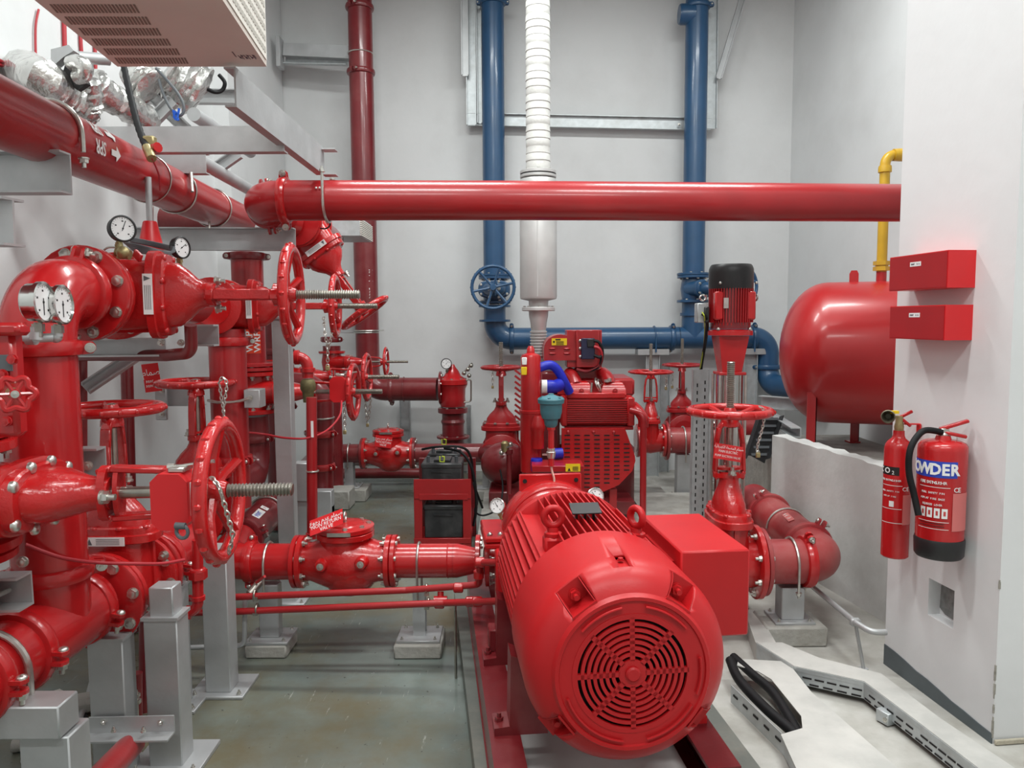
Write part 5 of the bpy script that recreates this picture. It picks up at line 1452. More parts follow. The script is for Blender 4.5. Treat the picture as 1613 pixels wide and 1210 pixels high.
# --- twin valves right of the engine and their suction pipework
for (px, pyw, Y, zc_, lab, wr, mm) in ((1024, 586, 6.6, 694, 'red gate valve with level wheel beside the perforated engine guard', .178, CAST), (1073, 575, 7.3, 676, 'dark red gate valve furthest back beside the slotted upright', .172, PIPE)):
    z_ = P(px, zc_, Y).z; k_ = (P(px, pyw, Y).z - z_) / .71
    gate_valve('gate_valve', lab, frame((P(px, zc_, Y).x, Y, z_), EX if px == 1024 else EY, EZ), k=k_, m=mm, det=1, stem=.30, plate=None, wheelR=wr, wa=.5)
    x_ = P(px, zc_, Y).x + .15 * k_
    pipe('suction_pipe', 'dark red suction pipe right of the %s' % ('valve beside the engine guard' if px == 1024 else 'furthest back valve'), [(x_, Y, z_), (x_ + .62, Y, z_)], .112, SRED, flanges=[(V((x_, Y, z_)), EX, .17, SRED, 8)], couplings=[(V((x_ + .42, Y, z_)), EX, (0, -.5, 1))])
    st_ = stand('pipe_stand', 'grey stand on a concrete foot under the %s' % ('valve pipe beside the engine guard' if px == 1024 else 'furthest back valve pipe'), (x_ + .16, Y, 0), z_ - .2, .12, .1, plate=(.2, .18), block=(.3, .25, .08), blabel='concrete foot block %s' % ('beside the engine guard' if px == 1024 else 'below the furthest back valve'))
    u_bolt(st_, RM[st_.name].inverted() @ V((x_ + .16, Y, z_)), EX, .112, -EZ, r=.007, leg=.06, nuts=False)
for (px, py, Y, l) in ((1048, 592, 6.5, 'thin chain hanging from the wheel beside the engine guard'), (1058, 590, 7.2, 'thin chain hanging from the furthest back valve wheel')):
    chain('padlock_chain', l, [P(px, py - 3, Y), P(px + 2, py + 6, Y), P(px + 1, py + 18, Y)], link=.03, r=.004, lock=P(px + 1, py + 20, Y))
# red standpipe in front of the engine guard
pipe('standpipe', 'slim red standpipe rising right of the perforated engine guard', [(P(1013, 800, 5.6).x, 5.6, .1), (P(1013, 700, 5.6).x, 5.6, P(1013, 652, 5.6).z), (P(1002, 650, 5.6).x - .03, 5.66, P(1003, 648, 5.6).z)], .024, PIPE, R=.06)

# ================================================================== DIESEL ENGINE WITH EXHAUST
YE = 5.75
en = thing('diesel_engine', 'red diesel pump engine with ribbed manifold, blue hoses and perforated guard', 'engine', V((P(930, 760, YE).x, YE, .1)))
def lat(t, nm, px, Y, prof, m, n=28, lab=None):
    o = V((P(px, 600, Y).x, Y, 0)); g = G().lathe(o, EZ, [(P(px, py, Y).z, r) for py, r in prof], n); return part(nm, g, m, t, world=True, label=lab)
# heat exchanger column on the left
lat(en, 'cooler_column', 836, 5.6, [(742, .078), (651, .078), (650, .086), (646, .086), (645, .074), (563, .073), (559, .066), (556, .03), (549, .028), (547, .02), (545, .018)], RED)
lat(en, 'side_outlet', 847, 5.52, [(706, .046), (680, .046), (676, .054), (668, .05), (655, .03)], RED, 20)
g = G(); pbx(g, 822, 830, 563, 575, 5.51, .01); part('label_plate', g, WHITE, en, world=True)
g = G(); pbx(g, 821, 830, 578, 591, 5.51, .01); part('yellow_sticker', g, YLAB, en, world=True)
# radiator-like slatted side
for i in range(9):
    g = G(); g.bar(P(811, 583 + i * 9, 5.9), P(820, 590 + i * 9, 5.9), .02, .016, EZ); part('cooler_slat', g, PIPE, en, world=True)
# air cleaner hood with rounded top and yellow label
g = G(); a = P(857, 568, 5.9); b = P(909, 568, 5.9); top = P(880, 527, 5.9).z
hw = (b.x - a.x) / 2; cx = (a.x + b.x) / 2
poly = [(-hw, 0), (hw, 0), (hw, (top - a.z) * .45)] + [(hw * math.cos(q), (top - a.z) * (.45 + .55 * math.sin(q))) for q in [math.pi * i / 12 for i in range(1, 12)]] + [(-hw, (top - a.z) * .45)]
g.prism(poly, (cx, 5.9, a.z), EX, EZ, .34, EY); hood = part('air_hood', g, PIPE, en, world=True, ang=.4)
g = G(); pbx(g, 869, 893, 533, 544, 5.893, .006, 0); yl = part('warning_label', g, YLAB, en, world=True, label='yellow warning label')
g = G(); pbx(g, 875, 883, 534, 536, 5.891, .002, 0); pbx(g, 871, 874, 537, 540, 5.891, .002, 0)
for q in range(4): pbx(g, 876, 888, 537.5 + q * 1.6, 538.2 + q * 1.6, 5.891, .002, 0)
part('print', g, BLKPRINT, yl, world=True)
for (px, py) in ((870, 549.5), (893, 549.5), (870, 557), (893, 557)):
    g = G(); c = P(px, py, 5.9); g.sphere(c, .026, 12, 8, (1.1, .5, .36)); part('louvre', g, PIPE, hood, world=True)
# control box with dark module and cables
g = G(); pbx(g, 908, 943, 520, 579, 5.86, .06); pbx(g, 893, 948, 520, 579, 5.92, .24); ctl = part('control_box', g, PIPE, en, world=True)
g = G(); pbx(g, 916, 937, 533, 566, 5.81, .06); md_ = part('engine_module', g, mat('dark_blue_module', (.012, .014, .045), .4), en, world=True)
g = G(); pbx(g, 925, 936, 534, 547, 5.795, .02); part('module_cover', g, BLACK, md_, world=True)
for py in (537, 549, 562): bolt(ctl, RM[en.name].inverted() @ P(914, py, 5.855), -EY, .012, 'round')
for (p0, k) in (((936, 537), 0), ((936, 546), 1), ((936, 560), 2)):
    g = G().tube(smooth([P(p0[0], p0[1], 5.8), P(944, p0[1] + 3, 5.79), P(949 - k, 556 + k * 3, 5.8), P(944, 576, 5.82), P(925, 585, 5.84), P(908, 582, 5.85)], 6), .012, 8); part('engine_cable', g, RUBBER if k != 1 else REDCAB, en, world=True)
# valve covers, manifold top
g = G(); pbx(g, 868, 1000, 596, 625, 5.95, .5, .02); part('engine_block', g, PIPE, en, world=True)
g = G(); pbx(g, 905, 952, 578, 600, 6.02, .2, .02); part('intake_plenum', g, PIPE, en, world=True)
for (px, lab) in ((914, 0), (967, 1)):
    o = P(px, 622, 5.78); g = G(); vs = []
    hwid = .095
    for (dz, s, dy) in ((0, 1.0, 0), (.05, .92, .01), (.085, .75, .03), (.10, .5, .06)):
        for (a_, b_) in ((-1, 0), (1, 0), (1, 1), (-1, 1)): vs.append(V((o.x + a_ * hwid * s, 5.78 + dy + b_ * (.26 - 2 * dy), o.z + dz)))
    fs = [(3, 2, 1, 0), (12, 13, 14, 15)]
    for j in range(3):
        for i in range(4): fs.append((j * 4 + i, j * 4 + (i + 1) % 4, (j + 1) * 4 + (i + 1) % 4, (j + 1) * 4 + i))
    g.add(vs, fs); rcv = part('valve_cover', g, RED, en, world=True)
    bolt(rcv, RM[en.name].inverted() @ P(px + 2, 616, 5.77), -EY, .016, 'bolt', PIPE)
    g = G(); g.tube(smooth([P(px - 6, 608, 5.84), P(px - 10, 596, 5.9), P(px - 18, 588, 5.98)], 5), .05, 14); part('intake_pipe', g, PIPE, rcv, world=True)
g = G(); g.ring(P(947, 609, 5.85), (.8, -.3, .4), .056, .008, 20, 8); g.ring(P(943, 607, 5.87), (.8, -.3, .4), .056, .008, 20, 8); part('hose_clip', g, STEEL, en, world=True)
g = G(); g.cyl(P(956, 602, 5.8), P(956, 598, 5.8), .02, n=10); g.cyl(P(960, 601, 5.8), P(960, 596, 5.8), .016, n=10); g.cyl(P(931, 618, 5.78), P(932, 603, 5.78), .008, n=8); part('filler_cap', g, STEEL, en, world=True)
# ribbed exhaust manifold / cooler box
g = G(); pbx(g, 884, 996, 626, 671, YE + .02, .2, .01); mb = part('manifold_box', g, RED, en, world=True)
g = G(); pbx(g, 893, 985, 619, 628, YE - .0, .2, .006); part('manifold_lid', g, RED, mb, world=True)
for i in range(11):
    g = G(); y = 630.5 + i * 3.4; pbx(g, 893, 990, y, y + 2.3, YE - .004, .05, 0); part('rib', g, RED, mb, world=True)
g = G(); pbx(g, 988, 1000, 626, 672, YE - .01, .2, .01); part('end_cap', g, RED, mb, world=True)
g = G(); pbx(g, 884, 894, 626, 672, YE - .01, .2, .01); part('end_cap', g, RED, mb, world=True)
g = G(); pbx(g, 890, 998, 672, 678, YE, .22, .004); part('lower_ledge', g, PIPE, en, world=True)
# elbow at the right of the manifold
g = G().tube(smooth([P(998, 640, YE + .06), P(1006, 648, YE), P(1013, 660, YE - .05), P(1013, 672, YE - .05)], 6), .04, 14); part('outlet_elbow', g, RED, en, world=True)
# perforated belt guard
g = G(); YG = 5.55
pts_ = [(885, 676), (985, 676), (990, 690), (1000, 718), (1001, 726), (996, 742), (975, 764), (950, 775), (885, 775)]
pw = [P(x, y, YG) for x, y in pts_]
g.prism([(p.x, p.z) for p in pw], (0, YG, 0), EX, EZ, .05, EY)
gd = part('belt_guard', g, RED, en, world=True, ang=.3)
slm = G(); slm.bb(-.5, .5, -.002, .002, -.5, .5)
sme = slm.mesh('guard_slot', DARK)
for r_ in range(13):
    for c_ in range(7):
        px = 893.5 + c_ * 15.6; py = 686 + r_ * 6.8
        lim = 985 if py < 695 else (994 if py < 745 else 994 - (py - 745) * 1.6)
        if px + 6 > lim or (py > 728 and px < 905 and False): continue
        p = P(px, py, YG - .001); o_ = bpy.data.objects.new('guard_slot', sme); COL.objects.link(o_); o_.parent = gd
        o_.matrix_basis = Matrix.Translation(RM[en.name].inverted() @ p) @ Matrix.Diagonal((.041, 1, .009, 1))
for px in (895, 935, 967): bolt(gd, RM[en.name].inverted() @ P(px, 681, YG - .002), -EY, .013, 'round', PIPE)
g = G(); pbx(g, 960, 972, 770, 812, YG + .05, .06); part('guard_leg', g, PIPE, en, world=True)
# blue hoses
g = G().tube(smooth([P(848, 580, 5.64), P(866, 575, 5.66), P(878, 583, 5.68), P(889, 602, 5.70), P(897, 618, 5.74)], 6), .034, 16); part('blue_hose', g, BHOSE, en, world=True, label='bright blue coolant hose')
g = G().tube(smooth([P(856, 609, 5.62), P(868, 609, 5.62), P(874, 609, 5.64), P(881, 606, 5.68)], 6), .048, 18); part('blue_hose', g, BHOSE, en, world=True, label='thick blue coolant hose')
g = G(); g.lathe(P(853, 609, 5.62), EX, [(0, .05), (.04, .05)], 20); hb = part('hose_band', g, WHITE, en, world=True)
g = G().tube([P(872, 715, 5.55), P(886, 714, 5.56)], .04, 16); part('blue_hose', g, BHOSE, en, world=True, label='short blue hose beside the guard')
lat(en, 'blue_hose', 845, 5.5, [(742, .04), (724, .043), (722, .04)], BHOSE, 18)
# lower body, frame and bracket with the warning label
g = G(); pbx(g, 822, 1000, 700, 800, 6.0, .55, .03); part('crankcase', g, DRED, en, world=True)
g = G(); pbx(g, 850, 882, 585, 720, 5.95, .3, .02); part('engine_side', g, DRED, en, world=True)
g = G(); pbx(g, 838, 920, 734, 744, 5.3, .25, .003); part('guard_bracket', g, PIPE, en, world=True)
g = G(); pbx(g, 891, 914, 731, 743, 5.27, .006, 0); yl = part('warning_label', g, YLAB, en, world=True, label='yellow hazard label')
g = G(); c0, c1, c2 = P(894, 742, 5.267), P(899, 742, 5.267), P(896.5, 737, 5.267)
g.add([c0, c1, c2], [(0, 1, 2)])
for q in range(3): pbx(g, 902, 911, 735.5 + q * 2.4, 736.5 + q * 2.4, 5.267, .002, 0)
part('print', g, BLKPRINT, yl, world=True)
g = G(); pbx(g, 800, 1000, 790, 812, 5.7, 1.1, .004); part('skid', g, DRED, en, world=True)
# rear pump between the engine and its discharge
rpu = thing('fire_pump', 'dark red rear fire pump low between the batteries and the cooler column', 'pump', P(795, 780, 6.2))
g = G(); g.sphere(P(795, 730, 6.3), .2, 22, 14, (1, .8, .9)); part('casing', g, DRED, rpu, world=True)
g = G(); pbx(g, 770, 830, 775, 800, 6.1, .4, .01); part('foot', g, DRED, rpu, world=True)
g = G().tube(smooth([P(795, 720, 6.35), P(775, 715, 6.7), P(765, 714, 6.95)], 5), .085, 20); part('nozzle', g, DRED, rpu, world=True)
for (px, py) in ((790, 713), (804, 700), (801, 712)): bolt(rpu, RM[rpu.name].inverted() @ P(px, py, 6.12), -EY, .022, 'dome')
pv = thing('priming_valve', 'small brass and red cock on a thin pipe left of the cooler column', 'valve', P(800, 780, 5.6))
lat(pv, 'pipe_drop', 801, 5.6, [(778, .018), (716, .02), (714, .03), (708, .03)], DRED, 14)
lat(pv, 'cock_body', 795, 5.6, [(712, .02), (708, .03), (698, .03), (695, .018)], BRASS, 14)
g = G(); g.bar(P(798, 705, 5.58), P(807, 702, 5.56), .018, .012, EZ); part('cock_lever', g, STEEL, pv, world=True)

# exhaust: bellows, reducer, flange, silencer, lagged pipe
YX = 6.3
xo = thing('exhaust_stack', 'silver exhaust silencer with bellows and white lagged pipe above the engine', 'exhaust', P(848, 560, YX))
ExA = V((P(850, 540, YX).x, YX, 0)); ExB = V((P(847, 100, YX).x, YX, 0))
def lx(nm, rows, m, n=36):
    o = V((P(848, 400, YX).x, YX, 0)); g = G().lathe(o, EZ, [(P(848, py, YX).z, r * YX / FPX) for py, r in rows], n); return part(nm, g, m, xo, world=True)
bel = [(566, 11)]
for i in range(9): bel += [(562 - i * 4.6, 11), (560.5 - i * 4.6, 13.5), (558.5 - i * 4.6, 13.5), (557.5 - i * 4.6, 11)]
lx('bellows', bel, SILV)
lx('reducer', [(522, 11), (518, 12), (508, 13), (498, 15), (490, 15.5)], SILV)
f = lx('flange', [(490, 25), (489, 26), (485, 26), (484, 25)], SILV)
bolts_ring(f, RM[xo.name].inverted() @ V((P(848, 400, YX).x, YX, P(848, 484, YX).z)), EZ, .115, 8, .012, 'bolt')
lx('silencer_neck', [(485, 15), (472, 15.5)], SILV)
si = lx('silencer', [(474, 16), (471, 28), (468, 29), (286, 29), (283, 27.5), (281, 15)], SILV)
g = G(); c = V((P(848, 400, YX).x - .012, YX - 29 * YX / FPX, 0)); g.bar(c + EZ * P(848, 468, YX).z, c + EZ * P(848, 288, YX).z, .006, .006, EY); part('weld_seam', g, SILV, si, world=True)
f = lx('flange', [(281, 27), (280, 28), (276.5, 28), (276, 27)], SILV); f2 = lx('gasket', [(276.5, 27.4), (274.5, 27.4)], BLACK)
f3 = lx('flange', [(274.5, 27), (274, 28), (270, 28), (269, 26)], SILV)
bolts_ring(f3, RM[xo.name].inverted() @ V((P(848, 400, YX).x, YX, P(848, 270, YX).z)), EZ, .122, 8, .014, 'bolt')
rows = [(270, 17)]
k_ = 0
py = 266
while py > -60:
    rows += [(py, 18.9 + .3 * math.sin(k_ * 1.7)), (py - 9.5, 18.3 + .3 * math.sin(k_ * 2.3)), (py - 10.5, 18.05)]; py -= 11.5; k_ += 1
lx('lagging', rows, WRAP)

# ================================================================== BATTERIES ON THEIR STAND
YT = 5.35
bs = thing('battery_stand', 'red steel two-tier stand carrying the black batteries', 'battery stand', V((P(700, 850, YT).x, YT, 0)))
gz = P(700, 852, YT).z
zf_ = 0.0
g = G(); pbx(g, 652, 742, 755, 786, YT - .008, .012, .002); part('top_panel', g, PIPE, bs, world=True)
g = G(); pbx(g, 660, 737, 778, 788, YT - .01, .36, .002); part('upper_shelf', g, PIPE, bs, world=True)
for (x0_, x1_) in ((652, 665), (729, 742)):
    xl, xr = P(x0_, 800, YT).x, P(x1_, 800, YT).x
    g = G(); g.bb(xl, xr, YT, YT + .045, 0, P(660, 760, YT).z, .003); part('leg', g, PIPE, bs, world=True)
    g = G(); g.bb(xl + (.0 if x0_ < 700 else .02), xr + (0 if x0_ < 700 else .02), YT + .32, YT + .36, 0, P(660, 735, YT).z, .003); part('leg', g, DRED, bs, world=True)
zl = P(700, 855, YT).z
g = G(); pbx(g, 652, 742, 848, 857, YT - .005, .36, .002); part('lower_shelf', g, PIPE, bs, world=True)
def battery(lab, x0_, x1_, y0_, y1_, Y, dep, mark=None, zb=None):
    t = thing('battery', lab, 'battery', V((P((x0_ + x1_) / 2, y1_, Y).x, Y + dep / 2, P(x0_, y1_, Y).z)))
    z0__, z1__ = P(x0_, y1_, Y).z, P(x0_, y0_, Y).z
    if zb is not None: d_ = zb - z0__; z0__ += d_; z1__ += d_
    xl, xr = P(x0_, 780, Y).x, P(x1_, 780, Y).x
    g = G(); g.bb(xl, xr, Y, Y + dep, z0__, z1__ - .05, .006); part('case', g, BATT, t, world=True)
    g = G(); g.bb(xl - .006, xr + .006, Y - .006, Y + dep + .006, z1__ - .058, z1__ - .02, .008); lid = part('lid', g, BATT, t, world=True)
    g = G(); g.bb((xl + xr) / 2 - .06, (xl + xr) / 2 + .06, Y + .05, Y + dep - .05, z1__ - .022, z1__ - .004, .004); part('lid_ridge', g, BATT, lid, world=True)
    for s in (-1, 1):
        g = G(); g.cyl(((xl + xr) / 2 + s * (xr - xl) * .36, Y + .07, z1__ - .02), ((xl + xr) / 2 + s * (xr - xl) * .36, Y + .07, z1__ + .02), .012, n=12); part('terminal', g, GREYCAB, lid, world=True)
    g = G(); zc = (z0__ + z1__) / 2; g.bar(((xl + xr) / 2 - .07, Y - .003, zc + .04), ((xl + xr) / 2 + .07, Y - .003, zc + .035), .008, .012, EZ); part('grip_rib', g, BATT, t, world=True)
    if mark:
        g = G(); px, py = mark; c = P(px, py, Y - .004)
        p_ = [V((c.x - .018, c.y, c.z + .02)), V((c.x - .018, c.y, c.z - .018)), V((c.x + .012, c.y, c.z - .02)), V((c.x + .014, c.y, c.z + .016)), V((c.x - .004, c.y, c.z + .02))]
        g.tube([p - V((0, .006, 0)) for p in p_], .005, 6); part('paint_mark', g, mat('yellow_green_paint_mark', (.50, .62, .03), .6), t, world=True)
    return t
zs = P(700, 778, YT).z
battery('black battery in front on the upper tier of the stand, marked in yellow-green', 665, 727, 700, 752, YT + .01, .27, mark=(697, 723), zb=zs)
battery('black battery standing behind on the upper tier of the stand', 675, 724, 690, 742, YT + .32, .2, mark=(700, 696), zb=zs)
battery('scratched black battery on the lower tier of the stand', 668, 728, 790, 846, YT + .01, .27, zb=P(700, 848, YT).z)
cable('battery_cable', 'black battery cable curving from the upper batteries down beside the stand', [P(700, 706, YT + .1), P(725, 712, YT), P(740, 730, YT - .02), P(748, 760, YT), P(750, 800, YT + .05), P(746, 828, YT + .1)], .010, RUBBER)
cable('battery_cable', 'black battery cable looping from the battery top towards the engine', [P(665, 708, YT + .05), P(690, 704, YT - .01), P(728, 705, YT), P(742, 722, YT + .1), P(746, 760, YT + .3), P(760, 800, YT + .5)], .009, RUBBER)
cable('battery_cable', 'thin black cable lying in loops on the floor right of the battery stand', [P(745, 760, 5.6), P(752, 790, 5.5), P(748, 805, 5.45), P(762, 812, 5.4), P(785, 800, 5.5), P(792, 770, 5.6), P(788, 740, 5.7)], .007, RUBBER)

# ================================================================== FRONT DISCHARGE LINE
zd = dn.z
def dl(px, Y=3.68): q = P(px, 885, Y); return V((q.x, Y, zd))
cvc = dl(545)
check_valve('check_valve', 'large red check valve with round bolted cover in front of the battery stand', frame(cvc, EX, EZ), k=1.0, fr=.128, dz=-.06)
pd_ = pipe('discharge_pipe', 'bright red reducer pipe between the front check valve and pump', [cvc + V((.235, 0, 0)), dl(715)], .083, RED, flanges=[(cvc + V((.227, 0, 0)), EX, .128, RED, 8)])
g = G().lathe(dl(714), EX, [(0, .083), (.02, .083), (.10, .064), (dn.x - dl(714).x, .064)], 28); part('reducer', g, RED, pd_, world=True)
flange(pd_, RM[pd_.name].inverted() @ (dn - V((.024, 0, 0))), EX, .125, m=RED, nb=8, kind='bolt')
for px in (706, 722):
    g = G().ring(RM[pd_.name].inverted() @ dl(px), EX, .083 if px < 715 else .079, .003, 28, 6); part('weld_bead', g, RED, pd_)
HX = P(352, 890, 3.68).x
hb_ = V((HX - .05, 4.05, zd))
pl_ = pipe('discharge_pipe', 'red discharge pipe and elbow left of the front check valve', [cvc - V((.235, 0, 0)), V((HX, 3.68, zd)), hb_], .088, RED, R=.15, flanges=[(cvc - V((.252, 0, 0)), EX, .128, RED, 8)], couplings=[(dl(396), EX, (0, -.25, -1), RED, .012)])
hd_ = pipe('header_pipe', 'dark red header pipe with white sticker running back along the floor', [hb_ + V((0, .02, 0)), V((HX - .13, 5.2, zd)), V((HX - .27, 6.95, zd)), V((P(528, 714, 6.95).x, 6.95, zd))], .098, DRED, R=.17, couplings=[(hb_ + V((0, .05, 0)), EY, (1, 0, .4), DRED)])
c = V((HX - .06, 4.32, zd)); bi = RM[hd_.name].inverted()
g = G(); g.arc(bi @ V((HX - .085, 4.62, zd)), EX, EZ, .103, .006, -.2, math.pi + .2, 18, 8); part('clamp_band', g, STEEL, hd_)
aa = math.radians(62); rl = .0995
hl_ = tag('pipe_label', 'small white sticker on the dark red header pipe near the floor', V((HX - .067, 4.28, zd)) + V((math.cos(aa) * rl, 0, math.sin(aa) * rl)), (-.07, 1, 0), (-math.sin(aa), 0, math.cos(aa)), .15, .045, [], m=WHITE, cat='label')
marks(hl_, RM[hl_.name].translation + V((math.cos(aa) * .0012, 0, math.sin(aa) * .0012)), (-.07, 1, 0), (-math.sin(aa), 0, math.cos(aa)), .12, .03, BLUELAB, 5)
tag('pipe_label', 'white flow arrow sticker on the dark red header pipe', V((HX - .075, 4.41, zd)) + V((math.cos(aa) * rl, 0, math.sin(aa) * rl)), (-.07, 1, 0), (-math.sin(aa), 0, math.cos(aa)), .05, .045, [('>', 0, .04)], m=WHITE, tm=SIGNRED, cat='label')
# stands of the discharge line
sx_ = dl(660).x
s1 = stand('pipe_stand', 'grey steel stand under the red reducer pipe near the motor', (sx_, 3.68, 0), zd - .083 - .055 - .07, .06, .07, plate=(.21, .19), block=(.23, .23, .07), blabel='rough concrete block under the stand near the motor', kind='i', m=GALV)
u_bolt(s1, RM[s1.name].inverted() @ V((sx_, 3.68, zd)), EX, .083, -EZ, r=.006, leg=.10, nuts=False)
sx_ = dl(424).x
s2 = stand('pipe_stand', 'grey steel stand under the pipe left of the front check valve', (sx_, 3.68, 0), zd - .088 - .02 - .065, .095, .07, plate=(.21, .19), block=(.20, .20, .065), blabel='rough concrete block under the stand beside the drain cock', kind='box', m=GALV)
u_bolt(s2, RM[s2.name].inverted() @ V((sx_, 3.68, zd)), EX, .088, -EZ, r=.006, leg=.03, nuts=False)
# sign plate wired to the cover of the check valve
tag('check_valve_sign', 'red sign plate lying tilted on the cover of the front check valve', P(514, 823, 3.56), (.93, -.05, .36), (-.2, .75, .6), .17, .09, [('NON RETURN', -.05, .03), ('VALVE', -.32, .03), (AR_NRV, .25, .034)])
# two thin red sensing pipes in front of the line
YS = 3.42
tp = pipe('sensing_pipe', 'upper of the two thin red sensing pipes below the check valve', [P(784, 886, 3.24), P(756, 886, 3.3), P(755, 921, 3.38), P(640, 930, YS), P(362, 941, YS), P(278, 943, YS)], .0155, PIPE, R=.03, n=14)
lp = pipe('sensing_pipe', 'lower of the two thin red sensing pipes below the check valve', [P(784, 947, 3.24), P(700, 950, 3.36), P(362, 964, YS), P(278, 966, YS)], .0155, PIPE, R=.03, n=14)
for (t_, pts_) in ((tp, ((756, 886, 3.3), (754, 905, 3.34), (722, 926, 3.39))), (lp, ((752, 948, 3.3), (692, 951, 3.38), (741, 948, 3.32)))):
    for i, (x, y, Y) in enumerate(pts_):
        g = G(); q = P(x, y, Y); 
        if i == 1 and t_ is tp: g.lathe(q - EZ * .02, EZ, [(0, .018), (.004, .023), (.036, .023), (.04, .018)], 16)
        else: g.lathe(q - EX * .022, EX, [(0, .018), (.005, .023), (.04, .023), (.044, .018)], 16)
        part('socket', g, RED, t_, world=True)
g = G(); g.cyl(P(694, 932, 3.41), P(694, 951, 3.39), .0145, n=14); g.lathe(P(694, 946, 3.39), EX, [(-.03, .02), (.03, .02)], 14); part('tee_branch', g, RED, lp, world=True)
for (px, py, l) in ((672, 941, 'near the motor'), (402, 950, 'near the drain cock')):
    t = thing('pipe_clamp', 'small rusty twin clamp tying the sensing pipes to the stand ' + l, 'clamp', P(px, py, YS))
    for dy in (-11, 11):
        g = G(); g.ring(P(px + (0 if dy < 0 else 3), py + dy - 2, YS - .0), EX, .021, .005, 16, 8); g.box(P(px, py + dy + 5, YS - .015), (.022, .012, .02)); part('clamp_ring', g, STEM, t, world=True)
t = thing('pipe_prop', 'thin threaded rod propping the lower sensing pipe beside the plinth', 'rod', V((P(717, 960, 3.36).x, 3.36, 0)))
q = P(717, 953, 3.37); g = G().cyl((q.x, 3.37, 0), (q.x, 3.37, q.z), .006, n=8); part('rod', g, STEM, t, world=True)
g = G().ring(q, EX, .02, .005, 16, 8); part('loop', g, STEEL, t, world=True)
t = thing('drain_cock', 'small steel drain cock with bent grey tail pipe left of the check valve', 'valve', P(388, 1018, 3.45))
g = G().tube(fillet([P(284, 1021, 3.42), P(385, 1017, 3.45), P(386, 945, 3.46), P(400, 928, 3.5), P(410, 915, 3.54)], .03, 5), .0115, 12); part('tail_pipe', g, GALV, t, world=True)
g = G(); g.cyl(P(393, 936, 3.48), P(409, 918, 3.53), .019, n=14); g.cyl(P(340, 1022, 3.42), P(341, 1012, 3.42), .02, n=12); part('cock_body', g, STEM, t, world=True)
g = G(); g.bar(P(404, 918, 3.5), P(417, 908, 3.46), .012, .012, EZ); part('lever', g, RED, t, world=True)

# ================================================================== LEFT HEADER WITH ITS VALVES
AXX = P(72, 760, 2.45).x; YA = 2.45; rA = .111; zh = P(147, 950, 2.66).z
FX = -1.49
HY = lambda y: V((AXX + (FX - AXX) * max(0, (y - YA)) / .4, y, zh))
# near pipe with coupling
n1 = pipe('header_pipe', 'bright red header pipe entering low on the left with bolted coupling', [V((AXX + .02, 1.2, zh)), V((AXX, 2.26, zh))], rA, RED, couplings=[(V((AXX + .003, 2.05, zh)), EY, (1, 0, -.05), RED, .015)])
# tee with its branch
te = thing('pipe_tee', 'bright red pipe tee with collar carrying the tall left pipe', 'pipe fitting', V((AXX, YA, zh - .2)))
g = G().tube([V((AXX, 2.24, zh)), V((AXX, 2.30, zh)), V((AXX, 2.6, zh)), V((FX, 2.66, zh))], rA, 32, rr=[rA, rA * 1.06, rA * 1.06, rA]); part('run', g, RED, te, world=True)
g = G().lathe((AXX, YA, zh), EZ, [(0, rA), (.13, rA * 1.02), (.17, rA)], 32); part('branch', g, RED, te, world=True)
bi = RM[te.name].inverted()
coupling(te, bi @ V((AXX, 2.25, zh)), EY, rA, (1, 0, -.1), RED, bs=.015)
coupling(te, bi @ V((AXX - .004, 2.60, zh)), EY, rA, (1, 0, -.25), RED, bs=.015)
coupling(te, bi @ V((AXX, YA, zh + .185)), EZ, rA, (-1, -.6, 0), RED, bs=.015)
flange(te, bi @ V((FX, 2.66, zh)), EY, .172, m=RED, nb=0)
bolts_ring(te, bi @ V((FX, 2.658, zh)), -EY, .145, 8, .0175, 'bolt', a0=.25)
# gate valve F standing on the header
kf = (P(153, 644, 2.84).z - zh) / .71
gate_valve('gate_valve', 'red gate valve standing behind the tall left pipe, wheel level', frame((FX, 2.84, zh), EY, EZ), k=kf, stem=.03, plate='x')
f2 = pipe('header_pipe', 'red pipe with coupling behind the gate valve on the left header', [V((FX, 2.84 + .15 * kf, zh)), V((FX + .02, 3.30, zh)), V((HX - .12, 3.62, zh - .05))], rA, RED, R=.2, flanges=[(V((FX, 2.84 + .15 * kf, zh)), EY, .172, RED, 0)], couplings=[(V((FX + .003, 3.12, zh)), EY, (1, 0, -.2), RED, .014)])
bolts_ring(f2, RM[f2.name].inverted() @ V((FX, 2.84 + .15 * kf - .031, zh)), -EY, .145, 8, .0165, 'stud', a0=.6)
# tall vertical pipe and its elbow
zc = P(119, 463, 2.8).z
ta_ = pipe('riser_pipe', 'thick bright red vertical pipe on the left bending back at its top', [V((AXX, YA, zh + .16)), V((AXX, YA, zc)), V((AXX - .035, 2.80, zc))], rA, RED, R=.17, couplings=[(V((AXX, YA, zc - .185)), EZ, (-1, -.5, 0), RED, .014), (V((AXX - .022, 2.70, zc)), EY, (.25, 0, 1), RED, .016)], flanges=[(V((AXX - .032, 2.76, zc)), EY, .172, RED, 0)])
bolts_ring(ta_, RM[ta_.name].inverted() @ V((AXX - .032, 2.758, zc)), -EY, .145, 8, .018, 'bolt', a0=.3)
# upper gate valve C with its stem to the right
CX = AXX - .05
gate_valve('gate_valve', 'upper left red gate valve lying sideways with long threaded stem', frame((CX, 2.94, zc), (-.085, 1, 0), (1, .085, 0)), k=1.0, stem=.27, plate='x', wa=.1)
pipe('riser_pipe', 'red pipe behind the upper left gate valve', [V((CX, 3.09, zc)), V((CX + .01, 3.75, zc))], rA, PIPE)
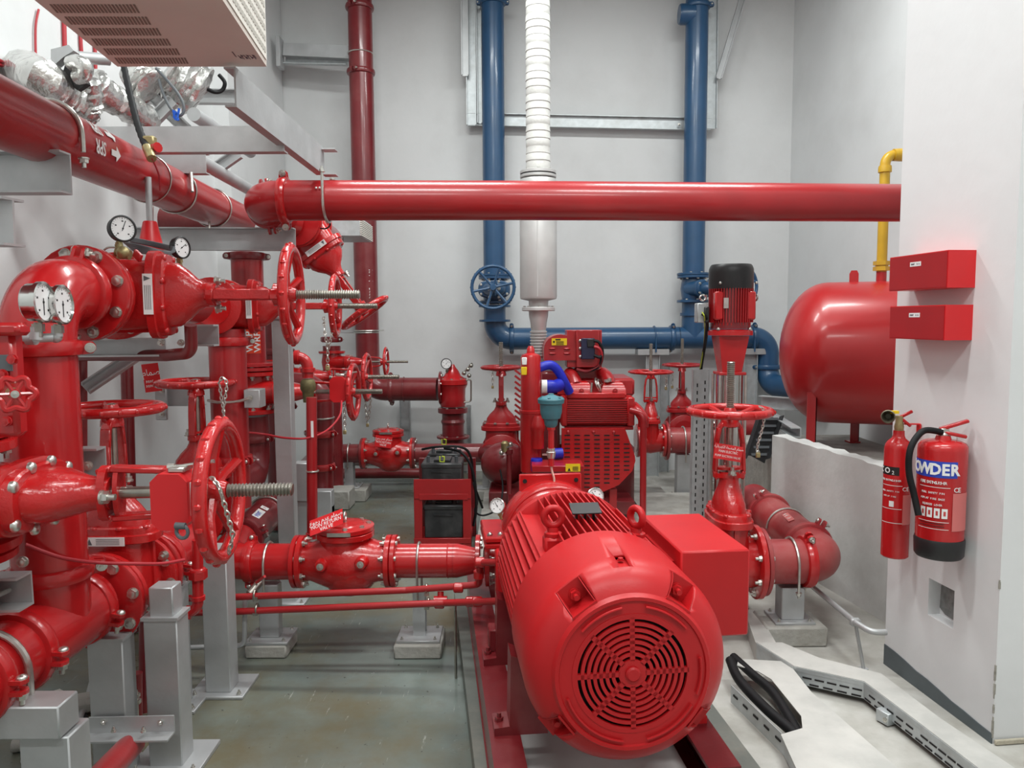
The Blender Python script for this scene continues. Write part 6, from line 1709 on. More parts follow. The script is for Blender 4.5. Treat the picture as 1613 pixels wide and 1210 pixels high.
# lower near gate valve B with tamper switch
BX, BYY = P(-90, 780, 2.1).x, 2.1
zB = P(335, 780, 2.1).z
vb = gate_valve('gate_valve', 'nearest red gate valve lying sideways at the left edge with big handwheel', frame((BX, BYY, zB), EZ, (1, .075, 0)), k=1.06, stem=.20, plate=None, wa=.95, bbm=STEEL)
pipe('riser_pipe', 'red pipe stub above the nearest gate valve at the left edge', [V((BX, BYY, zB + .16)), V((BX, BYY, zB + .42))], rA, RED, flanges=[(V((BX, BYY, zB + .16)), EZ, .17, RED, 8)])
pipe('riser_pipe', 'red pipe stub below the nearest gate valve at the left edge', [V((BX, BYY, zB - .16)), V((BX, BYY, zh + .02))], rA, RED, flanges=[(V((BX, BYY, zB - .185)), EZ, .17, RED, 8)])
def tamper(label, c, s, Y):
    t = thing('tamper_switch', label, 'switch box', c)
    g = G(); w_, h, ch = .055 * s, .085 * s, .024 * s
    poly = [(-w_, -h + ch), (-w_ + ch, -h), (w_ - ch, -h), (w_, -h + ch), (w_, h - ch), (w_ - ch, h), (-w_ + ch, h), (-w_, h - ch)]
    g.prism(poly, c, EX, EZ, .10 * s, EY); part('case', g, SIGNRED, t, world=True, ang=.3)
    g = G(); g.box(c + V((w_ + .001, .05 * s, .005 * s)), (.002, .06 * s, .10 * s)); part('label_strip', g, WHITE, t, world=True)
    g = G(); g.bb(c.x - .01 * s, c.x + .04 * s, c.y + .02 * s, c.y + .08 * s, c.z + h, c.z + h + .016 * s, .003); part('mount', g, STEEL, t, world=True)
    g = G(); g.cyl(c + V((.0, .05 * s, h + .012 * s)), c + V((.12 * s, .05 * s, h + .03 * s)), .006 * s, n=8); g.cyl(c + V((-.02 * s, .05 * s, h + .012 * s)), c + V((.0, .05 * s, h + .012 * s)), .012 * s, n=8); part('trip_rod', g, STEEL, t, world=True)
    return t
tamper('red octagonal tamper switch on the yoke of the nearest left valve', P(266, 792, 2.02), .9, 2.02)
t = thing('shackle', 'small dark steel shackle hanging below the nearest tamper switch', 'shackle', P(285, 830, 1.98))
g = G(); g.ring(P(287, 838, 1.98), (.2, 1, 0), .017, .005, 16, 8); g.cyl(P(276, 828, 1.98), P(292, 829, 1.98), .009, n=10); part('loop', g, GREYCAB, t, world=True)
chain('padlock_chain', 'bright chain threaded through the spokes of the nearest handwheel', smooth([P(333, 752, 2.04), P(345, 768, 2.0), P(352, 790, 2.02), P(362, 825, 2.04), P(366, 845, 2.05), P(360, 872, 2.07)], 5), link=.021, r=.0028)
# alarm device and its little wheel at the left edge
ad = thing('alarm_valve', 'red alarm valve housing with dark plate at the left edge', 'valve', P(-40, 640, 1.95))
g = G(); pbx(g, -120, 24, 512, 690, 1.98, .05, .012); part('housing', g, RED, ad, world=True)
g = G(); pbx(g, -120, 28, 508, 530, 1.96, .06, .01); part('cover', g, RED, ad, world=True)
g = G(); pbx(g, -20, 18, 559, 585, 1.972, .006, .001); part('name_plate', g, GREYCAB, ad, world=True)
for (px, py) in ((20, 566), (10, 664), (4, 590)): bolt(ad, RM[ad.name].inverted() @ P(px, py, 1.97), -EY, .012, 'bolt', RED)
gw = thing('globe_valve', 'little red lobed handwheel of the alarm trim at the left edge', 'valve', P(24, 622, 1.9))
hc_ = P(24, 621, 1.86); ax_ = V((.55, -1, .05)).normalized(); d_, u_, v_ = basis(ax_)
g = G()
for i in range(24):
    pass
g.tube([hc_ + (u_ * math.cos(a) + v_ * math.sin(a)) * (.038 + .005 * math.cos(6 * a)) for a in [2 * math.pi * i / 48 for i in range(48)]], .008, 8, closed=True)
for i in range(6):
    a = 2 * math.pi * i / 6; g.tube([hc_, hc_ + (u_ * math.cos(a) + v_ * math.sin(a)) * .036], .005, 6)
g.lathe(hc_ - ax_ * .012, ax_, [(0, .014), (.02, .012)], 12); part('handwheel', g, RED, gw, world=True)
bolt(gw, RM[gw.name].inverted() @ (hc_ + ax_ * .008), ax_, .008, 'bolt')
g = G().tube([hc_ - ax_ * .01, hc_ - ax_ * .12 + V((-.02, 0, 0))], .014, 12); part('stem', g, BRASS, gw, world=True)
# the pair of chrome gauges on their fittings
for (px, py, l, Y) in ((69.5, 476, 'left of the twin steel gauges in front of the red elbow', 2.12), (100, 480, 'right of the twin steel gauges in front of the red elbow', 2.2)):
    c = P(px, py, Y)
    gauge('pressure_gauge', l, c, (1, .06, .02), .054, m=CHROME, depth=.042, stem=[c + V((-.02, 0, -.055)), c + V((-.02, 0, -.095))], dn=STEM, ndl=-1.6)
gf = thing('gauge_fitting', 'grey threaded tee fittings below the twin gauges', 'pipe fitting', P(70, 535, 2.16))
g = G(); g.cyl(P(45, 533, 2.15), P(82, 532, 2.19), .013, n=14); g.cyl(P(57, 535, 2.12), P(57, 515, 2.12), .016, n=14); g.cyl(P(90, 530, 2.2), P(90, 516, 2.2), .015, n=14); g.sphere(P(88, 531, 2.2), .017, 12, 8); g.lathe(P(45, 533, 2.14), EX, [(-.004, .019), (.02, .019)], 14)
g.cyl(P(57, 533, 2.13), V((AXX, YA - .1, P(57, 533, 2.13).z)), .012, n=12)
part('fitting', g, GALV, gf, world=True)
# brackets of the tall pipe
bx_ = thing('pipe_bracket', 'grey channel bracket with threaded rod beside the tall left pipe', 'bracket', P(140, 755, 2.62))
channel(bx_, P(110, 731, 2.62), P(168, 731, 2.62), .06, .125, EZ, -EY, GALV)
g = G(); g.cyl(P(112, 742, 2.5), P(140, 733, 2.6), .008, n=10); part('threaded_rod', g, STEEL, bx_, world=True); bolt(bx_, RM[bx_.name].inverted() @ P(138, 734, 2.55), (.3, -1, 0), .014, 'stud')
bx_ = thing('pipe_bracket', 'grey channel bracket at the left edge beside the header tee', 'bracket', P(20, 950, 2.2))
channel(bx_, P(-60, 927, 2.22), P(52, 925, 2.22), .07, .10, EZ, -EY, GALV)
g = G(); g.cyl(P(-10, 940, 2.1), P(14, 930, 2.2), .008, n=10); part('threaded_rod', g, STEEL, bx_, world=True)
bolt(bx_, RM[bx_.name].inverted() @ P(36, 885, 2.18), -EY, .014, 'bolt')
# bearer under the near header
hb = thing('header_bearer', 'grey steel bearer with clamp under the near end of the left header', 'pipe stand', V((P(60, 1150, 2.1).x, 2.1, 0)))
zt_ = P(60, 1098, 2.1).z
g = G(); xl, xr = P(-80, 1120, 2.1).x, P(112, 1120, 2.1).x; g.bb(xl, xr, 2.04, 2.14, P(60, 1163, 2.05).z, zt_, .004); part('bearer', g, GALV, hb, world=True)
g = G(); xl, xr = P(45, 1180, 2.1).x, P(122, 1180, 2.1).x; g.bb(xl, xr, 2.06, 2.17, 0, P(60, 1150, 2.1).z, .004); part('post', g, GALV, hb, world=True)
g = G(); g.bb(xl - .06, xr + .06, 2.0, 2.24, 0, .012); part('base_plate', g, GALV, hb, world=True)
u_bolt(hb, RM[hb.name].inverted() @ V((AXX + .006, 2.12, zh)), EY, rA, -EZ, r=.010, leg=.05)
# posts under the header valve
def post(label, px0, px1, ytop, Y, dy=.10, plate=(.26, .22), cap=None):
    xl, xr = P(px0, 1050, Y).x, P(px1, 1050, Y).x; zt_ = P(px0, ytop, Y).z
    t = thing('steel_post', label, 'post', V(((xl + xr) / 2, Y + dy / 2, 0)))
    g = G(); g.bb(xl, xr, Y, Y + dy, .012, zt_, .004); part('post', g, GALV, t, world=True)
    g = G(); g.bb((xl + xr) / 2 - plate[0] / 2, (xl + xr) / 2 + plate[0] / 2, Y - .04, Y - .04 + plate[1], 0, .012 + random.uniform(0, .006), .002); bp = part('base_plate', g, GALV, t, world=True)
    for s in (-1, 1): bolt(bp, RM[t.name].inverted() @ V(((xl + xr) / 2 + s * plate[0] * .4, Y - .015, .014)), EZ, .009, 'stud')
    g = G(); g.bb(xl - .006, xr + .006, Y - .006, Y + dy + .006, zt_ - .008, zt_ + .004); part('top_plate', g, GALV, t, world=True)
    if cap:
        x2, x3 = P(cap[0], 950, Y).x, P(cap[1], 950, Y).x; g = G(); g.bb(x2, x3, Y + .01, Y + dy - .01, zt_, P(cap[0], cap[2], Y).z, .004); part('cap_piece', g, GALV, t, world=True)
    return t
post('front grey steel post with welded cap piece under the left header valve', 228, 281, 975, 2.66, .10, cap=(232, 270, 928))
post('grey steel post half hidden behind the front post under the left header', 138, 194, 1008, 2.60, .09, plate=(.2, .2))
post('grey steel post on a base plate below the nearest handwheel', 322, 362, 868, 3.22, .10, plate=(.24, .22))
post('slim grey post behind the thin red drain pipe', 262, 289, 925, 3.1, .08, plate=(.18, .2))
pm = post('tall slim grey post in the middle of the left pipework', 444, 470, 500, 4.3, .08, plate=(.2, .2))
# angle bracket bolted across two posts with a small red pipe below
an = thing('angle_bracket', 'grey angle bracket bolted across the two front posts', 'bracket', P(210, 1150, 2.56))
a_, b_ = P(141, 1143, 2.58), P(275, 1140, 2.58)
g = G(); g.bar(a_, b_, .006, .06, EZ); g.bar(a_ + V((0, -.03, -.03)), b_ + V((0, -.03, -.03)), .06, .006, EZ); part('angle', g, GALV, an, world=True)
for px in (163, 253): bolt(an, RM[an.name].inverted() @ P(px, 1138, 2.575), -EY, .010, 'dome')
for px in (179, 226): bolt(an, RM[an.name].inverted() @ (P(px, 1152, 2.54)), EZ, .008, 'stud')
pipe('drain_pipe', 'short red drain pipe poking forward under the angle bracket', [P(150, 1235, 2.2), P(208, 1172, 2.6)], .043, PIPE)
for (px, py0, py1, Y, l) in ((215, 1060, 1140, 2.9, 'left'), (228, 980, 1120, 3.0, 'right')):
    pipe('drain_pipe', 'thin dark red drop pipe in the shade behind the front posts, %s one' % l, [P(px, py0, Y), P(px, py1, Y)], .022, DRED)
t = thing('anchor_stud', 'steel anchor stud with nuts between the front posts', 'bolt', P(214, 1130, 2.75))
g = G(); q = P(214, 1100, 2.75); g.cyl(q - EZ * .09, q + EZ * .03, .008, n=10); g.hexa(q - EZ * .02, EZ, .018, .015); g.hexa(q + EZ * .005, EZ, .016, .012); part('stud', g, STEEL, t, world=True)
# thin red drain pipe with union and elbow
dp = pipe('drain_pipe', 'thin red drain pipe with union and elbow beside the middle post', [P(311, 850, 3.0), P(312, 965, 3.0), P(270, 965, 3.0)], .0215, RED, R=.05)
g = G(); q = P(312, 903, 3.0); g.hexa(q - EZ * .022, EZ, .036, .034); g.lathe(q + EZ * .008, EZ, [(0, .033), (.01, .03), (.014, .024)], 16); part('union', g, RED, dp, world=True)
g = G(); g.lathe(P(312, 942, 3.0), EZ, [(-.01, .022), (-.008, .028), (.008, .028), (.01, .022)], 16); g.lathe(P(297, 965, 3.0), EX, [(-.01, .022), (-.008, .028), (.008, .028), (.01, .022)], 16); part('elbow_socket', g, RED, dp, world=True)
# red cables
cable('signal_cable', 'thin red signal cable sagging across the left header valve', [P(40, 858, 2.3), P(95, 878, 2.35), P(150, 886, 2.45), P(205, 888, 2.5), P(255, 888, 2.6), P(290, 882, 2.7)], .006, REDCAB)

# ================================================================== SECOND ROW OF VALVES
YEv = 3.96; EXX = P(312, 700, YEv).x
ke = (P(312, 603, YEv).z - zh) / .71
gate_valve('gate_valve', 'red gate valve with level wheel and hanging chain behind the nearest handwheel', frame((EXX, YEv, zh), EY, EZ), k=ke, stem=.03, plate=None, m=CAST, wheelR=.182)
chain('padlock_chain', 'bright chain with padlock looped over the level wheel behind the nearest one', smooth([P(344, 604, 3.8), P(351, 595, 3.8), P(357, 604, 3.8), P(355, 625, 3.8), P(352, 645, 3.8), P(354, 662, 3.8)], 5), link=.024, r=.003, lock=P(354, 667, 3.8))
chain('padlock_chain', 'second strand of the bright chain on the level wheel', [P(346, 606, 3.79), P(349, 628, 3.79), P(353, 648, 3.79)], link=.024, r=.003)
GX, GY = P(396, 620, 5.0).x, 5.0
r8 = .105
l2 = pipe('header_pipe', 'dark red pipe with coupling running back from the second header valve', [V((EXX, YEv + .16, zh)), V((GX, GY, zh)), V((GX, GY, P(396, 655, GY).z))], r8, DRED, R=.16, couplings=[(V((EXX - .02, 4.35, zh)), EY, (1, 0, .3), DRED), (V((GX, GY, P(396, 690, GY).z)), EZ, (1, -.4, 0), DRED)])
pipe('header_pipe', 'dark red pipe in front of the second header valve', [V((EXX + .02, 3.3, zh)), V((EXX, YEv - .16, zh))], r8, DRED)
zG = P(555, 617, GY).z
gate_valve('gate_valve', 'red gate valve lying sideways in the middle with tamper box and chains', frame((GX, GY, zG), EZ, EX), k=.94, stem=.21, plate=None, m=CAST, wheelR=.17)
tamper('small red tamper switch on the yoke of the middle sideways valve', P(532, 614, 4.85), .95, 4.85)
pipe('riser_pipe', 'red riser pipe lettered WRP above the middle valve', [V((GX, GY, zG + .14)), V((GX, GY, P(390, 398, GY).z))], .1, PIPE, flanges=[(V((GX, GY, zG + .142)), EZ, .165, PIPE, 8), (V((GX, GY, zG + .17)), EZ, .165, PIPE, 0)], couplings=[(V((GX, GY, P(390, 404, GY).z)), EZ, (-1, -.6, 0), DRED)])
wt_ = thing('pipe_label', 'orange band with white WRP lettering on the red riser', 'label', V((GX, GY - .1, P(400, 540, GY).z)))
o = V((GX, GY, 0)); curved(wt_, 'band', o, .1005, -115, -30, P(400, 556, GY).z, P(400, 518, GY).z, ORANGE, 10)
for a in (-72, -44):
    ar = math.radians(a); d = V((math.cos(ar), math.sin(ar), 0)); text(wt_, 'WRP', o + d * .103 + EZ * P(400, 538, GY).z, EZ, V((d.y, -d.x, 0)), .062, WHITE, sx=1.0, bold=.001)
# upper sideways valve D and the pipes through it
DX, DY = P(350, 482, 4.1).x, 4.1; zD = P(520, 482, 4.1).z
gate_valve('gate_valve', 'upper red gate valve lying sideways behind the first one, smaller wheel', frame((DX - .02, DY, zD), (-.085, 1, 0), (1, .085, 0)), k=.86, stem=.27, plate='x', m=CAST, wheelR=.152)
pipe('riser_pipe', 'red vertical pipe with clamp below the second upper valve', [V((DX + .02, DY, .62)), V((DX + .02, DY, zD - .12))], .096, PIPE, couplings=[(V((DX + .02, DY, P(356, 538, 4.1).z)), EZ, (-1, -.5, 0), RED), (V((DX + .02, DY, P(356, 724, 4.1).z)), EZ, (1, -.5, 0), PIPE)])
ub = thing('pipe_bracket', 'grey plate bracket with round clamp on the red vertical pipe', 'bracket', P(395, 640, 4.05))
g = G(); pbx(g, 384, 409, 614, 643, 4.02, .10, .003); part('plate', g, GALV, ub, world=True)
g = G().tube(smooth([P(328, 631, 4.05), P(345, 634, 3.99), P(372, 633, 3.99), P(394, 627, 4.0)], 5), .008, 10); part('clamp_rod', g, STEEL, ub, world=True); bolt(ub, RM[ub.name].inverted() @ P(394, 627, 4.01), -EY, .012, 'stud')
chain('padlock_chain', 'bright chain with padlock hanging from the second upper handwheel', smooth([P(510, 500, 4.1), P(512, 525, 4.05), P(516, 550, 4.05), P(516, 570, 4.05)], 5), link=.024, r=.003, lock=P(516, 580, 4.05))
chain('padlock_chain', 'other strand of the chain on the second upper handwheel', [P(526, 502, 4.1), P(522, 528, 4.05), P(517, 550, 4.05)], link=.024, r=.003)
# tilted valve behind the top pipe elbow
zN = P(400, 316, 4.35).z; NX = P(408, 316, 4.35).x
tv_c = V((P(474, 346, 5.2).x, 5.2, zN - .02))
wc_ = P(572, 492, 5.15); sd_ = (wc_ - tv_c); lt_ = sd_.length; sd_.normalize()
gate_valve('gate_valve', 'red gate valve tilted down to the right under the long top pipe', frame(tv_c, EY, sd_), k=lt_ / .71, stem=.0, plate='x', m=CAST, wheelR=.17)
# remaining sideways valves at the back of the row
for (pxw, pyw, Y, wr, lab, st_, pxa) in ((578, 592, 5.9, .17, 'red sideways valve with chain right of the tamper box', .27, None), (608, 568, 6.8, .12, 'small red sideways valve furthest back below the riser', .30, None)):
    k_ = wr / .178; z_ = P(pxw, pyw + 2, Y).z; ax0 = P(pxw, pyw, Y).x - .71 * k_
    gate_valve('gate_valve', lab, frame((ax0, Y, z_), EZ, EX), k=k_, stem=st_, plate=None, m=CAST, det=1, wheelR=wr)
    pipe('riser_pipe', 'dark red vertical pipe through the ' + ('valve right of the tamper box' if Y < 6 else 'small valve furthest back'), [V((ax0, Y, .02)), V((ax0, Y, P(500, 500 if Y < 6 else 545, Y).z))], .1 * k_ + .01, DRED, couplings=[(V((ax0, Y, z_ - .22)), EZ, (1, -.5, 0), DRED), (V((ax0, Y, z_ + .2)), EZ, (1, -.5, 0), DRED)])
chain('padlock_chain', 'dark chain hanging from the tamper box of the middle valve', [P(541, 622, 4.88), P(543, 655, 4.88), P(543, 675, 4.88)], link=.026, r=.0035, lock=P(543, 681, 4.88))
chain('padlock_chain', 'dark chain loop hanging from the wheel right of the tamper box', smooth([P(575, 624, 5.9), P(577, 650, 5.9), P(579, 662, 5.9), P(582, 648, 5.9), P(584, 624, 5.9)], 5), link=.03, r=.004, lock=P(579, 670, 5.9))
pv_ = pipe('riser_pipe', 'red vertical pipe with coupling left of the rear check valve', [V((P(505, 780, 5.5).x, 5.5, .25)), V((P(505, 600, 5.5).x, 5.5, P(505, 610, 5.5).z)), V((P(470, 600, 5.5).x - .1, 5.5, P(480, 605, 5.5).z))], .09, DRED, R=.14, couplings=[(V((P(505, 685, 5.5).x, 5.5, P(505, 683, 5.5).z)), EZ, (1, -.4, 0), PIPE), (V((P(505, 735, 5.5).x, 5.5, P(505, 735, 5.5).z)), EZ, (1, -.6, 0), PIPE)])
g = G().ring(RM[pv_.name].inverted() @ V((P(505, 658, 5.5).x, 5.5, P(505, 658, 5.5).z)), EZ, .095, .006, 24, 8); part('clamp_band', g, STEEL, pv_)
el = pipe('branch_elbow', 'small red screwed elbow and pipe above the middle valve', [P(452, 563, 4.6), P(484, 563, 4.6), P(485, 595, 4.6)], .034, RED, R=.06)
g = G(); g.lathe(P(485, 583, 4.6), EZ, [(-.015, .035), (-.012, .044), (.012, .044), (.015, .035)], 16); g.lathe(P(468, 563, 4.6), EX, [(-.015, .035), (-.012, .044), (.012, .044), (.015, .035)], 16); part('socket', g, RED, el, world=True)
q = P(485, 605, 4.6); g = G().lathe(q - EZ * .05, EZ, [(-.06, .03), (0, .034), (.02, .046), (.05, .046), (.07, .04), (.08, .03)], 18); solo('flow_fitting', g, mat('tarnished_brass', (.16, .135, .06), .6, metal=.4, var=.3, vscale=40), 'dull brass fitting below the small screwed elbow', 'pipe fitting')
sp_ = pipe('standpipe', 'slim red standpipe with clamp standing left of the front check valve', [V((P(492, 850, 4.2).x, 4.2, P(492, 848, 4.2).z)), V((P(491, 640, 4.2).x, 4.2, P(491, 626, 4.2).z))], .029, PIPE)
for py in (742, 840):
    g = G().ring(RM[sp_.name].inverted() @ V((P(492, py, 4.2).x, 4.2, P(492, py, 4.2).z)), EZ, .032, .005, 18, 8); part('clamp_band', g, STEEL if py == 742 else PIPE, sp_)
g = G(); q = P(494, 675, 4.2); g.box(q + V((0, -.03, 0)), (.014, .002, .09)); part('label_strip', g, WHITE, sp_, world=True)
g = G(); pbx(g, 493, 508, 640, 660, 4.25, .02); 
cable('signal_cable', 'thin red cable drooping from the middle tamper switch past the slim post', [P(538, 632, 4.8), P(535, 655, 4.6), P(515, 678, 4.4), P(485, 690, 4.15), P(450, 690, 4.15), P(415, 684, 4.2), P(385, 681, 4.1)], .006, REDCAB)
# low pieces behind the slim post
for (px, py, w_, h, Y, lab) in ((508, 800, 28, 52, 5.3, 'grey box stand behind the slim red standpipe'), (475, 760, 26, 60, 4.7, 'grey plate stand behind the tall slim post')):
    g = G(); pbx(g, px - w_ / 2, px + w_ / 2, py - h / 2, py + h / 2, Y, .1, .004); xc = P(px, py, Y).x
    t = thing('steel_post', lab, 'post', V((xc, Y + .05, 0))); g.bb(P(px - w_ / 2, py, Y).x, P(px + w_ / 2, py, Y).x, Y + .02, Y + .09, 0, P(px, py, Y).z); part('post', g, GALV, t, world=True)
for (px, py, Y, lab) in ((512, 832, 5.2, 'pale concrete foot behind the slim red standpipe'), (530, 770, 6.6, 'grey concrete foot below the dark pipe elbow at the back')):
    q = P(px, py, Y); g = G(); g.bb(q.x - .13, q.x + .13, Y - .1, Y + .15, 0, max(.06, q.z), .01); solo('concrete_block', g, CONC, lab, 'concrete block')
# thin dark vertical pipes and items seen against the left wall
pipe('drop_pipe', 'thin dark red drop pipe behind the tall left pipe', [P(127, 545, 3.4), P(127, 840, 3.4)], .027, DRED)
pipe('drop_pipe', 'thin dark red drop pipe between the two level handwheels', [P(199, 545, 3.9), V((P(200, 790, 3.9).x, 3.9, .01))], .03, DRED)
pipe('drop_pipe', 'dark red branch pipe bending under the upper left valve bonnet', [P(300, 512, 3.02), P(302, 556, 3.05), P(262, 560, 3.1), P(120, 560, 3.35)], .024, DRED, R=.05)
sg = tag('wall_sign', 'small red plate with Arabic lettering hanging on the left wall', P(239, 595, 4.2), (1, .25, .11), EZ, .085, .155, [(AR_VALVE, .18, .05)])
for q_ in (-.02, -.045): marks(sg, P(239, 595, 4.2) + V((.00025, -.0015, q_)), (1, .25, .11), EZ, .06, .015, WHITE, 6)
wb = thing('pipe_bracket', 'grey bracket plate and arm on the left wall under the red sign', 'bracket', P(262, 660, 4.3))
g = G(); pbx(g, 244, 262, 608, 662, 4.25, .02); part('wall_plate', g, GALV, wb, world=True)
channel(wb, P(262, 626, 4.3), P(318, 626, 4.3), .06, .10, EZ, EY, GALV)
for py in (615, 652): bolt(wb, RM[wb.name].inverted() @ P(255, py, 4.24), -EY, .013, 'stud')
sb_ = thing('brace', 'slanting grey strut below the upper left valve', 'bracket', P(140, 615, 3.3))
channel(sb_, P(135, 614, 3.35), P(212, 563, 3.5), .04, .055, EZ, -EY, GALV)
# bearers under the upper valves
vb_ = thing('valve_bearer', 'grey channel bearer under the upper left gate valve', 'steel beam', P(180, 558, 3.15))
channel(vb_, P(60, 548, 3.15), P(262, 546, 3.15), .07, .075, EZ, -EY, GALV)
channel(vb_, P(306, 528, 3.25), P(345, 528, 3.25), .06, .09, EZ, -EY, GALV)
for px in (254, 285): bolt(vb_, RM[vb_.name].inverted() @ P(px, 540, 3.1), -EY, .012, 'stud')
# gauges on top of the upper valve, cone horn, coiled cable
c = P(194, 360, 2.86); gauge('pressure_gauge', 'black-rimmed pressure gauge above the upper left valve', c, (.78, -.62, .06), .047, m=BLACK, depth=.035, stem=[c + V((-.02, .0, -.045)), c + V((-.012, .01, -.10))], ndl=1.2)
c = P(287, 390, 3.15); gauge('pressure_gauge', 'smaller black-rimmed pressure gauge behind the upper left valve', c, (.93, -.36, .05), .043, m=BLACK, depth=.03, stem=[c + V((-.015, .0, -.04)), c + V((-.01, .01, -.10))], ndl=.6)
bv = thing('gauge_cock', 'brass cock with red lever below the black-rimmed gauge', 'valve', P(190, 405, 2.86))
g = G(); g.cyl(P(183, 397, 2.86), P(205, 402, 2.86), .018, n=12); g.cyl(P(187, 385, 2.86), P(190, 408, 2.86), .014, n=12); g.sphere(P(194, 398, 2.85), .024, 12, 8); part('cock_body', g, BRASS, bv, world=True)
g = G(); g.bar(P(212, 398, 2.84), P(222, 408, 2.82), .014, .03, EZ, .003); part('lever', g, RED, bv, world=True)
q = P(238, 393, 3.5); ch_ = thing('alarm_horn', 'red cone-shaped alarm horn above the upper left valve', 'alarm', q)
g = G().lathe(q, EZ, [(0, .055), (.006, .058), (.015, .052), (.12, .03), (.125, .026)], 28); part('cone', g, SIGNRED, ch_, world=True)
g = G().cyl(q + EZ * .12, q + EZ * .32, .014, n=12); part('stem', g, GALV, ch_, world=True)
g = G().cyl(q - EZ * .22, q + EZ * .0, .014, n=12); part('lower_stem', g, STEEL, ch_, world=True)
t = thing('coiled_cable', 'bundle of grey cable coiled over the upper left valve', 'cable', P(235, 398, 3.05))
for i in range(6):
    g = G().tube(smooth([P(196 + i * 2, 382 + i * 1.5, 3.05), P(215, 386 + i * 2, 3.0), P(240, 392 + i * 1.6, 3.0), P(262, 398 + i, 3.05), P(274, 396 - i, 3.1), P(262, 392 - i, 3.14), P(235, 386 - i, 3.15), P(205, 380 - i, 3.12)], 5), .0055, 6); part('cable_turn', g, GREYCAB, t, world=True)
cable('gauge_tube', 'thin brown capillary tube from the brass cock along the wall', [P(186, 390, 2.86), P(170, 390, 2.9), P(160, 398, 2.95), P(155, 405, 3.0)], .004, STEM)

# scraps lying on the floor behind the front posts
for i, (x0_, y0_, x1_, y1_, r_, m_, lab) in enumerate(((40, 1200, 118, 1128, .02, GALV, 'grey pipe offcut lying behind the near bearer'), (118, 1150, 150, 1060, .016, GALV, 'thin grey offcut leaning between the near posts'), (20, 1175, 90, 1165, .025, CONC, 'dusty tube lying at the foot of the near bearer'), (125, 1110, 140, 1165, .012, RUBBER, 'black cable scrap curled between the near posts'))):
    a_, b_ = PZ(x0_, y0_, r_), PZ(x1_, y1_, r_ + .0); g = G().tube([a_, a_.lerp(b_, .5) + V((.01, 0, 0)), b_], r_, 10); solo('pipe_offcut', g, m_, lab, 'scrap')
for i, (px, py, sx_, sy_, lab) in enumerate(((130, 1120, .16, .1, 'broken slab of concrete behind the front posts'), (205, 1165, .12, .09, 'small lump of concrete between the front posts'), (85, 1120, .14, .12, 'rough lump of concrete behind the near bearer'))):
    q = PZ(px, py, 0); g = G(); g.box(q + EZ * .03, (sx_, sy_, .07), Matrix.Rotation(.4 + i, 3, 'Z'), .02); solo('rubble_lump', g, CONC, lab, 'rubble')

# ================================================================== OVERHEAD
# --- long top pipe, its elbow and the sprinkler pipe
xR = P(1418, 319, 4.68)
tp0 = V((NX, 4.35, zN))
top = pipe('sprinkler_main', 'long bright red pipe crossing the room overhead with elbow and coupling', [V((P(1480, 320, 4.72).x, 4.72, xR.z)), P(800, 316, 4.47), tp0, V((NX - .07, 5.0, zN - .01))], .111, PIPE, R=.16, couplings=[(P(449, 316, 4.365), EX, (.08, -.12, 1), RED, .016), (V((NX - .02, 4.58, zN)), EY, (-.15, 0, 1), PIPE, .014)])
g = G(); q = RM[top.name].inverted() @ P(498, 296, 4.27); g.sphere(q, .006, 8, 6); g.sphere(q + V((.018, .002, .001)), .006, 8, 6); part('paint_fleck', g, WHITE, top)
pipe('sprinkler_pipe', 'red pipe leading back from the tilted valve behind the top elbow', [V((tv_c.x, 5.35, tv_c.z)), V((tv_c.x - .06, 6.3, tv_c.z))], .105, DRED, flanges=[(V((tv_c.x, 5.36, tv_c.z)), EY, .165, DRED, 8)])
pipe('sprinkler_pipe', 'red spool between the top elbow and the tilted valve', [V((NX - .07, 4.99, zN - .01)), V((tv_c.x, 5.06, tv_c.z))], .111, RED, flanges=[(V((tv_c.x, 5.03, tv_c.z)), EY, .165, RED, 8)])
s0, s1_ = P(0, 178, 2.55), P(353, 336, 5.1); sdir = (s1_ - s0).normalized()
sa, sb2 = s0 - sdir * .9, s0 + sdir * 2.95
spr = pipe('sprinkler_pipe', 'red sprinkler pipe lettered SPR running back overhead along the left wall', [sa, sb2], .112, PIPE, R=.2)
bi = RM[spr.name].inverted()
sup = (EZ - sdir * EZ.dot(sdir)).normalized(); srt = sdir.cross(sup)
def on_spr(dist, adeg, r=.113):
    a = math.radians(adeg); return s0 + sdir * dist + (srt * math.cos(a) + sup * math.sin(a)) * r
for adeg in (34, -4):
    a = math.radians(adeg); n_ = (srt * math.cos(a) + sup * math.sin(a)); e_ = sdir; u_ = n_.cross(e_)
    tg_ = text(spr, 'SPR', on_spr(.47, adeg, .1145), -e_, -u_, .075, WHITE, sx=.75, bold=.001)
    g = G(); o_ = on_spr(.60, adeg, .114)
    g.prism([(-.035, -.012), (.01, -.012), (.01, -.03), (.05, 0), (.01, .03), (.01, .012), (-.035, .012)], o_, e_, u_, .0015, n_); part('flow_arrow', g, WHITE, spr, world=True)
def band(dist, r=.006, m=None): 
    g = G().ring(bi @ (s0 + sdir * dist), sdir, .112 + r, r, 30, 8); part('clamp_band', g, m or STEEL, spr)
band(1.24, .003); band(1.62, .005); band(2.3, .005)
u_bolt(spr, bi @ (s0 + sdir * .30), sdir, .112, -EZ, r=.009, leg=-.05)
# red stub behind the end of the sprinkler pipe
pipe('sprinkler_pipe', 'dark red cross pipe behind the far end of the lettered pipe', [P(240, 348, 5.6), P(345, 350, 5.6)], .095, DRED)

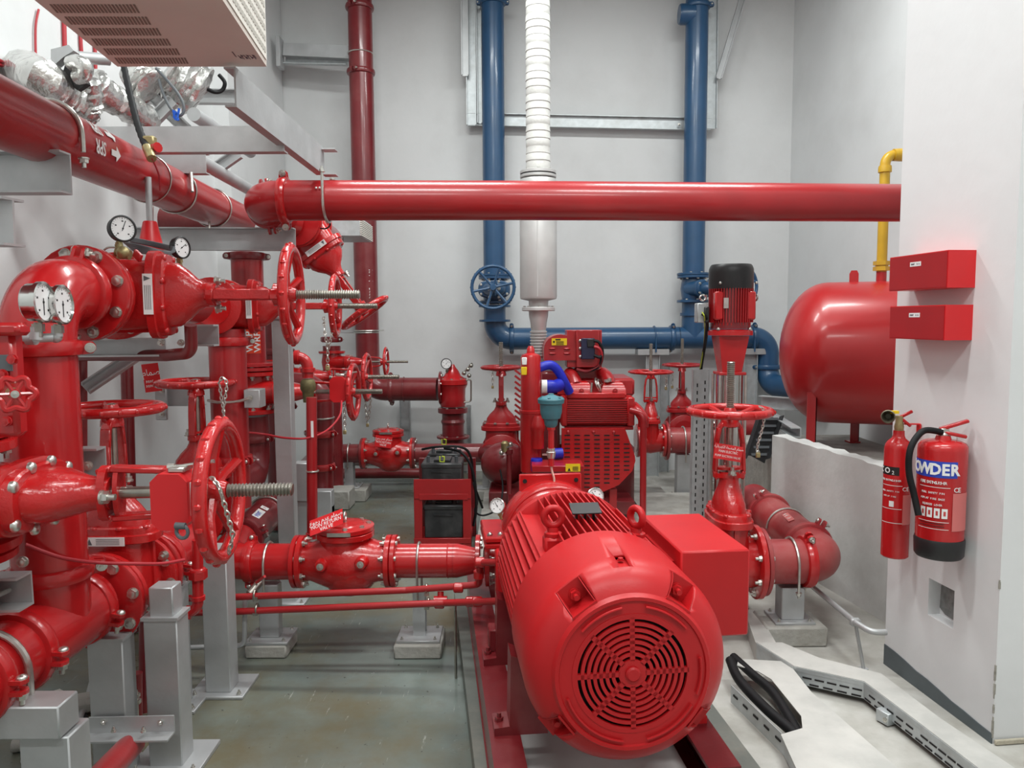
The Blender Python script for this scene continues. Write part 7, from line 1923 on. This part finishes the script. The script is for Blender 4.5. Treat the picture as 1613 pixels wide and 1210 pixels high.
# --- steel frame
def beam(label, parts_, base, cat='steel beam', name='steel_beam'):
    t = thing(name, label, cat, V(base))
    for q in parts_: channel(t, *q)
    return t
bxx = P(515, 258, 4.4).x
bm = beam('pale grey channel running back overhead to the clamp of the long top pipe', [], V((bxx, 3.4, 2.45)))
zb0 = P(510, 262, 4.4).z + .03
channel(bm, V((bxx - .02, 3.03, zb0)), V((bxx - .02, 4.42, zb0)), .045, .15, EZ, -EX, GALV)
g = G(); g.bb(bxx - .02, bxx + .055, 4.36, 4.44, zb0 + .055, zb0 + .062); part('end_clip', g, GALV, bm, world=True)
g = G(); g.bb(bxx - .02, bxx + .055, 4.36, 4.44, zb0 - .082, zb0 - .075); part('end_clip', g, GALV, bm, world=True)
g = G(); g.cyl(P(516, 262, 4.31), P(517, 300, 4.24), .008, n=10); q = P(516, 316, 4.37)
u_bolt(bm, RM[bm.name].inverted() @ V((q.x, 4.372, q.z)), EX, .111, EZ, r=.008, leg=.05)
b1 = beam('level grey channel crossing under the cooling unit to the left wall', [(V((LX, 3.68, P(300, 219, 3.68).z)), V((bxx - .03, 3.68, P(300, 219, 3.68).z)), .06, .118, EZ, EY)], V((-1.8, 3.7, 2.4)))
b2 = beam('short grey channel the lettered pipe hangs from', [(P(225, 256, 4.1), P(324, 256, 4.1), .06, .11, EZ, EY)], P(280, 272, 4.1))
g = G(); g.cyl(P(301, 272, 4.08), P(303, 302, 4.05), .009, n=10); part('hanger_rod', g, STEEL, b2, world=True)
b3 = beam('grey channel end carrying the near part of the lettered pipe', [(P(-160, 276, 2.78), P(113, 275, 2.78), .07, .145, EZ, -EY)], P(60, 305, 2.75))
b4 = beam('grey channel under the far end of the lettered pipe and top elbow', [(P(200, 377, 4.72), P(466, 378, 4.72), .06, .135, EZ, -EY)], P(350, 395, 4.7))
b5 = thing('steel_beam', 'grey I-beam end sticking out at the left edge', 'steel beam', P(10, 385, 2.6))
ibeam(b5, V((LX, P(20, 350, 2.7).y, P(20, 350, 2.7).z)), P(22, 350, 2.55), .09, .155, EZ, GALV)
for px in (240, 330):
    g = G(); g.cyl(P(px, 325, 4.68), P(px, 360, 4.66), .007, n=8); part('clamp_leg', g, STEEL, b4, world=True)
for (x0_, y0_, Y0, x1_, y1_, Y1, lab) in ((300, 245, 4.3, 395, 300, 5.6, 'round grey strut slanting down behind the lettered pipe'), (305, 180, 4.6, 395, 240, 5.6, 'round grey strut slanting under the cooling unit'), (362, 156, 5.2, 425, 212, 6.1, 'round pinkish strut beside the pale overhead channel')):
    a_, b_ = P(x0_, y0_, Y0), P(x1_, y1_, Y1); g = G().cyl(a_, b_, .04, n=18); solo('round_strut', g, GALV, lab, 'strut')
for (x0_, y0_, x1_, y1_, Y, lab) in ((225, 210, 275, 160, 4.6, 'grey flat brace crossing under the foil duct'), (240, 150, 300, 210, 4.7, 'grey angle brace crossing behind the foil duct'), (345, 265, 378, 242, 4.9, 'grey round brace above the top elbow')):
    t = thing('brace', lab, 'bracket', P(x0_, y0_, Y)); channel(t, P(x0_, y0_, Y), P(x1_, y1_, Y), .04, .07, EZ, -EY, GALV)
b6 = beam('grey channel behind the pale overhead channel near the wall pier', [(V((LX, 5.2, P(330, 153, 5.2).z)), P(400, 155, 5.2), .06, .09, EZ, -EY)], P(360, 165, 5.2))
# --- louvred box below the top pipe
lb_ = thing('louvre_box', 'grey sheet box with ribbed end behind the tilted valve', 'cable tray', P(550, 372, 6.4))
g = G(); pbx(g, 505, 567, 342, 372, 6.2, .5, .003); part('case', g, ZINC, lb_, world=True)
xe = P(567, 350, 6.2).x
for i in range(9):
    z_ = P(567, 346 + i * 3, 6.2).z; g = G(); g.bb(xe - .001, xe + .012, 6.2, 6.7, z_ - .004, z_ + .004); part('rib', g, CREAM, lb_, world=True)
cable('signal_cable', 'thin dark cable dropping from the clamp of the top pipe', [P(516, 346, 4.5), P(520, 354, 4.6), P(514, 360, 4.8), P(505, 360, 5.0)], .005, RUBBER)

# --- cooling unit hung from above
za = 2.61
c1, c2 = PZ(185, 105, za), PZ(420, 105, za)
Yf = (c1.y + c2.y) / 2
ud = V((-.10, 1, 0)).normalized()
ac = thing('cooling_unit', 'beige cooling unit with slotted underside hanging overhead at upper left', 'air conditioner', V(((c1.x + c2.x) / 2, Yf - .6, za)))
La = 1.1
def acp(f, s, z): 
    return c1.lerp(c2, f) - ud * s + EZ * (z - za)
g = G(); ht = .40
vs = [acp(0, 0, za), acp(1, 0, za), acp(1, La, za), acp(0, La, za)]; vs += [p + EZ * ht for p in vs]
g.add(vs, [(0, 1, 2, 3), (7, 6, 5, 4), (1, 0, 4, 5), (2, 1, 5, 6), (3, 2, 6, 7), (0, 3, 7, 4)]); case = part('case', g, BEIGE, ac, world=True)
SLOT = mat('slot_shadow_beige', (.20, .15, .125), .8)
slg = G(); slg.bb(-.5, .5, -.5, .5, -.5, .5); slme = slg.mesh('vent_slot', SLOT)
wd_ = (c2 - c1).length; wdir = (c2 - c1).normalized()
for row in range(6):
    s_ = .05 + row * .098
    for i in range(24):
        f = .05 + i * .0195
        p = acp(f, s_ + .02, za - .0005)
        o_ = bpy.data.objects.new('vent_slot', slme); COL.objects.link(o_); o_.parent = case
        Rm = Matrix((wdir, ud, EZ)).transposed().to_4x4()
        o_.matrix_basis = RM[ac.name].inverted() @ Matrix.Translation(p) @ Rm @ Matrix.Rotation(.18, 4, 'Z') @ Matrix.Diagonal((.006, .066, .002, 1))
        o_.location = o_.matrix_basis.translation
# grid on the right side face
sf_ = G(); q_ = [acp(1, .012, za + .02), acp(1, La - .02, za + .02), acp(1, La - .02, za + ht - .02), acp(1, .012, za + ht - .02)]
nrm = wdir
sf_.add([p + nrm * .001 for p in q_] + [p + nrm * .004 for p in q_], [(4, 5, 6, 7), (0, 3, 2, 1), (0, 1, 5, 4), (1, 2, 6, 5), (2, 3, 7, 6), (3, 0, 4, 7)])
sp2 = part('side_grille', sf_, CREAM, ac, world=True)
gm = G(); gm.bb(-.5, .5, -.5, .5, -.5, .5); gme = gm.mesh('grille_hole', mat('grille_shade', (.42, .40, .36), .7))
for i in range(24):
    for j in range(6):
        p = acp(1, (.045 + i * .031), za + .05 + j * .042) + nrm * .005
        o_ = bpy.data.objects.new('grille_hole', gme); COL.objects.link(o_); o_.parent = sp2
        Rm = Matrix((nrm, ud, EZ)).transposed().to_4x4()
        o_.matrix_basis = RM[ac.name].inverted() @ Matrix.Translation(p) @ Rm @ Matrix.Diagonal((.002, .020, .020, 1))
# faded maker's print on the underside
pg = G()
FP = mat('faded_purple_print', (.10, .06, .085), .6)
marks(ac, PZ(390, 90, za - .001), wdir, -ud, .065, .05, FP, 6, seed=4); marks(ac, PZ(369, 86, za - .001), ud, wdir, .06, .006, FP, 6, seed=6)
# hanging rod and black flexible conduit
t = thing('flexible_conduit', 'black corrugated conduit dropping from the cooling unit to the lettered pipe', 'conduit', P(235, 245, 3.5))
a_, b_ = P(194, 100, 3.9), P(233, 238, 3.35)
pts_ = smooth([a_, P(205, 150, 3.7), P(218, 200, 3.5), b_], 10)
g = G().tube(pts_, .016, 10, rr=[.0165 if i % 2 else .0135 for i in range(len(pts_))]); part('conduit', g, RUBBER, t, world=True)
g = G(); g.cyl(P(231, 232, 3.36), P(239, 250, 3.32), .02, n=10); part('gland', g, BRASS, t, world=True)
g = G().tube(smooth([P(239, 249, 3.32), P(250, 275, 3.4), P(252, 300, 3.45)], 5), .004, 6); part('tail_wire', g, REDCAB, t, world=True)
fv = thing('flow_switch', 'small brass and red fitting where the black conduit meets the pipe', 'switch', P(238, 232, 3.4))
g = G(); g.box(P(236, 224, 3.42), (.05, .04, .05), None, .006); part('body', g, BRASS, fv, world=True)
g = G(); g.cyl(P(241, 235, 3.38), P(249, 232, 3.36), .022, n=10); part('cap', g, RED, fv, world=True)

# --- foil-lagged pipes and ducts
def foil(label, pts, r, n=14, nm='foil_duct'):
    pp = smooth(pts, 8); g = G(); rnd = random.Random(len(label))
    rr = [r * (1 + rnd.uniform(-.10, .10)) for _ in pp]; rr[0] = r * .35; rr[-1] = r * .35; rr[1] = r * .85; rr[-2] = r * .85
    g.tube(pp, r, n, rr=rr)
    g.v = [p + V((rnd.uniform(-1, 1), rnd.uniform(-1, 1), rnd.uniform(-1, 1))) * r * .07 for p in g.v]
    return solo(nm, g, FOIL, label, 'duct')
foil('foil-lagged pipe sloping down behind the lettered pipe', [PX(30, 105, LX + .02), P(62, 122, 3.6), P(90, 140, 3.75), P(120, 160, 3.9), P(145, 178, 4.0)], .085)
foil('second foil-lagged pipe sloping under the cooling unit', [P(140, 122, 4.0), P(160, 145, 4.1), P(195, 165, 4.3), P(240, 195, 4.6)], .075)
foil('upright foil-lagged stub beside the torn lagging', [P(142, 175, 3.95), P(141, 150, 3.9), P(138, 122, 3.85)], .055)
foil('crumpled foil duct end below the cooling unit', [P(213, 105, 4.5), P(225, 125, 4.5), P(240, 140, 4.5)], .11)
foil('foil-wrapped duct hanging right below the cooling unit', [P(262, 110, 4.7), P(290, 128, 4.75), P(320, 150, 4.8)], .16)
foil('thin foil-lagged pipe running off behind the black conduit', [P(105, 180, 4.0), P(140, 188, 4.1), P(150, 180, 4.1)], .03)
t = thing('torn_lagging', 'torn dark pipe lagging hanging open beside the foil pipes', 'duct', P(115, 140, 3.75))
g = G(); rnd = random.Random(5)
poly = [(92, 76), (112, 74), (119, 84), (128, 110), (138, 132), (122, 142), (108, 132), (98, 118), (104, 96)]
pw = [P(x, y, 3.7) for x, y in poly]; g.prism([(p.x, p.z) for p in pw], (0, 3.7, 0), EX, EZ, .03, EY); part('liner', g, BLACK, t, world=True)
g = G(); pw = [P(x, y, 3.68) for x, y in ((84, 80), (112, 73), (120, 82), (104, 92), (90, 104), (84, 98))]; g.prism([(p.x, p.z) for p in pw], (0, 3.66, 0), EX, EZ, .05, EY); part('flap', g, GALV, t, world=True)
g = G().tube(smooth([P(112, 100, 3.66), P(122, 98, 3.64), P(134, 105, 3.64), P(132, 118, 3.66), P(122, 122, 3.68)], 5), .035, 10); part('foil_core', g, FOIL, t, world=True)
g = G().cyl(P(120, 90, 3.8), P(172, 94, 3.9), .028, n=14); solo('drain_pipe', g, GALV, 'short grey pipe entering the cooling unit from the left', 'pipe')
# --- cables on the left wall and loose loops
WL = LX + .012
for (pts_, r_, lab) in (([PX(61, 15, WL), PX(56, 45, WL), PX(57, 115, WL)], .006, 'thin red cable dropping down the left wall from the top edge'),
        ([PX(100, -20, WL), PX(101, 40, WL), PX(102, 75, WL)], .012, 'red conduit dropping behind the cooling unit'), ([PX(125, -20, WL), PX(127, 60, WL), PX(129, 88, WL)], .010, 'second red conduit dropping behind the cooling unit'),
        ([PX(148, 30, WL), PX(151, 130, WL), PX(148, 195, WL)], .010, 'long red conduit dropping behind the foil pipes'),
        ([PX(-20, 88, WL), PX(20, 105, WL), PX(60, 120, WL)], .012, 'bundle of red cables running along the left wall above the lettered pipe'),
        ([PX(-20, 95, WL + .01), PX(15, 108, WL + .01), PX(58, 122, WL + .01)], .008, 'thin red cable beside the red cable bundle')):
    cable('red_cable', lab, pts_, r_, REDCAB)
cable('loose_cable', 'grey loop of loose cable hanging below the foil duct', [P(246, 108, 4.4), P(262, 125, 4.38), P(282, 150, 4.36), P(290, 170, 4.36), P(284, 182, 4.36), P(270, 172, 4.36), P(258, 150, 4.36), P(250, 125, 4.38)], .008, GREYCAB)
cable('loose_cable', 'black loop of cable under the right foil duct', [P(345, 118, 4.85), P(354, 130, 4.85), P(350, 142, 4.85), P(338, 145, 4.82), P(322, 138, 4.75)], .012, RUBBER)
cable('loose_cable', 'dark hooked wire below the sloping foil pipe', [P(66, 152, 3.8), P(84, 153, 3.8), P(92, 165, 3.8), P(100, 172, 3.85)], .006, GREYCAB)
g = G(); q = P(279, 182, 4.34)
for i in range(6): g.bar(q + V((random.uniform(-.02, .02), 0, random.uniform(-.03, .03))), q + V((random.uniform(-.03, .03), -.01, random.uniform(-.05, .05))), .012, .004, EY)
solo('cable_tie', g, mat('bright_blue_tape', (.02, .12, .6), .5), 'scrap of blue tape tied to the loose cable loop', 'tape')

# ================================================================== GROUPS OF LIKE THINGS
GROUPS = {'gate_valve': 'red gate valves in the pipework', 'blue_valve': 'blue gate valves on the wall mains', 'check_valve': 'red check valves of the discharge lines',
          'padlock_chain': 'padlock chains on the handwheels', 'pressure_gauge': 'pressure gauges in the pump room', 'pipe_stand': 'grey pipe stands on the floor',
          'concrete_block': 'concrete foot blocks', 'steel_post': 'grey steel posts under the pipework', 'battery': 'starter batteries on the stand', 'battery_cable': 'black battery cables',
          'fire_extinguisher': 'fire extinguishers on the pillar', 'junction_box': 'red boxes on the pillar', 'tamper_switch': 'tamper switches on the valve yokes',
          'foil_duct': 'foil-lagged ducts overhead', 'red_cable': 'red cables on the left wall', 'loose_cable': 'loose cables overhead', 'steel_beam': 'grey overhead channels',
          'power_cable': 'black power cables', 'sensing_pipe': 'thin red sensing pipes', 'water_pipe': 'blue water mains', 'riser_pipe': 'red riser pipes', 'header_pipe': 'red header pipes',
          'discharge_pipe': 'red discharge pipes', 'drain_pipe': 'drain pipes near the floor', 'drop_pipe': 'thin dark red drop pipes', 'sprinkler_pipe': 'overhead sprinkler pipes',
          'suction_pipe': 'dark red suction pipes', 'wall_channel': 'grey channels against the back wall', 'wall_bracket': 'galvanised wall brackets', 'brace': 'grey steel braces',
          'round_strut': 'round grey struts overhead', 'pipe_bracket': 'grey pipe brackets', 'pipe_clamp': 'small pipe clamps', 'pipe_label': 'labels on the pipes', 'tray_lid': 'pale tray lids on the floor',
          'signal_cable': 'thin signal cables', 'pipe_offcut': 'offcuts behind the front posts', 'rubble_lump': 'concrete lumps behind the front posts', 'riser_bracket': 'brackets of the dark red riser',
          'standpipe': 'slim red standpipes', 'check_valve_sign': 'signs on the check valves', 'fire_pump': 'red fire pumps'}
for o in list(COL.objects):
    if o.parent is None and 'category' in o:
        k = o.name.split('.')[0]
        if k in GROUPS and 'group' not in o: o['group'] = GROUPS[k]
